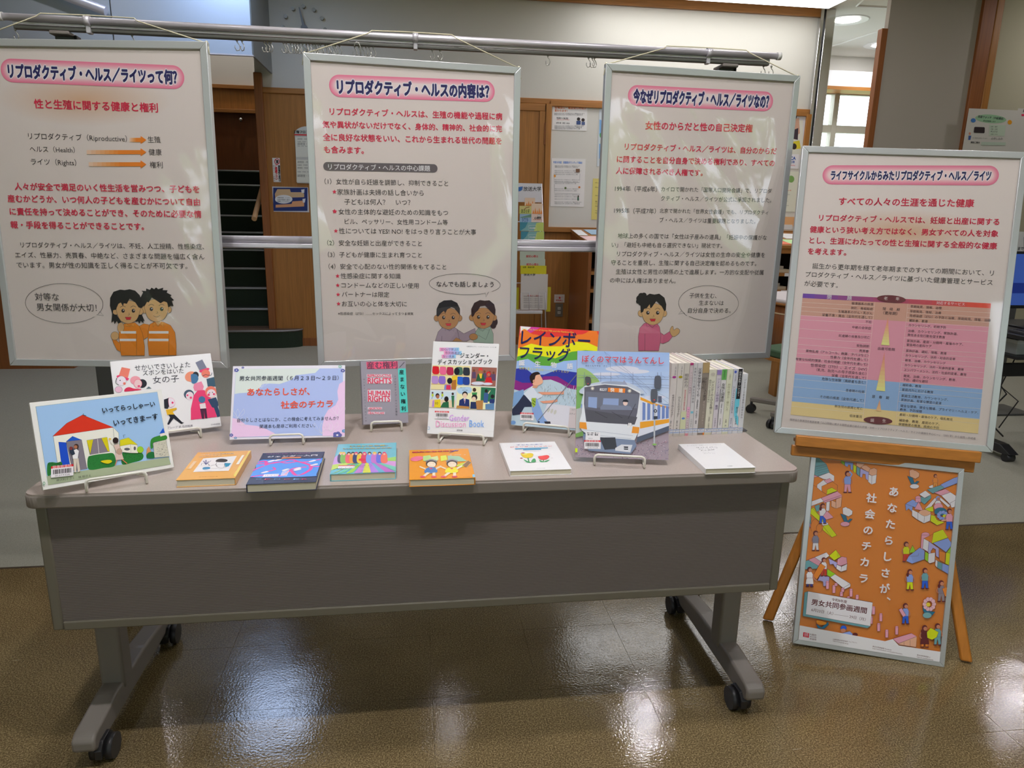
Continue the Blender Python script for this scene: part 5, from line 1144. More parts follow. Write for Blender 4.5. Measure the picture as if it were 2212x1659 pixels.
# panel 3 sport
A.poly([(258, 612), (490, 622), (478, 770), (245, 762)], (196, 214, 232)); A.poly([(252, 690), (484, 700), (478, 770), (245, 762)], (220, 200, 170))
for x, y in ((275, 640), (365, 640)): A.ell(x, y-8, 8, 9, (90, 60, 50)); A.poly([(x-10, y+2), (x+10, y+2), (x+8, y+26), (x-8, y+26)], (180, 200, 60)); A.line([(x, y+26), (x-8, y+48)], 4, (80, 60, 60))
A.ell(320, 658, 18, 22, (40, 30, 30)); A.ell(322, 668, 15, 18, (170, 110, 80)); A.poly([(285, 700), (345, 690), (350, 768), (270, 765)], (226, 200, 40)); A.poly([(275, 705), (292, 696), (290, 762), (268, 762)], (180, 140, 200)); A.text('10', (300, 728), (325, 728), K); A.ell(402, 690, 20, 26, (34, 26, 26)); A.poly([(372, 720), (422, 712), (425, 768), (345, 766)], (40, 100, 66)); A.ell(460, 642, 11, 12, (60, 40, 40)); A.poly([(447, 658), (475, 658), (470, 765), (455, 765)], (50, 110, 76))
# panel 4, 5
A.poly([(505, 565), (855, 585), (840, 788), (490, 775)], (226, 222, 176)); A.poly([(720, 580), (855, 588), (845, 720), (715, 705)], (44, 110, 80)); A.poly([(510, 590), (620, 580), (625, 630), (520, 640)], (170, 200, 236), True); A.text('男らしさ', (530, 585), (575, 588), K); A.text('女の仕事？', (548, 607), (600, 610), K)
A.ell(572, 645, 25, 26, (34, 30, 34)); A.ell(572, 658, 20, 24, (232, 196, 170)); A.poly([(522, 700), (560, 680), (612, 695), (615, 775), (515, 765)], (36, 50, 104)); A.poly([(560, 680), (580, 682), (570, 735)], (222, 220, 226)); A.line([(571, 686), (569, 720)], 5, (160, 30, 50))
A.ell(659, 605, 16, 18, (70, 50, 40)); A.poly([(635, 630), (685, 628), (680, 655), (640, 655)], (60, 140, 80)); A.ell(660, 675, 26, 28, (34, 30, 34)); A.ell(655, 688, 18, 20, (232, 196, 170)); A.poly([(625, 715), (690, 715), (680, 780), (620, 778)], (36, 50, 90)); A.poly([(672, 705), (740, 700), (735, 785), (680, 785)], (176, 126, 70)); A.ell(768, 615, 14, 16, (40, 34, 34)); A.poly([(748, 632), (790, 632), (780, 725), (742, 722)], (60, 90, 140)); A.line([(785, 640), (805, 610)], 8, (236, 200, 170)); A.ell(825, 665, 17, 18, (34, 30, 34)); A.poly([(800, 690), (845, 690), (842, 730), (798, 728)], (40, 56, 110)); A.poly([(760, 735), (842, 728), (840, 788), (760, 785)], (90, 130, 170)); A.poly([(500, 748), (610, 758), (610, 778), (492, 772)], (180, 130, 70))
barcode(A, 296, 797, 130, 72, tilt=.03)
A.text('Gender', (430, 860), (612, 862), (196, 140, 214), 1.3); A.text('Discussion', (305, 915), (580, 918), (226, 150, 190), 1.25); A.text('Book', (612, 912), (748, 915), (110, 160, 226), 1.35)
A.text('合同出版', (497, 975), (550, 978), K, 1, .02); A.line([(232, 945), (248, 945), (248, 968), (230, 968)], 3, (90, 150, 200))
A.obj('cover_print', b)
stand('white wire stand under the tall white book with picture panels', (947.5, 934.5), (1044.5, 940))

# --- 6 rainbow book
b = upright('book', 'large rainbow striped book with a figure holding a pole, standing behind the train book', .3804, 1.9095, -.295, .02, .229, .289, (200, 206, 216), th=.01)
A = art_on(b, .229, .289, -.0003, g=.8, gloss=.28).frame(870, 700, 4.253)
A.poly([(1060, 0), (1810, 50), (1810, 250), (1060, 250)], (214, 56, 52)); A.poly([(1080, 0), (1290, 18), (1090, 130)], (200, 60, 150)); A.poly([(1083, 20), (1180, 28), (1080, 110)], (228, 226, 230))
A.poly([(1070, 120), (1200, 95), (1330, 120), (1500, 110), (1650, 95), (1800, 115), (1800, 1000), (1000, 1000)], (226, 116, 40), True)
A.poly([(1060, 225), (1180, 180), (1300, 205), (1450, 205), (1600, 160), (1700, 172), (1800, 215), (1790, 1000), (1000, 1000)], (226, 220, 30))
A.poly([(1050, 300), (1150, 270), (1250, 290), (1400, 315), (1550, 255), (1680, 240), (1790, 250), (1790, 1000), (1000, 1000)], (90, 160, 60))
A.poly([(1045, 340), (1150, 320), (1250, 380), (1350, 385), (1480, 340), (1600, 330), (1790, 360), (1790, 1000), (1000, 1000)], (150, 180, 222))
A.poly([(1040, 410), (1120, 400), (1200, 465), (1300, 465), (1420, 420), (1600, 445), (1790, 470), (1790, 1000), (1000, 1000)], (48, 58, 150))
A.poly([(1025, 510), (1100, 540), (1200, 540), (1300, 480), (1420, 480), (1550, 560), (1790, 590), (1790, 1000), (1000, 1000)], (130, 40, 120))
A.poly([(1025, 600), (1100, 620), (1180, 575), (1290, 515), (1360, 510), (1450, 545), (1520, 590), (1790, 640), (1790, 1000), (990, 940), (1000, 700)], (176, 196, 206))
rr = random.Random(4)
for _ in range(90): x, y = rr.uniform(1260, 1590), rr.uniform(550, 740); A.line([(x, y), (x+rr.uniform(-12, 12), y+rr.uniform(15, 35))], 3, rr.choice([(100, 116, 116), (140, 156, 160), (206, 212, 214)]))
A.poly([(1330, 730), (1600, 760), (1590, 960), (1250, 930)], (206, 206, 212)); A.poly([(990, 640), (1110, 600), (1120, 700), (1010, 760), (1000, 700)], (120, 156, 196))
for k in range(3): A.ell(1340+k*30, 790+k*10, 12, 22, (190, 190, 180), 20)
A.poly([(1000, 790), (1060, 720), (1110, 650), (1200, 690), (1190, 760), (1120, 760), (1080, 830), (1010, 840)], (44, 50, 72)); A.poly([(1110, 640), (1190, 570), (1240, 640), (1290, 640), (1280, 670), (1180, 720)], (206, 214, 224)); A.poly([(1180, 690), (1230, 680), (1300, 860), (1340, 905), (1250, 930), (1190, 800)], (130, 160, 206))
A.poly([(1185, 680), (1225, 680), (1220, 750), (1200, 770), (1185, 740)], (150, 176, 60)); A.line([(1195, 700), (1220, 720)], 6, (60, 90, 40)); A.line([(1192, 725), (1216, 745)], 6, (60, 90, 40))
A.poly([(1240, 625), (1440, 625), (1480, 612), (1480, 645), (1430, 648), (1280, 650)], (216, 150, 120)); A.poly([(1260, 710), (1380, 700), (1415, 690), (1425, 710), (1380, 725), (1290, 728)], (216, 150, 120)); A.poly([(1200, 560), (1250, 560), (1230, 590), (1190, 585)], (206, 150, 120))
A.poly([(1190, 530), (1200, 480), (1250, 462), (1270, 480), (1288, 520), (1282, 545), (1240, 565), (1200, 560)], (222, 170, 140), True, K, .8); A.poly([(1172, 520), (1168, 480), (1195, 450), (1240, 440), (1262, 460), (1225, 472), (1215, 500), (1205, 530), (1190, 545)], (40, 30, 30), True); A.ell(1205, 525, 10, 14, (206, 150, 120))
A.line([(1240, 893), (1600, 462)], 7, (110, 116, 124)); A.ell(1250, 900, 10, 6, K); A.poly([(1300, 895), (1355, 895), (1360, 915), (1310, 920)], (50, 50, 60)); A.ell(1015, 905, 24, 18, (110, 150, 200))
A.text('Pride: The Story of Harvey Milk and the Rainbow Flag', (1100, 45), (1572, 78), (206, 190, 60))
A.text('レインボー', (1090, 125), (1720, 160), (30, 34, 84), 1.15, .012); A.text('フラッグ', (1075, 260), (1535, 290), (30, 34, 84), 1.1, .012)
for t, x, y in (('誕', 1095, 358), ('生', 1240, 368), ('物', 1387, 378), ('語', 1536, 388)): A.text(t, (x-26, y), (x+26, y+1), (224, 224, 230), 1, .02)
A.text('世界を変えた政治家ハーヴェイ・ミルク', (1070, 405), (1525, 442), (206, 200, 70)); barcode(A, 1080, 812, 122, 70, tilt=.04)
A.poly([(1535, 770), (1600, 775), (1600, 960), (1520, 955)], (196, 186, 184)); A.text('ロブ・サンダース', (1555, 788), (1660, 790), K); A.text('スティーブン', (1530, 825), (1640, 828), K)
A.obj('cover_print', b)
stand('white wire stand under the rainbow book', (1131, 913), (1229, 922.5))

# --- 7 train book
b = upright('picture_book', 'tall picture book with a silver and orange train on its cover, right of centre', .5115, 1.6427, -.22, -.013, .233, .272, (150, 176, 214), th=.011, spine=(170, 110, 90))
A = art_on(b, .233, .272, -.0003, g=.8, gloss=.3).frame(1230, 740, 5.267)
def bands(x0, x1, y0, y1, ca, cb, n=10):
    for k in range(n): A.poly([(x0, y0+(y1-y0)*k/n), (x1, y0+(y1-y0)*k/n), (x1, y0+(y1-y0)*(k+1)/n+1), (x0, y0+(y1-y0)*(k+1)/n+1)], mixc(ca, cb, k/(n-1)))
bands(50, 1150, 80, 700, (150, 178, 222), (190, 204, 226))
for x, y, r1, r2 in ((600, 300, 190, 34), (750, 330, 160, 24), (420, 360, 160, 20), (980, 620, 120, 20)): A.ell(x, y, r1, r2, (206, 208, 222))
A.poly([(80, 320), (150, 290), (230, 330), (290, 380), (340, 440), (340, 500), (80, 520)], (150, 184, 112), True); A.poly([(80, 500), (170, 500), (120, 760), (75, 800)], (120, 170, 96))
A.poly([(60, 760), (140, 740), (160, 1100), (60, 1120)], (176, 180, 178)); A.poly([(60, 1080), (1140, 940), (1140, 1350), (55, 1320)], (160, 146, 156))
rr = random.Random(9)
for _ in range(420):
    x, y = rr.uniform(70, 1125), rr.uniform(1110, 1335)
    if y > 1150 or x > 750: A.poly([(x, y), (x+7, y-3), (x+9, y+5), (x+2, y+7)], rr.choice([(120, 96, 110), (196, 180, 190), (176, 140, 150), (110, 106, 130)]))
A.poly([(60, 1040), (150, 1010), (160, 1060), (70, 1080)], (110, 150, 80))
GS = (110, 124, 156)
for y in (375, 405): A.line([(90, y), (1130, y+20)], 3.5, GS)
for y in (470, 500): A.line([(500, y-10), (1130, y+20)], 3.5, GS)
for x in range(150, 1130, 75): A.line([(x, 378), (x+38, 405)], 2.5, GS)
for x in (170, 355, 470, 720, 1000, 1040): A.line([(x, 340), (x, 500)], 3.5, GS)
for a, c in (((395, 105), (465, 215)), ((465, 215), (650, 340)), ((400, 110), (1130, 700)), ((465, 290), (1130, 640)), ((465, 205), (465, 290)), ((650, 330), (880, 590))): A.line([a, c], 2.4, GS)
# coaches to the right
A.poly([(800, 600), (1135, 740), (1135, 950), (770, 1075), (800, 900)], (206, 210, 222)); A.poly([(805, 620), (960, 690), (1135, 735), (1135, 755), (960, 715), (805, 655)], (226, 156, 50)); A.poly([(800, 905), (1135, 870), (1135, 912), (795, 982)], (226, 156, 50)); A.poly([(770, 1080), (1135, 945), (1135, 1000), (760, 1140)], (84, 92, 110))
for k, x in enumerate((830, 885, 945, 1000, 1050, 1095)): A.poly([(x, 680+k*9), (x+32, 690+k*9), (x+30, 880-k*4), (x-2, 888-k*4)], (110, 132, 186), False, (80, 90, 120), 1)
# front
A.poly([(170, 500), (350, 450), (620, 450), (790, 520), (800, 590), (160, 590)], (186, 196, 212), True); A.ell(500, 465, 140, 22, (150, 160, 180)); A.poly([(595, 480), (620, 430), (660, 485)], (150, 156, 180))
A.poly([(160, 560), (175, 495), (400, 470), (650, 490), (805, 560), (800, 980), (740, 1110), (560, 1120), (240, 1070), (140, 1000), (112, 910), (140, 800)], (214, 218, 230))
A.poly([(170, 510), (400, 480), (660, 505), (798, 580), (770, 800), (735, 935), (450, 920), (190, 900), (165, 700)], (98, 98, 110)); A.poly([(185, 560), (790, 590), (770, 750), (180, 740)], (110, 114, 128)); A.poly([(180, 760), (770, 850), (740, 935), (195, 900)], (84, 84, 92))
A.poly([(215, 620), (315, 625), (310, 750), (212, 735)], (140, 160, 200)); A.poly([(385, 635), (560, 640), (555, 735), (375, 728)], (140, 158, 196)); A.poly([(350, 735), (380, 705), (690, 725), (720, 770), (350, 765)], (122, 130, 150))
A.ell(635, 690, 26, 30, (232, 196, 186)); A.poly([(600, 675), (612, 655), (650, 650), (672, 668), (660, 680)], (40, 44, 54)); A.line([(665, 870), (750, 700)], 5, (50, 50, 56)); A.line([(290, 790), (430, 860)], 4, (50, 50, 56)); A.line([(480, 790), (600, 860)], 4, (50, 50, 56))
for x, y in ((262, 524), (682, 552)):
    for r_, c in ((26, (196, 190, 176)), (13, (232, 228, 214))): A.poly([(x+(r_ if k % 2 else r_*.55)*math.cos(k*math.pi/8), y+(r_ if k % 2 else r_*.55)*math.sin(k*math.pi/8)) for k in range(16)], c)
A.text('822T', (345, 535), (425, 540), (222, 222, 228), 1, .03); A.poly([(438, 515), (635, 525), (630, 575), (435, 562)], (226, 126, 50)); A.text('快　速', (465, 540), (605, 550), (236, 226, 214), 1, .03)
A.poly([(115, 905), (190, 910), (200, 990), (115, 975)], (226, 146, 50)); A.poly([(718, 955), (795, 965), (785, 1035), (705, 1030)], (226, 146, 50)); A.poly([(660, 925), (712, 930), (708, 952), (660, 946)], (84, 84, 92)); A.text('JR', (662, 935), (712, 938), (226, 226, 230), 1, .05)
A.line([(140, 990), (720, 1060)], 3, (150, 156, 176)); A.line([(160, 1040), (700, 1095)], 3, (150, 156, 176)); A.poly([(150, 1060), (740, 1110), (760, 1180), (690, 1270), (220, 1230), (170, 1150)], (120, 134, 160)); A.poly([(340, 1080), (520, 1080), (540, 1210), (400, 1220)], (60, 62, 70)); A.poly([(520, 1200), (590, 1160), (715, 1165), (690, 1250), (520, 1230)], (206, 208, 214)); A.poly([(615, 1182), (668, 1184), (664, 1200), (620, 1198)], K); A.poly([(615, 1205), (668, 1207), (664, 1220), (620, 1218)], K)
# signal
A.line([(968, 700), (962, 1150)], 18, (176, 180, 186)); A.poly([(968, 400), (1000, 380), (1035, 395), (1038, 510), (1005, 530), (965, 510)], (86, 90, 100), True); A.poly([(925, 550), (955, 530), (995, 545), (995, 660), (960, 690), (925, 665)], (86, 90, 100), True); A.poly([(180, 400), (212, 390), (240, 405), (240, 480), (195, 490)], (80, 80, 86), True); A.poly([(1005, 612), (1045, 612), (1048, 682), (1010, 682)], (86, 90, 110)); A.line([(1000, 345), (1000, 385)], 4, (80, 84, 96)); A.ell(962, 655, 8, 8, (216, 70, 60)); A.ell(212, 470, 6, 6, (216, 70, 60)); A.ell(975, 780, 20, 20, (60, 66, 76)); A.ell(975, 780, 9, 9, (190, 196, 206)); A.poly([(955, 840), (998, 838), (1000, 870), (958, 878)], (60, 66, 76)); A.ell(965, 1160, 26, 10, (130, 176, 90))
A.text('ぼくのママはうんてんし', (145, 188), (1072, 212), (212, 68, 74), 1.05, .01); A.text('おおともやすお　さく', (182, 266), (425, 272), (60, 62, 84))
A.poly([(185, 1015), (350, 1022), (348, 1112), (182, 1108)], (222, 220, 226)); A.text('絵本・知識・働く人', (200, 1028), (330, 1032), K, 1, .02); A.text('乗り物・電車', (205, 1048), (325, 1052), K, 1, .02); A.text('おおとも', (215, 1090), (262, 1092), K)
barcode(A, 168, 1110, 186, 98, tilt=.02); A.poly([(58, 1200), (92, 1204), (90, 1250), (56, 1247)], (196, 222, 30))
A.obj('cover_print', b)
stand('white wire stand under the train picture book', (1285, 981.5), (1393.5, 987.5))

# ============ books lying flat
def flat_book(label, x, y, yaw, w, h, th, cover, edge='right', g=.8):
    r = thing('book', label, 'book', (x, y, TZ), yaw)
    cm = M('cover_%02x%02x%02x' % cover, cover, .28, g=g)
    MB().bx(-w/2, w/2, 0, h, th-.0015, th, cm, .0005, 1).bx(-w/2, w/2, 0, h, .0002, .0017, cm, .0005, 1).obj('cover', r)
    sx = w/2-.0012 if edge == 'right' else -w/2-.0004
    MB().bx(sx, sx+.0016, 0, h, .0002, th, cm, .0005, 1).obj('spine', r)
    MB().bx(-w/2+.002, w/2-.002, .0015, h-.0015, .0017, th-.0015, PAGES).obj('pages', r)
    return r, art_top(r, w, h, th+.0002, g=g, gloss=.25)
r, A = flat_book('orange paperback with a white picture panel lying at the left front of the table', -.4683, 1.5771, .029, .126, .189, .018, (240, 168, 88)); A.frame(360, 930, 5.53)
A.poly([(795, 540), (830, 560), (1018, 262), (1005, 243), (985, 245)], (222, 196, 90))
A.poly([(438, 335), (838, 305), (740, 482), (315, 498)], (222, 222, 222)); A.poly([(590, 375), (600, 350), (650, 338), (710, 345), (728, 362), (690, 380)], (44, 44, 46), True); A.poly([(690, 390), (770, 392), (740, 430), (700, 440)], (44, 140, 176)); A.poly([(440, 442), (510, 438), (515, 460), (435, 468)], (44, 130, 170), True)
A.line([(600, 382), (590, 408), (610, 440), (680, 445), (690, 400)], 2, K, True); A.line([(520, 430), (580, 410), (610, 425)], 3, K); A.line([(530, 455), (640, 462), (720, 440)], 3, K)
for a in ((440, 365), (470, 355), (500, 370), (530, 362)): A.line([(470, 410), a], 4, (90, 100, 140))
A.line([(415, 415), (420, 395), (500, 400), (510, 425)], 3, K); A.line([(360, 430), (780, 395)], 2.5, (90, 90, 96))
for t, a, b_ in (('おひとりさまの', (410, 268), (610, 262)), ('これからの老後計画', (420, 292), (800, 275)), ('はじめての準備', (388, 318), (660, 300))): A.text(t, a, b_, (120, 60, 20), .5, .0, (236, 230, 220), .09)
A.poly([(900, 298), (928, 296), (865, 405), (828, 408)], (228, 222, 210)); A.poly([(322, 370), (362, 368), (290, 460), (250, 462)], (240, 190, 150)); A.text('定年後の家計簿', (385, 558), (610, 552), (170, 96, 40), .5)
A.obj('cover_print', r)
r, A = flat_book('dark blue book with pink and blue swirls lying second from the left', -.2963, 1.5315, .024, .149, .206, .020, (34, 40, 66), 'left'); A.frame(360, 930, 5.53)
A.poly([(1160, 345), (1860, 330), (1832, 400), (1790, 520), (1720, 550), (1010, 560), (1060, 470)], (74, 140, 222), True)
MGN = (214, 66, 150)
for ps, w_ in (([(1080, 400), (1250, 395), (1400, 370), (1500, 350), (1620, 380), (1840, 345)], 26), ([(1030, 480), (1120, 440), (1300, 380), (1440, 390), (1560, 370)], 24), ([(1010, 555), (1200, 530), (1380, 540), (1500, 460), (1640, 440), (1830, 430)], 26), ([(1480, 470), (1560, 540), (1700, 480), (1720, 420), (1600, 380)], 22), ([(1100, 380), (1180, 370), (1190, 410)], 24), ([(1150, 500), (1290, 470), (1270, 440)], 20)): A.line(ps, w_, MGN, True)
for ps in ([(1420, 400), (1560, 395), (1680, 430), (1640, 490)], [(1060, 430), (1150, 420), (1300, 440)], [(1500, 545), (1640, 530), (1760, 490)], [(1700, 380), (1800, 380), (1810, 420)]): A.line(ps, 14, (60, 150, 232), True); 
for x, y in ((1250, 365), (1330, 352), (1560, 455), (1740, 365), (1760, 410), (1170, 500), (1420, 470), (1560, 470)): A.poly([(x-45, y+8), (x+20, y-12), (x+50, y-4), (x-20, y+14)], (222, 216, 226), True, K, 1)
for x in range(1380, 1460, 16): A.poly([(x-20, 545), (x+10, 480), (x+18, 480), (x-10, 545)], (222, 216, 226))
A.poly([(1150, 340), (1145, 350), (1850, 335), (1885, 258), (1150, 268)], (34, 40, 66)); A.text('ジェンダー入門', (1205, 318), (1800, 298), (226, 222, 230), .62, .02); A.text('GENDER STUDIES', (1190, 285), (1720, 272), (170, 90, 130), .4)
A.poly([(1380, 326), (1610, 318), (1600, 330), (1370, 338)], (224, 130, 70)); A.poly([(1165, 528), (1345, 520), (1330, 552), (1140, 560)], (220, 214, 222)); A.text('▮▮▯▮▯▮▮', (1180, 542), (1320, 538), (60, 50, 60), .6)
for t, x, c in (('G', 1100, (110, 160, 200)), ('E', 1205, (206, 70, 100)), ('N', 1320, (110, 160, 200)), ('D', 1440, (206, 70, 100)), ('E', 1550, (110, 160, 200)), ('R', 1650, (206, 70, 100))): A.text(t, (x-34, 585), (x+34, 582), c, .45, .0)
A.obj('cover_print', r)
r, A = flat_book('turquoise book with a colourful group of people and rays lying third from the left', -.1225, 1.5840, .014, .149, .218, .018, (104, 180, 196), 'left'); A.frame(480, 760, 5.027)
RC = [(150, 190, 60), (104, 190, 150), (150, 205, 80), (190, 130, 200), (206, 210, 80), (170, 130, 216), (104, 170, 200), (180, 110, 190)]
ctr = (1560, 1120); bot = [1180, 1240, 1330, 1420, 1520, 1620, 1720, 1800, 1890]
for k in range(8): A.poly([(1500+k*16, 1180), (1516+k*16, 1180), (bot[k+1], 1310), (bot[k], 1332)], RC[k])
A.poly([(1240, 1130), (1500, 1180), (1190, 1230), (1205, 1170)], (190, 150, 210)); A.poly([(1190, 1230), (1500, 1180), (1180, 1290)], (180, 206, 90)); A.poly([(1620, 1180), (1892, 1140), (1892, 1190)], (150, 200, 100)); A.poly([(1620, 1180), (1892, 1190), (1888, 1250)], (200, 150, 206)); A.poly([(1620, 1180), (1888, 1250), (1885, 1300)], (110, 190, 170))
rr = random.Random(5)
for k, (x, c) in enumerate(((1290, (36, 50, 76)), (1320, (110, 170, 60)), (1375, (226, 90, 100)), (1420, (226, 150, 60)), (1455, (40, 60, 110)), (1500, (232, 190, 60)), (1545, (206, 60, 100)), (1600, (110, 150, 220)), (1655, (180, 110, 190)), (1710, (90, 110, 210)), (1760, (230, 110, 90)))):
    A.poly([(x-32, 1205), (x-36, 1135), (x-10, 1105), (x+25, 1110), (x+34, 1150), (x+30, 1205)], c, True); A.ell(x, 1105, 20, 16, rr.choice([(60, 36, 30), (206, 60, 110), (230, 180, 60), (40, 40, 50)])); A.ell(x, 1113, 13, 11, (226, 180, 150))
A.ell(1520, 1175, 40, 14, (206, 40, 70)); A.text('いろいろな性、', (1390, 1030), (1800, 1018), (230, 206, 60), .6, .02, (90, 70, 150), .05); A.text('いろいろな生きかた', (1315, 1055), (1840, 1045), (230, 206, 60), .55, .02, (90, 70, 150), .05)
A.poly([(1262, 1245), (1440, 1240), (1435, 1268), (1258, 1272)], (224, 220, 226)); A.poly([(1262, 1238), (1440, 1234), (1440, 1243), (1262, 1247)], (200, 70, 70)); A.text('▮▮▯▮▯▮▮▮', (1275, 1260), (1425, 1256), (60, 50, 60), .6); A.text('渡辺大輔　監修', (1460, 1240), (1630, 1236), K, .6); A.text('国立図書ブックス', (1450, 1256), (1620, 1252), K, .6); A.text('ポプラ', (1510, 1293), (1555, 1291), K, .8)
A.obj('cover_print', r)
r, A = flat_book('orange book with two cartoon children in hats lying in front of the tall white book', .0585, 1.5335, .005, .150, .206, .018, (236, 146, 30), 'right'); A.frame(870, 700, 4.253)
A.text('男女のなるほど！', (90, 1180), (500, 1165), (206, 40, 70), .55, .03, (60, 30, 60), .09); A.poly([(480, 1160), (520, 1158), (420, 1188)], (60, 50, 130))
A.text('絵・丹阿弥　文', (432, 1205), (580, 1202), (226, 240, 236), .9, .02)
A.ell(130, 1238, 60, 22, (226, 110, 140), -8); A.poly([(185, 1215), (250, 1205), (270, 1245), (190, 1262)], (170, 206, 130)); A.poly([(262, 1225), (320, 1212), (330, 1250), (270, 1270)], (190, 210, 150)); A.poly([(345, 1215), (400, 1205), (410, 1250), (350, 1262)], (206, 216, 80)); A.poly([(410, 1210), (520, 1215), (590, 1260), (420, 1270)], (150, 190, 160)); A.poly([(480, 1300), (560, 1275), (600, 1290), (540, 1320)], (190, 206, 60)); A.poly([(545, 1300), (600, 1255), (630, 1275), (585, 1318)], (130, 100, 70), False, (220, 210, 190), 1.5)
for x, top in ((262, (70, 120, 180)), (452, (226, 214, 50))):
    A.ell(x, 1262, 56, 14, (130, 130, 136)); A.ell(x, 1255, 32, 14, (150, 150, 156)); A.ell(x, 1285, 50, 32, (50, 40, 40)); A.ell(x+2, 1292, 40, 26, (240, 206, 180)); A.line([(x-22, 1285), (x-10, 1282)], 2, K); A.line([(x+12, 1282), (x+25, 1285)], 2, K)
    A.poly([(x-42, 1325), (x+38, 1320), (x+50, 1365), (x-58, 1370)], top, True); A.poly([(x-55, 1325), (x-110, 1305), (x-108, 1318), (x-50, 1342)], (240, 206, 180)); A.poly([(x+40, 1322), (x+90, 1300), (x+95, 1312), (x+45, 1340)], (240, 206, 180)); A.poly([(x-40, 1365), (x-10, 1368), (x-60, 1405), (x-85, 1400)], (240, 206, 180)); A.poly([(x+10, 1368), (x+38, 1365), (x+38, 1400), (x+10, 1400)], (240, 206, 180)); A.ell(x-78, 1405, 26, 8, (210, 80, 100)); A.ell(x+25, 1405, 26, 8, (210, 80, 100)); A.poly([(x-20, 1325), (x+15, 1325), (x-2, 1338)], (206, 50, 90))
A.poly([(640, 1385), (662, 1382), (666, 1408), (642, 1410)], (130, 190, 226)); A.text('新日本出版社', (555, 1408), (625, 1404), (150, 80, 20), .8)
A.obj('cover_print', r)
r, A = flat_book('white book with a yellow and a red tulip lying right of the orange book', .2952, 1.5792, .005, .150, .210, .0145, (232, 228, 232), 'left'); A.frame(870, 700, 4.253)
A.text('子どもの本で', (1045, 1112), (1285, 1105), (70, 90, 170), .55, .02); A.text('ジェンダーレッスン', (985, 1132), (1370, 1122), (214, 70, 80), .6, .02); A.poly([(1030, 1143), (1330, 1135), (1335, 1142), (1035, 1152)], (60, 150, 190)); A.poly([(1105, 1152), (1270, 1147), (1272, 1156), (1108, 1160)], (60, 150, 190)); A.text('なりたい自分になるための絵本ガイド', (1130, 1172), (1275, 1166), (90, 88, 100), .9)
A.poly([(1085, 1190), (1130, 1190), (1175, 1188), (1198, 1196), (1190, 1222), (1150, 1232), (1105, 1222)], (232, 196, 40), True, (170, 120, 30), 1.2); A.ell(1118, 1193, 25, 8, (240, 220, 110)); A.line([(1150, 1230), (1160, 1270)], 4, (70, 140, 80)); A.poly([(1110, 1243), (1150, 1262), (1185, 1275), (1140, 1272)], (60, 150, 90), True); A.poly([(1180, 1270), (1195, 1242), (1215, 1238), (1222, 1268)], (60, 150, 90), True)
A.poly([(1243, 1220), (1280, 1212), (1330, 1206), (1345, 1222), (1320, 1245), (1270, 1248)], (222, 60, 60), True, (160, 40, 40), 1.2); A.line([(1295, 1248), (1290, 1268)], 3, (70, 140, 80)); A.poly([(1255, 1250), (1285, 1262), (1300, 1268), (1265, 1268)], (60, 150, 90), True); A.poly([(1295, 1265), (1330, 1252), (1350, 1250), (1320, 1268)], (60, 150, 90), True)
A.ell(1105, 1187, 16, 5, (160, 60, 70)); A.ell(1090, 1233, 12, 4, (160, 60, 70)); A.line([(1340, 1198), (1355, 1197)], 2.5, (90, 40, 40)); A.line([(1362, 1232), (1380, 1232)], 2.5, (90, 40, 40)); A.text('かもがわ出版', (1232, 1330), (1310, 1326), (110, 108, 116), .8)
A.obj('cover_print', r)
r, A = flat_book('plain white book with small grey lettering lying at the right end of the table', .7606, 1.5514, -.006, .129, .189, .0148, (234, 234, 236), 'left'); A.frame(1230, 740, 5.267)
A.text('よくわかる・困難をかかえた女性の今', (1338, 1175), (1725, 1163), (110, 110, 116), .6); A.text('サバイバー', (1440, 1198), (1680, 1188), (60, 60, 66), .55); A.text('カウンセリング', (1470, 1215), (1690, 1200), (60, 60, 66), .5); A.text('人と実践', (1490, 1230), (1650, 1220), (60, 60, 66), .5)
A.text('大塚ひかり・著', (1515, 1250), (1590, 1247), (70, 70, 76), .9); A.text('信田さよ子・編', (1528, 1264), (1605, 1260), (70, 70, 76), .9); A.line([(1610, 1250), (1660, 1248)], 2, (120, 120, 126)); A.line([(1618, 1265), (1660, 1263)], 2, (120, 120, 126)); A.text('日本評論社', (1800, 1408), (1855, 1406), (60, 60, 66), .9, .02)
A.obj('cover_print', r)

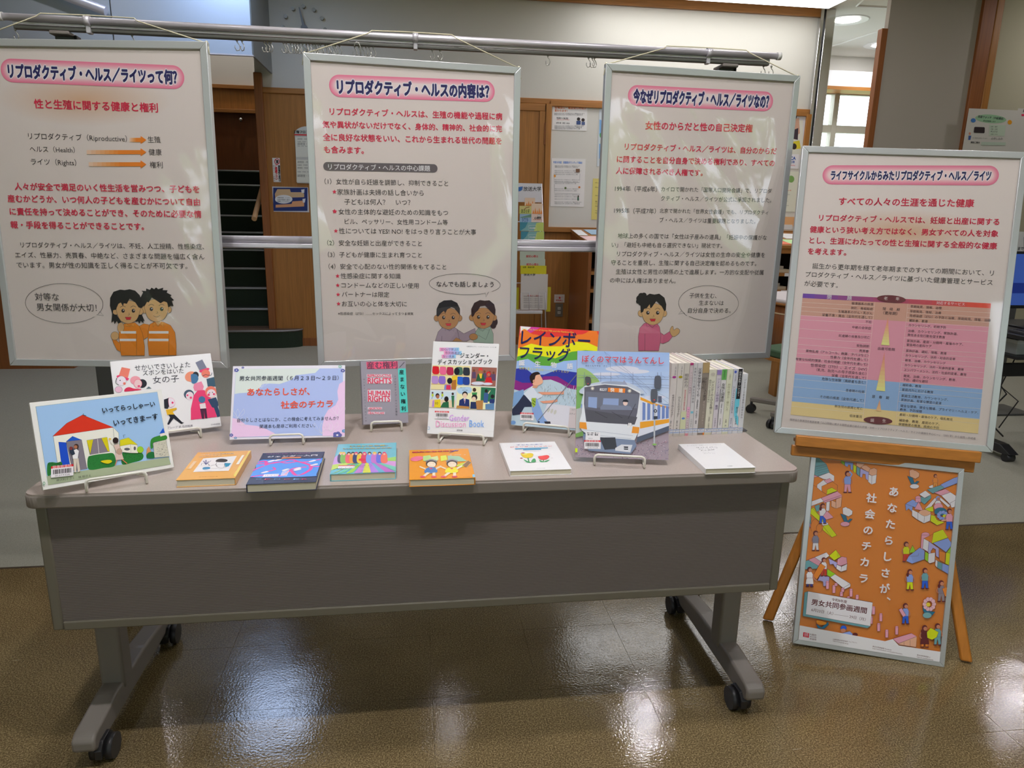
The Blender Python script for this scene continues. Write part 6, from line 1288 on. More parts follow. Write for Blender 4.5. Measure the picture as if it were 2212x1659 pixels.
# ============ row of books with their spines to the front
ROWY = .062
bnd = [150, 250, 352, 443, 497, 565, 648, 757, 880, 958, 1045, 1145, 1210, 1302, 1385]
S1 = onz(1420+250/7.54, 942.5, TZ); Rr = Matrix.Rotation(ROWY, 3, 'Z'); ex = Rr @ Vector((1, 0, 0))
def rowx(px):
    r = ray(1420+px/7.54, 942.5-(px-250)*.045/7.54); nrm = Rr @ Vector((0, -1, 0)); p = CC + r*((S1-CC).dot(nrm)/r.dot(nrm)); return (p-S1).dot(ex)
xs = [rowx(p) for p in bnd]
G1 = (206, 198, 192)
spec = [  # colour, height, depth, labels
 ((214, 206, 200), .2125, .150, 'white book with a magenta oval on its spine, first beside the train book'),
 ((210, 204, 196), .2125, .150, 'white book with a yellow oval on its spine, second in the row of spines'),
 ((206, 200, 190), .2125, .150, 'white book with red small writing below its spine title, third in the row'),
 ((206, 190, 192), .2125, .150, 'thin pinkish book with a crimson top patch on its spine'),
 ((204, 202, 202), .2125, .150, 'grey-white book with thin grey title and pale green foot, fifth in the row'),
 ((210, 206, 206), .2125, .150, 'white book with a bold black brush-style spine title, sixth in the row'),
 ((140, 130, 120), .2125, .150, 'brown-grey book, the last of the tall ones in the row'),
 ((212, 210, 190), .192, .132, 'cream book with a two-line spine title, first of the lower ones'),
 ((208, 202, 208), .192, .132, 'white book with purple writing and a purple top patch'),
 ((216, 214, 214), .192, .132, 'white book with a bright green label at the top of its spine'),
 ((214, 216, 192), .192, .132, 'pale yellow-green book right of the green labelled one'),
 ((206, 208, 216), .192, .132, 'narrow white book with a small blue emblem on top of its spine'),
 ((218, 218, 222), .192, .132, 'white book with a black and turquoise spine'),
 ((212, 214, 218), .177, .112, 'lowest white book at the right end of the row')]
titles = [('社会はどう作られるか？', 1, .42, .74, (50, 46, 50)), ('ひとごとだろうか？', 1, .45, .74, (50, 46, 50)), ('相談の力', 1.7, .14, .33, (120, 112, 116)), ('フェミニスト現象学', 1, .12, .42, (130, 128, 130)), ('未来をひらく男女共同参画', 1.1, .06, .55, (110, 106, 112)),
          ('災害女性学をつくる', 1.5, .07, .46, (48, 44, 50)), ('フェミニスト男子', 1.2, .2, .52, (66, 58, 56)), ('ジェンダーのとびらを開こう', 1.2, .17, .68, (60, 54, 44)), ('ジェンダーと映画評　書評', 1.2, .13, .62, (110, 90, 130)), ('女性と図書館', 1.8, .21, .5, (26, 24, 26)),
          ('男性の働き方・暮らし方', 1.1, .22, .64, (160, 160, 130)), ('シングルマザーたちの生きる', 1.2, .26, .68, (80, 78, 90)), ('日本の女性・ジェンダー', 1.0, .04, .42, (226, 226, 230)), ('ジェンダーで見る家族と地域の歩み', .8, .08, .75, (120, 116, 124))]
for i in range(14):
    col, h, d, lab = spec[i]; x0, x1 = xs[i], xs[i+1]; w = x1-x0-.0006
    p = S1 + ex*((x0+x1)/2)
    r = thing('book', lab, 'book', (p.x, p.y, TZ), ROWY, 'books standing in a row at the right')
    cm = M('cover_%02x%02x%02x' % col, col, .4, g=.82)
    MB().bx(-w/2, -w/2+.001, .0, d, 0, h, cm).bx(w/2-.001, w/2, 0, d, 0, h, cm).bx(-w/2, w/2, -.0, .0015, 0, h, cm, .0005, 1).obj('cover', r)
    MB().bx(-w/2+.001, w/2-.001, .0015, d-.003, .003, h-.0025, M('page_top', (232, 226, 214), .8, g=.9)).obj('pages', r)
    A = art_on(r, w, h, -.0003, g=.82, gloss=.4)
    z = lambda f: h*(1-f)
    def R4_(a, b_, f0, f1, c): A.raw([(a*w, z(f1)), (b_*w, z(f1)), (b_*w, z(f0)), (a*w, z(f0))], [(0, 1, 2, 3)], c)
    def VT(t, sz, f0, f1, c, xo=0., bold=.01):
        n = len(t); em = min(w*.55*sz, h*(f1-f0)/n*1.25); A.h += A.step
        for k, chh in enumerate(t):
            vs, fs = text_mesh(chh, bold)
            cy_ = z(f0+(f1-f0)*(k+.5)/n); o = []
            for vx, vy in vs:
                X_, Y_ = vx-.5, vy-.36
                if chh in 'ー・～': X_, Y_ = Y_, -X_
                o.append((xo*w+X_*em, cy_+Y_*min(em, h*(f1-f0)/n)))
            A.raw(o, fs, c, False)
    if i == 0: A.raw([(p_[0], p_[1]) for p_ in ellpts(.02*w, z(.185), w*.32, .0035, 0, 14)], [tuple(range(14))], (170, 60, 140))
    if i == 1: A.raw([(p_[0], p_[1]) for p_ in ellpts(.02*w, z(.185), w*.32, .0035, 0, 14)], [tuple(range(14))], (176, 160, 30))
    if i in (0, 1): VT('いま問い直す社会', .6, .03, .16, (110, 106, 112), .15); VT('編者一同　編', .7, .78, .9, (80, 76, 80))
    if i == 2: VT('男女共同参画社会と相談員の仕事', .6, .36, .64, (200, 70, 90)); R4_(-.5, .5, .66, .93, (204, 208, 170)); A.raw(ellpts(0, z(.755), w*.3, .003, 0, 14), [tuple(range(14))], (90, 130, 200))
    if i == 3: R4_(-.5, .5, 0, .03, (170, 50, 110)); R4_(-.5, .5, .6, .75, (226, 170, 196)); R4_(-.5, .5, .94, 1, (206, 140, 150)); VT('稲原美苗・川崎唯史', .8, .62, .9, (110, 90, 100))
    if i == 4: R4_(-.3, .3, .66, .69, (120, 190, 210)); VT('山田昌弘', .8, .76, .88, (130, 128, 130))
    if i == 5: VT('浅野富美枝・天童睦子　編著', .75, .5, .84, (80, 76, 82))
    if i == 6: R4_(-.5, .5, 0, .14, (176, 150, 106)); VT('の育て方', 1.1, .2, .36, (66, 58, 56), -.25); VT('ボビー・ウェグナー', .7, .52, .85, (196, 180, 170), .1); R4_(.3, .5, .95, 1, (214, 120, 40))
    if i == 7: VT('自分らしく生きるために', .7, .15, .5, (90, 84, 70), -.28); VT('村田晶子・弓削尚子', .75, .72, .9, (90, 84, 70)); A.raw(ellpts(0, z(.07), w*.3, .0045, 0, 16), [tuple(range(16))], (190, 184, 170))
    if i == 8: R4_(-.45, .45, .01, .08, (150, 130, 190)); VT('杉本貴代栄', .7, .74, .88, (120, 110, 130))
    if i == 9: R4_(-.45, .45, .0, .16, (100, 170, 90)); VT('図書館員の', .6, .02, .14, (40, 80, 50)); VT('赤瀬美穂・青木玲子', .6, .52, .68, (80, 76, 80)); VT('日本評論社', .7, .75, .86, (80, 76, 80)); R4_(-.5, -.42, .3, .9, (60, 60, 70))
    if i == 10: VT('多賀　太', .9, .77, .88, (90, 88, 80)); VT('この時代の', .6, .06, .16, (130, 130, 110))
    if i == 11: A.raw(ellpts(0, z(.045), w*.32, .004, 0, 14), [tuple(range(14))], (80, 100, 190)); VT('社会的困難と', .6, .09, .2, (120, 118, 130), .1); VT('神原文子　編', .7, .75, .9, (100, 98, 110))
    if i == 12: R4_(-.35, .35, 0, .46, (30, 30, 34)); A.raw([(-.5*w, z(.3)), (-.35*w, z(.3)), (-.35*w, z(.46)), (.3*w, z(.46)), (.35*w, z(.55)), (.1*w, z(.62)), (.1*w, z(.7)), (.4*w, z(.75)), (.5*w, z(.88)), (.1*w, z(.84)), (-.4*w, z(.72)), (-.5*w, z(.6))], [tuple(range(12))], (110, 200, 220)); VT('歴史', 1, .58, .68, (60, 60, 70)); VT('総合女性史', .6, .72, .86, (70, 70, 80))
    t, sz, f0, f1, c = titles[i]; VT(t, sz, f0, f1, c, .1 if i in (0, 1, 6, 7) else 0., .02 if i in (5, 9) else .005)
    R4_(-.48, .48, .905, .965, (214, 216, 222)); R4_(-.48, .48, .905, .911, (60, 110, 180)); R4_(-.48, .48, .945, .951, (60, 110, 180)); A.raw([], [], (60, 60, 70))
    vs, fs = text_mesh('367.2', .0); k_2 = w*.7/max(v[0] for v in vs); A.h += A.step; A.raw([(-.35*w+v[0]*k_2, z(.935)+v[1]*k_2) for v in vs], fs, (90, 92, 110))
    A.obj('spine_print', r)
pe = S1 + ex*(xs[-1]+.001)
be = thing('bookend', 'dark grey metal bookend plate at the right end of the book row', 'bookend', (pe.x, pe.y, TZ), ROWY)
MB().bx(0, .0012, .02, .10, .001, .13, STEELD, .0004, 1).obj('upright_plate', be)
MB().prism([(-.0, .012), (.018, .012), (.026, .02), (.026, .095), (.018, .103), (0, .103)], .0, .0012, M('plate_grey', (78, 78, 82), .4, metal=.2, g=.85)).obj('base_plate', be)
# ============ things on and by the back wall
FY = WV-.022
def wall_paper_sheet(name, label, x0, y0, x1, y1, v=None, cat='notice', col=(222, 220, 220), draw=None, fr=None, group=None, g=.8):
    v = FY if v is None else v
    a, b = onv(x0, y0, v), onv(x1, y1, v); w = abs(b.x-a.x); h = abs(a.z-b.z)
    r = thing(name, label, cat, ((a.x+b.x)/2, v, min(a.z, b.z)), 0, group)
    MB().bx(-w/2, w/2, -.0015, 0, 0, h, M('sheet_%02x%02x%02x' % col, col, .6, g=g)).obj('sheet', r)
    if draw:
        A = art_on(r, w, h, -.0017, g=g, gloss=.6); A.step = 1e-4; A.h = .0006
        if fr: A.frame(*fr)
        draw(A); A.obj('print', r)
    return r
# floor guide board, arched
a = onv(636, 272, FY); b = onv(700, 397, FY)
r = thing('wall_sign', 'white arched floor guide sign on the wood wall left of the middle poster', 'sign', ((a.x+b.x)/2, FY, b.z)); w = b.x-a.x; h = a.z-b.z
pl = [(-w/2, 0), (w/2, 0), (w/2, h*.86)] + [(w/2*math.cos(math.radians(t)), h*.86+h*.14*math.sin(math.radians(t))) for t in range(15, 180, 15)] + [(-w/2, h*.86)]
MB().prism(pl, -.012, 0, M('sign_grey', (196, 196, 190), .5, g=.85), 'Y', .002).obj('sign_board', r)
A = art_on(r, w, h, -.0125, g=.8, gloss=.5, clip=False); A.step = 1e-4; A.frame(440, 180, 2.764)
A.text('２階フロアのご案内', (538, 290), (700, 292), K, 1., .03); A.poly([(540, 303), (700, 306), (700, 314), (541, 311)], (200, 40, 50)); A.poly([(545, 320), (700, 322), (700, 440), (552, 440)], (214, 214, 204)); A.poly([(552, 455), (700, 458), (700, 590), (555, 590)], (214, 214, 204))
for i, y in enumerate((332, 348, 362, 375, 470, 488, 505, 528, 552)): A.text('会議室・学習室・事務室' if i % 2 else '調理室・和室', (560, y), (620+(i*17) % 50, y+1), (110, 108, 104))
A.obj('print', r)
def d1(A):
    A.ell(438, 467, 14, 17, (210, 206, 206), ol=(200, 40, 60), w=4); A.line([(428, 455), (448, 480)], 4, (200, 40, 60)); A.poly([(432, 458), (446, 458), (444, 478), (434, 478)], (70, 60, 60)); A.vtext('携帯電話の使用は', (450, 496), (454, 580), K, bold=.03, wd=.02); A.vtext('ご遠慮下さい', (432, 494), (436, 570), (200, 50, 60), bold=.03, wd=.026); A.vtext('館内マナーの協力', (418, 494), (422, 580), (110, 80, 80), wd=.014)
wall_paper_sheet('wall_notice', 'narrow white notice with a red phone ban symbol on the wood wall', 588, 341, 607, 393.5, draw=d1, fr=(440, 180, 2.764))
def d2(A):
    A.rect(415, 623, 620, 762, (34, 50, 110)); A.poly([(425, 660), (440, 632), (515, 632), (520, 650), (585, 650), (600, 660), (600, 680), (520, 682), (515, 710), (430, 705)], (196, 166, 130)); A.poly([(430, 725), (525, 720), (530, 705), (600, 700), (600, 735), (430, 742)], (206, 150, 110)); A.poly([(582, 635), (602, 632), (600, 655), (585, 655)], (214, 214, 220)); A.poly([(590, 690), (608, 688), (604, 712), (592, 712)], (214, 214, 220))
    A.ell(478, 692, 52, 26, (214, 216, 220)); [A.text(t, (440, y), (515, y+2), K) for t, y in (('避難経路図　ここから', 682), ('左右の階段へ進み', 694), ('避難してください', 705))]
wall_paper_sheet('wall_notice', 'dark blue floor plan notice with a white oval on the wood wall', 588, 403, 668, 458.5, draw=d2, fr=(440, 180, 2.764), col=(200, 200, 206))
# big framed notice board
bx0, bx1, bz0, bz1 = 1.315, 3.95, 1.19, 2.335
nb_ = thing('notice_board', 'large cream notice board with oak frame on the back wall right of the middle poster', 'notice board', ((bx0+bx1)/2, WV-.022, bz0)); hw_ = (bx1-bx0)/2; hh = bz1-bz0
MB().bx(-hw_, hw_, -.012, 0, 0, hh, M('board_felt', (210, 208, 202), .95, g=.85, bump=.3, bscale=500)).obj('felt', nb_)
for x in (-hw_-.04, hw_-.02): MB().bx(x, x+.055, -.035, 0, -.05, hh+.001, WOOD, .004).obj('frame_bar', nb_)
for z_ in (-.05, hh-.02): MB().bx(-hw_, hw_, -.034, 0, z_, z_+.05, WOODX, .004).obj('frame_bar', nb_)
NV = WV-.036
def lines(A, x0, x1, ys, c, n=22, txt='市民のみなさまへのお知らせとご案内をまとめてあります'):
    for i, y in enumerate(ys): A.text(txt[:n-(i*3) % 7], (x0, y), (x1-((i*13) % 30), y+1.5), c)
def d3(A):
    A.text('役場窓口・電話受付時間が', (302, 160), (512, 165), (206, 110, 40), 1., .02); A.text('変わります！', (302, 180), (385, 184), (206, 110, 40), 1, .02); lines(A, 298, 500, (200, 208), (90, 90, 96)); A.text('9:00～16:30', (315, 230), (390, 233), (50, 50, 56), 1, .02); lines(A, 315, 400, (241,), (200, 80, 80), 12)
    A.text('6月1日（月）から', (312, 262), (400, 266), (50, 50, 56), 1, .02); lines(A, 300, 495, (283, 292, 300), (90, 90, 96)); A.ell(460, 237, 11, 11, (50, 44, 44)); A.poly([(446, 250), (474, 248), (474, 274), (446, 274)], (60, 80, 130)); A.ell(490, 243, 11, 11, (50, 40, 40)); A.poly([(480, 256), (502, 255), (502, 277), (480, 277)], (80, 96, 140))
wall_paper_sheet('notice', 'white notice with orange heading at the upper left of the notice board', 1194, 227, 1267, 283, v=NV, draw=d3, fr=(1100, 180, 3.073))
def d4(A):
    A.text('令和８年度　図書館ボランティア募集！', (292, 524), (485, 528), (120, 150, 206), 1.4, .03); lines(A, 302, 470, (548, 556), (90, 90, 96)); lines(A, 300, 480, (580, 592, 604), (130, 130, 136)); lines(A, 300, 470, (640, 652, 664, 700, 712, 740, 752, 768), (130, 130, 136)); A.rect(442, 568, 468, 590, (120, 90, 70)); A.line([(298, 600), (298, 655), (465, 660), (470, 602)], 1.5, (110, 110, 116)); A.line([(300, 670), (300, 730), (470, 735)], 1.5, (110, 110, 116)); A.ell(373, 695, 7, 7, (90, 110, 60)); A.ell(302, 615, 7, 9, (220, 150, 60)); A.ell(465, 690, 7, 7, (200, 120, 60)); A.ell(458, 750, 5, 6, (70, 60, 50)); A.rect(452, 755, 462, 778, (60, 100, 80)); lines(A, 300, 480, (788, 798), (90, 90, 96))
wall_paper_sheet('notice', 'white notice with a pale blue heading low on the notice board', 1192, 341.5, 1261, 447, v=NV, draw=d4, fr=(1100, 180, 3.073))
def d5(A):
    A.ell(628, 195, 12, 18, (226, 222, 222), ol=(206, 50, 50), w=3); A.poly([(600, 240), (650, 260), (650, 500), (596, 500)], (120, 170, 220)); A.poly([(598, 340), (650, 330), (650, 420), (597, 400)], (200, 214, 220)); A.ell(610, 345, 10, 18, (70, 150, 90))
wall_paper_sheet('notice', 'blue landscape poster half hidden by the right hanging poster', 1295, 231, 1345, 361, v=NV, draw=d5, fr=(1100, 180, 3.073), col=(196, 206, 214))
def d6(A): lines(A, 570, 605, (660, 690, 720, 745, 785, 800, 815, 845, 860, 880), (80, 76, 50), 6)
wall_paper_sheet('notice', 'yellow notice hanging low at the right part of the notice board', 1281, 385.5, 1330, 475, v=NV, draw=d6, fr=(1100, 180, 3.073), col=(214, 202, 120))
def d7(A):
    A.poly([(240, 170), (286, 170), (286, 330), (230, 330)], (206, 206, 196)); A.ell(250, 152, 8, 14, (50, 40, 46)); A.poly([(238, 165), (268, 160), (272, 230), (236, 250)], (190, 150, 130)); A.poly([(240, 215), (265, 205), (262, 260), (240, 255)], (60, 50, 60)); A.poly([(232, 270), (270, 262), (276, 300), (232, 305)], (206, 190, 50)); A.ell(245, 290, 12, 14, (50, 40, 40)); A.poly([(226, 326), (268, 326), (262, 400), (222, 400)], (216, 214, 220)); A.text('CA', (228, 344), (252, 344), (40, 80, 160), 1, .04); A.text('力隊', (226, 362), (248, 362), (40, 80, 160), 1, .02); A.text('募集説明会', (225, 376), (250, 378), (206, 60, 80))
a_ = (1600, 180, 2.127)
wall_paper_sheet('notice', 'tall photo poster with blue lettering at the right end of the notice board', 1700, 246, 1737, 365, v=NV, draw=d7, fr=a_, col=(200, 200, 206))
def d8(A): A.ell(232, 440, 14, 16, (120, 160, 90)); A.text('ニュース', (208, 492), (232, 492), (206, 90, 50), 1, .03); lines(A, 200, 226, (510, 520, 530, 540, 550, 560, 570), (110, 110, 110), 6); A.poly([(190, 622), (225, 622), (224, 645), (188, 645)], (222, 160, 110))
wall_paper_sheet('notice', 'pale green and white leaflet under the tall photo poster', 1690, 370, 1726, 458, v=NV, draw=d8, fr=a_, col=(212, 214, 200))
wall_paper_sheet('notice', 'orange edged notice at the lower right of the notice board', 1680, 468, 1722, 489, v=NV, col=(220, 170, 120))
wall_paper_sheet('notice', 'small white card pinned at the bottom right of the notice board', 1688, 485, 1711, 496, v=NV-.002, col=(216, 216, 218))
# wood door leaf left of the board
a = onv(1100, 230, FY); b = onv(1173, 600, FY)
dr = MB().bx(.95, 1.215, WV-.03, WV-.021, .08, 2.27, WOOD).obj('door_1', kind='structure')
MB().bx(.9, 1.27, WV-.042, WV-.021, 2.27, 2.335, WOODX, .004).obj('door_frame', dr); MB().bx(1.215, 1.275, WV-.042, WV-.021, .0, 2.27, WOOD, .004).obj('door_frame', dr)
a = onv(1179, 290, FY); MB().bx(1.262, 1.28, WV-.05, WV-.04, a.z-.1, a.z+.1, WOODD, .003).obj('hinge', dr)
# socket and small sign
def d9(A): A.text('コンセント', (308, 1418), (360, 1420), (190, 60, 50)); A.ell(335, 1424, 6, 7, (200, 60, 60)); A.text('使用禁止', (310, 1440), (355, 1442), (190, 60, 50), 1, .02)
wall_paper_sheet('wall_notice', 'small white sign with red lettering above the wall socket', 1197.5, 636, 1219, 653.5, v=WV-.024, draw=d9, fr=(1100, 180, 3.073), col=(206, 196, 186))
a, b = onv(1200, 655.5, WV-.022), onv(1215, 684, WV-.022)
so = thing('wall_socket', 'grey metal double wall socket low on the wood wall', 'socket', ((a.x+b.x)/2, WV-.022, b.z)); w = b.x-a.x; h = a.z-b.z
MB().bx(-w/2, w/2, -.006, 0, 0, h, M('socket_plate', (120, 112, 100), .4, metal=.4, g=.85), .002).obj('plate', so)
for z_ in (.3, .62): MB().bx(-w*.2, w*.2, -.009, -.005, h*z_-h*.08, h*z_+h*.12, M('socket_face', (190, 184, 170), .5, g=.85), .001).bx(-w*.1, -w*.05, -.0095, -.008, h*z_, h*z_+h*.07, BLACKP).bx(w*.05, w*.1, -.0095, -.008, h*z_, h*z_+h*.07, BLACKP).obj('outlet', so)
# stud wall clock
c = onv(658, 62, WV-.012); ck = thing('wall_clock', 'wall clock made of twelve metal studs on the bare wall above the rail', 'clock', (c.x, WV-.002, c.z))
rc_ = abs(onv(703, 62, WV).x-c.x)
for k in range(12):
    t = math.radians(30*k); MB().cyl((rc_*math.sin(t), -.03, rc_*math.cos(t)), (rc_*math.sin(t), 0, rc_*math.cos(t)), .016, M('stud_metal', (140, 138, 128), .45, metal=.3, g=.85), 12).obj('hour_stud', ck)
MB().cyl((0, -.04, 0), (0, 0, 0), .03, STEELD, 14).obj('hub', ck)
for L_, an, wd_ in ((.17, -12, .012), (.12, 152, .012)):
    t = math.radians(an); d_ = Vector((math.sin(t), 0, math.cos(t))); n_ = Vector((d_.z, 0, -d_.x))*wd_
    MB().quad(-n_+Vector((0, -.045, 0)), n_+Vector((0, -.045, 0)), d_*L_+n_*.4+Vector((0, -.045, 0)), d_*L_-n_*.4+Vector((0, -.045, 0)), STEELD).obj('hand', ck)

# ============ leaflet rack
LV = 6.75
def L_(px, py): return onv(px, py, LV)
q0, q1 = L_(1117, 395), L_(1172, 395); zb = 0.0
lk = thing('leaflet_rack', 'tall wire leaflet rack with a white header card beside the middle poster', 'leaflet rack', ((q0.x+q1.x)/2, LV, 0)); lx0 = (q0.x+q1.x)/2
ht = q0.z; hwk = (q1.x-q0.x)/2
for s_ in (-1, 1):
    MB().tube([(s_*(hwk+.05)+.03, -.03, 0.0), (s_*(hwk+.025)+.02, 0, .7), (s_*hwk, .05, ht)], .006, ALU, 8).obj('upright', lk)
    MB().tube([(s_*(hwk+.05)+.03, .22, 0.0), (s_*hwk, .06, ht*.75)], .006, ALU, 8).obj('rear_leg', lk)
for f in (.42, .62, .78): z_ = ht*f; MB().tube([(-hwk-.01, .03, z_), (hwk+.01, .03, z_)], .005, ALU, 6).obj('cross_wire', lk)
hd = MB().bx(-hwk, hwk, .035, .039, ht-.17, ht, M('header_card', (214, 214, 220), .5, g=.85)).obj('header_card', lk)
bpy.context.view_layer.update()
A = Art(Vector((lx0, LV+.0345, 0)), Vector((1, 0, 0)), Vector((0, 0, 1)), Vector((0, -1, 0)), .8, .5); A.step = 1e-4; A.frame(1110, 380, 5.19)
A.text('放送大学', (108, 146), (306, 146), (50, 50, 56), 1.0, .01)
for k in range(4): A.poly([(30-k*0, 128+k*13), (102, 118+k*10), (95-k*6, 132+k*12), (60, 142+k*10), (28, 138+k*12)], (60, 110, 180), False)
A.obj('header_print', lk)
lf = [  # px rect in crop (5.19), colour, title, text colour, label
 (123, 245, 235, 335, (226, 196, 170), '大学案内', 'orange flowered leaflet at the top of the wire rack', 0),
 (63, 335, 195, 425, (206, 196, 130), 'セカンドキャリア', 'yellowish leaflet in the left pocket of the wire rack', 1),
 (197, 308, 318, 425, (232, 200, 176), '学ぶ', 'orange leaf patterned leaflet in the right pocket of the wire rack', 1),
 (66, 425, 195, 520, (150, 180, 206), 'スキルアップ', 'pale blue leaflet in the left pocket of the wire rack', 2),
 (197, 425, 320, 520, (226, 200, 190), '心理学', 'pink edged leaflet in the right pocket of the wire rack', 2),
 (68, 518, 333, 620, (130, 176, 176), '学生募集', 'upper of the two teal leaflets in the wire rack', 3),
 (78, 620, 338, 735, (130, 178, 178), '学生募集', 'lower of the two teal leaflets in the wire rack', 4),
 (68, 842, 345, 945, (176, 186, 170), '認定心理士', 'upper pale green leaflet with red lettering in the wire rack', 5),
 (72, 930, 350, 1008, (176, 186, 170), '認定心理士', 'lower pale green leaflet with red lettering in the wire rack', 6),
 (76, 1005, 362, 1100, (200, 190, 30), '放送大学', 'bright yellow leaflet in the wire rack', 7),
 (80, 1100, 370, 1500, (200, 194, 190), '放送大学', 'large white leaflet in the bottom pocket of the wire rack', 8)]
for x0, y0, x1, y1, c, t, lab, dp in lf:
    v = LV-.008*dp-.006; a, b = onv(1110+x0/5.19, 380+y0/5.19, v), onv(1110+x1/5.19, 380+y1/5.19, v); w = b.x-a.x; h = a.z-b.z
    r = thing('leaflet', lab, 'leaflet', ((a.x+b.x)/2, v, b.z), 0, None); MB().bx(-w/2, w/2, -.003, .003, 0, h, M('sheet_%02x%02x%02x' % c, c, .6, g=.8)).obj('sheet', r)
    A = art_on(r, w, h, -.0034, g=.8, gloss=.5); A.step = 1e-4; A.frame(1110, 380, 5.19)
    xm, ym = (x0+x1)/2, (y0+y1)/2
    if '心理士' in t: A.text(t, (x0+70, y0+60 if y0 < 900 else y0+63), (x0+205, y0+60 if y0 < 900 else y0+63), (190, 50, 60), 1, .02)
    elif c[1] == 176 or c[1] == 178: A.poly([(x0, y0), (x0+90, y0), (x0+60, y0+60), (x0, y1)], (70, 140, 160)); A.poly([(x1-80, y0+10), (x1, y0), (x1, y1), (x1-110, y1)], (190, 206, 110)); A.line([(165, y0+40), (250, y0+35), (250, y0+95), (168, y0+98), (165, y0+40)], 3, (214, 222, 222)); A.text(t, (175, y0+68), (242, y0+68), (222, 228, 228), 1, .02)
    elif '大学' in t and h > .2: A.text(t, (112, 1108), (240, 1108), (60, 60, 60), .8, .02); [A.text('科目の案内と入学のてびき', (110, y), (320, y+2), (110, 100, 100)) for y in (1350, 1375, 1395, 1420, 1450, 1470)]; A.text('授業のご案内', (150, 1342), (290, 1345), (190, 80, 80), .8)
    elif t == 'セカンドキャリア': A.poly([(x0, ym+5), (x1, ym), (x1, y1), (x0, y1)], (196, 200, 110)); A.text('セカンド', (82, 385), (175, 385), K, 1.1, .03); A.text('キャリア', (82, 408), (172, 408), K, 1.1, .03); A.line([(115, 375), (140, 355), (175, 348)], 7, (150, 90, 60))
    elif t == 'スキルアップ': A.poly([(x0, y0+40), (x1, y0+5), (x1, y0+40), (x0+20, y0+45)], (110, 150, 130)); A.text('スキル', (90, 482), (160, 482), (40, 80, 150), 1, .03); A.text('アップ', (92, 506), (160, 506), (40, 80, 150), 1, .03)
    elif t == '心理学': A.text(t, (230, 472), (305, 472), (40, 36, 40), 1.1, .03); A.line([(215, 490), (310, 490)], 3, (200, 90, 70)); A.ell(282, 445, 14, 14, (214, 206, 200), ol=(90, 90, 96), w=2)
    elif t == '放送大学': A.text('全国　放送大学', (100, y0+18), (230, y0+20), (50, 60, 20), .9, .02)
    else:
        for k in range(5): A.poly([(x0+10+k*22, y1), (x0+22+k*22, ym+10-(k % 2)*22), (x0+34+k*22, y1)], (226, 140, 70))
    A.obj('print', r)
for x0, x1, y0, y1, sd in ((1101, 1120, 621, 676, 'left'), (1181, 1188.5, 620, 673, 'right')):
    v = LV+.02; a, b = onv(x0, y0, v), onv(x1, y1, v)
    r = thing('leaflet', 'yellow card at the %s side of the wire rack near its foot' % sd, 'leaflet', ((a.x+b.x)/2, v, b.z)); w = b.x-a.x
    MB().bx(-w/2, w/2, -.003, .003, 0, a.z-b.z, M('sheet_yellow', (200, 190, 40), .6, g=.8)).obj('sheet', r)
bk_ = MB()
for s_ in (-1, 1):
    a = onv(1110+(80 if s_ < 0 else 285)/5.19, 632, LV-.085); b = onv(1110+(172 if s_ < 0 else 350)/5.19, 669, LV-.085)
    bk_.tube([(a.x-lx0, -.085, b.z), (a.x-lx0, -.085, a.z), (b.x-lx0, -.085, a.z), (b.x-lx0, -.085, b.z)], .003, ALU, 6)
zb_ = onv(1140, 671, LV-.085).z
bk_.bx(-hwk-.01, hwk+.02, -.088, .03, zb_-.03, zb_, ALU, .003).obj('bottom_pocket', lk)

# ============ counter with papers
CB, CF = 7.05, 6.3; ZB, ZF = 1.175, 1.075
ct = thing('counter', 'long oak leaflet counter with sloping top and open shelves below the notice board', 'counter', (2.72, 6.7, 0))
sl = (ZB-ZF)/(CB-CF)
def ctz(v): return ZF+(v-CF)*sl
side = [(CF-6.7, 0), (CB-6.7, 0), (CB-6.7, ZB-.02), (CF-6.7, ZF-.02)]
MB().prism([(CF-6.71, ZF-.03), (CB-6.7, ZB-.03), (CB-6.7, ZB), (CF-6.71, ZF)], -1.18, 1.2, WOODX, 'X', .003).obj('sloping_top', ct)
for x_ in (-1.17, 1.16): MB().prism(side, x_, x_+.03, WOODD, 'X').obj('side_panel', ct)
MB().bx(-1.14, 1.16, CF-6.695, CF-6.67, 1.0, ZF-.03, WOODX).obj('fascia', ct)
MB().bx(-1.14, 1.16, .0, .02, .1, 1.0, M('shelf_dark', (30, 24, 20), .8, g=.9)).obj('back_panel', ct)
MB().bx(-1.14, 1.16, CF-6.66, .0, .0, .1, WOODD).obj('plinth', ct)
sh = [.82, .66, .38]
for z_ in sh: MB().bx(-1.14, 1.16, CF-6.69, .0, z_-.03, z_, WOODX, .003).obj('shelf', ct)
for k, (z_, px) in enumerate(((sh[0], 1696), (sh[1], 1692))):
    a = onv(px, 592, CF)
    t = thing('shelf_label', 'white label strip on the %s shelf edge of the oak counter' % ('upper' if k == 0 else 'lower'), 'label', (a.x+.12, CF+.0095, z_-.03)); MB().bx(-.12, .16, -.002, 0, 0, .03, PAPER).obj('strip', t)
    t = thing('paper_stack', 'stack of beige papers lying on the %s shelf of the oak counter' % ('upper' if k == 0 else 'lower'), 'papers', (a.x-.08, CF+.16, z_+.0005))
    MB().bx(-.16, .15, -.11, .10, 0, .03, M('paper_beige', (190, 176, 150), .7, g=.85), .002).obj('lower_stack', t); MB().bx(-.16, .09, -.10, .09, .03, .06, M('paper_grey', (170, 160, 144), .7, g=.85), .002).obj('upper_stack', t)
ta = math.atan(sl)
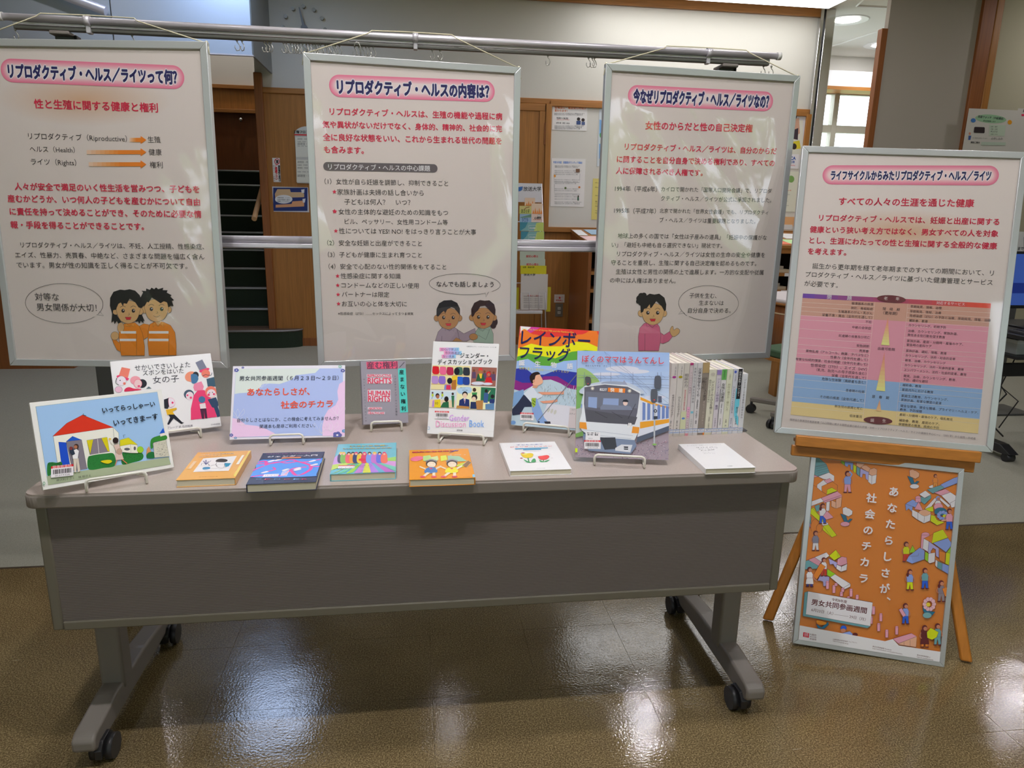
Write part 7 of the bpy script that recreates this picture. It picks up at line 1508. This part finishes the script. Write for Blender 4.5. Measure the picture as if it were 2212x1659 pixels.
def cleaf(lab, x, y, w, d, c, rz_, h=.004):
    t = thing('leaflet', lab, 'leaflet', (x, y, ctz(y)+.002), rot=Matrix.Rotation(ta, 3, 'X') @ Matrix.Rotation(rz_, 3, 'Z'))
    MB().bx(-w/2, w/2, 0, d, 0, h, M('sheet_%02x%02x%02x' % c, c, .55, g=.8), .0008, 1).obj('sheet', t)
for lab, x, y, w, d, c, rz_ in (('blue leaflet pile at the left back corner of the oak counter', 1.78, 6.72, .22, .28, (150, 180, 206), .05), ('white leaflet left of the blue leaflet pile on the oak counter', 1.58, 6.66, .09, .3, (214, 216, 220), .0), ('pink leaflet at the left front of the oak counter', 1.66, 6.34, .2, .28, (222, 190, 190), .1),
        ('pale green leaflet on the counter left of the right hanging poster', 1.9, 6.38, .2, .28, (190, 210, 176), 0), ('orange leaflet at the counter edge between the right poster and the easel poster', 3.42, 6.33, .16, .24, (224, 120, 90), .12),
        ('green edged leaflet at the counter edge beside the easel poster', 3.58, 6.33, .2, .26, (184, 220, 160), -.1), ('white leaflet behind the orange one on the counter between the posters', 3.44, 6.66, .2, .3, (222, 224, 232), .2), ('white leaflet behind the green one on the counter beside the easel poster', 3.71, 6.64, .22, .3, (226, 226, 232), -.05)):
    cleaf(lab, x, y, w, d, c, rz_)

# ============ round-ended desk, chair, right-hand desk with monitor
dz = .74; p = onz(1673, 645, dz)
GRN0 = M('green_board', (34, 50, 34), .8, g=.85)
rd = thing('round_desk', 'round-ended desk with a white top and curved wooden front beside the easel poster', 'desk', (p.x+.42, p.y+.1, 0))
MB().cyl((0, 0, dz-.028), (0, 0, dz), .42, M('desk_white', (214, 206, 206), .4, g=.85), 40).obj('desk_top', rd)
MB().cyl((0, 0, dz-.045), (0, 0, dz-.028), .425, WOODX, 40).obj('top_edge', rd)
MB().cyl((0, 0, .36), (0, 0, dz-.045), .40, WOODD, 40).cyl((0, 0, dz-.115), (0, 0, dz-.105), .403, M('pale_strip', (214, 190, 150), .4, g=.85), 40).obj('curved_front', rd)
[MB().bx(x_, x_+.05, -.16, -.06, 0, .36, WOOD, .004).obj('leg', rd) for x_ in (-.37, .32)]; MB().bx(-.30, .3, -.1, -.08, .02, .36, GRN0).obj('modesty_board', rd)
cx_, cy_ = 2.56, 4.30
ch_ = thing('office_chair', 'wooden chair shell with green seat on a grey five-star caster base', 'chair', (cx_, cy_, 0), .35)
GRN = M('green_fabric', (66, 92, 66), .9, g=.85)
pl = [(.24*math.copysign(abs(math.cos(t))**.6, math.cos(t)), .23*math.copysign(abs(math.sin(t))**.6, math.sin(t))) for t in [k*math.pi/12 for k in range(24)]]
MB().prism(pl, .44, .49, GRN, bev=.012).obj('seat', ch_); MB().prism([(a*1.02, b*1.02) for a, b in pl], .415, .44, WOOD, bev=.004).obj('seat_pan', ch_)
MB().cyl((0, 0, .1), (0, 0, .42), .028, BLACKP, 16).obj('column', ch_)
for k in range(5):
    t_ = math.radians(72*k+118); d_ = Vector((math.cos(t_), math.sin(t_), 0)); m = MB()
    Rk = Matrix.Rotation(t_, 3, 'Z'); m.box(tuple(d_*.17+Vector((0, 0, .095))), (.33, .035, .03), GREYM, .006, rot=Rk); m.obj('base_arm', ch_)
    e = d_*.325; m = MB(); sd = Vector((-d_.y, d_.x, 0))
    for s_ in (-1, 1): m.cyl(e+sd*(s_*.006)+Vector((0, 0, .03)), e+sd*(s_*.026)+Vector((0, 0, .03)), .03, BLACKP, 18)
    m.cyl(e+Vector((0, 0, .03)), e+Vector((0, 0, .085)), .009, BLACKP, 10); m.obj('caster', ch_)
# black rolling desk on the right edge
du, dv = 3.75, 3.75
dk = thing('computer_desk', 'black metal computer desk on casters at the right edge behind the easel', 'desk', (du, dv, 0))
MB().bx(-.46, .6, -.35, .3, .70, .725, BLACKP, .004).obj('desk_top', dk); MB().bx(-.40, .6, -.25, .3, .575, .59, BLACKP, .003).obj('shelf', dk)
MB().bx(-.42, -.37, -.03, .05, .08, .70, STEELD, .004).obj('leg', dk); MB().bx(-.38, .6, .0, .03, .42, .50, BLACKP, .004).obj('cross_bar', dk)
q = onz(2150, 985, .02)
for s_ in (0, .95):
    MB().prism([(-.36, .05), (-.30, .04), (.32, .04), (.36, .05), (.30, .09), (-.28, .09)], -.435+s_, -.375+s_, BLACKP, 'X', .004).obj('foot_bar', dk)
    for yy in (-.32, .32): MB().cyl((-.43+s_, yy, .025), (-.38+s_, yy, .025), .025, BLACKP, 16).obj('caster', dk)
MB().tube([(-.3, .06, .57), (-.25, .03, .4), (-.15, .04, .3), (-.28, .02, .18), (-.2, .05, .1), (-.1, .06, .02)], .005, BLACKP, 6).tube([(-.1, .06, .57), (-.2, .04, .35), (-.05, .05, .25), (-.15, .05, .08)], .004, BLACKP, 6).obj('cable', dk)
MB().bx(-.31, -.27, .02, .024, .24, .27, PAPER).obj('cable_tag', dk)
mn = thing('monitor', 'computer monitor with a blue screen cut off by the right edge', 'monitor', (du-.12, dv-.02, .7255), .0)
SCR = M('screen_blue', (60, 90, 170), .3, g=.9, emit=.35)
MB().bx(-.27, .27, 0, .03, .11, .44, BLACKP, .006).obj('housing', mn); MB().bx(-.255, .255, -.002, 0, .13, .425, SCR).bx(-.2, .1, -.003, -.002, .2, .26, M('screen_dark', (30, 50, 130), .3, g=.9, emit=.3)).obj('screen', mn)
MB().bx(-.03, .03, .005, .03, .01, .12, BLACKP).obj('neck', mn); MB().bx(-.12, .12, -.07, .09, 0, .012, BLACKP, .004).obj('foot', mn)
kb = thing('keyboard', 'dark keyboard lying on the black computer desk', 'keyboard', (du-.2, dv-.25, .7255)); MB().bx(-.22, .22, -.07, .07, 0, .015, M('key_grey', (60, 60, 64), .5, g=.9), .003).obj('case', kb)
for r_ in range(4): MB().bx(-.21, .21, -.06+r_*.03, -.036+r_*.03, .015, .019, BLACKP, .001, 1).obj('key_row', kb)
bxh = thing('paper_box', 'white box on the shelf of the black computer desk', 'box', (du-.22, dv-.05, .5905)); MB().bx(-.12, .12, -.12, .12, 0, .08, M('box_white', (180, 184, 180), .6, g=.85), .002).obj('carton', bxh)
MB().bx(-.123, .123, -.123, .123, .062, .083, M('box_lid', (200, 204, 200), .6, g=.85), .002).obj('lid', bxh)
def d10(A):
    A.text('まで', (585, 367), (618, 367), K, 1, .02); A.line([(560, 430), (612, 430), (620, 415), (620, 300)], 2, (80, 80, 84)); A.text('月', (575, 395), (590, 395), K)
wall_paper_sheet('desk_sign', 'white sign card with black lettering above the monitor', 2185, 500, 2235, 560, v=4.4, cat='sign', draw=d10, fr=(1980, 400, 2.677))
bpy.data.objects['desk_sign']
sg = thing('sign_stand', 'dark free standing post behind the sign card at the right edge', 'stand', (onv(2215, 520, 4.42).x, 4.42, 0)); zz = onv(2200, 560, 4.4).z
MB().bx(-.03, .03, 0, .02, 0, zz+.15, STEELD, .003).obj('post', sg); MB().bx(-.2, .2, -.12, .14, 0, .015, STEELD, .004).obj('base', sg)
MB().bx(-.12, .16, .0, .02, zz-.02, zz+.0, STEELD, .003).obj('tray', sg)
# notices on the right wall by the pier
def d11(A):
    A.ell(905, 555, 510, 140, (140, 176, 140), 4); A.text('英語ウォッチ（中級講座）', (490, 480), (1330, 555), K, 1, .02); A.text('参加者募集します', (660, 615), (1060, 650), (60, 90, 70), 1, .02); A.poly([(370, 830), (400, 815), (690, 825), (712, 850), (705, 1000), (680, 1022), (370, 1010), (350, 990)], (44, 32, 34)); A.ell(1525, 665, 70, 75, (206, 140, 20)); A.ell(335, 605, 80, 70, (60, 110, 170)); A.ell(220, 1035, 35, 45, (190, 130, 110)); A.poly([(180, 1100), (270, 1105), (240, 1240), (170, 1245)], (60, 90, 150))
    A.poly([(860, 740), (1400, 760), (1350, 1120), (850, 1100)], (176, 190, 170)); [A.text(t, (900, y), (1120, y+4), (60, 64, 60)) for t, y in (('日時・場所', 812), ('対象・定員', 890), ('申込方法', 968), ('参加費・持ち物', 1055))]; A.text('◎ご参加をお待ちしています', (310, 1175), (790, 1195), (90, 90, 90)); A.text('お申し込み', (920, 1195), (1290, 1205), (90, 90, 90)); A.text('講座ご案内', (250, 1320), (540, 1330), (50, 50, 50), 1, .02); A.poly([(600, 1305), (1400, 1320), (1380, 1420), (580, 1410)], (170, 184, 168))
wall_paper_sheet('notice', 'white notice with a green oval heading on the wall right of the grey pier', 2093, 234, 2188, 330, v=PV-.065, draw=d11, fr=(2080, 220, 15.08), col=(190, 186, 178))
def d12(A): A.poly([(1900, 400), (2100, 395), (2100, 460), (1915, 465)], (200, 40, 80)); A.text('お知らせ', (1960, 290), (2300, 300), K, 1, .03)
wall_paper_sheet('notice', 'white notice with a red bar cut off at the right edge', 2199, 234, 2250, 330, v=PV-.055, draw=d12, fr=(2080, 220, 15.08), col=(190, 186, 178))
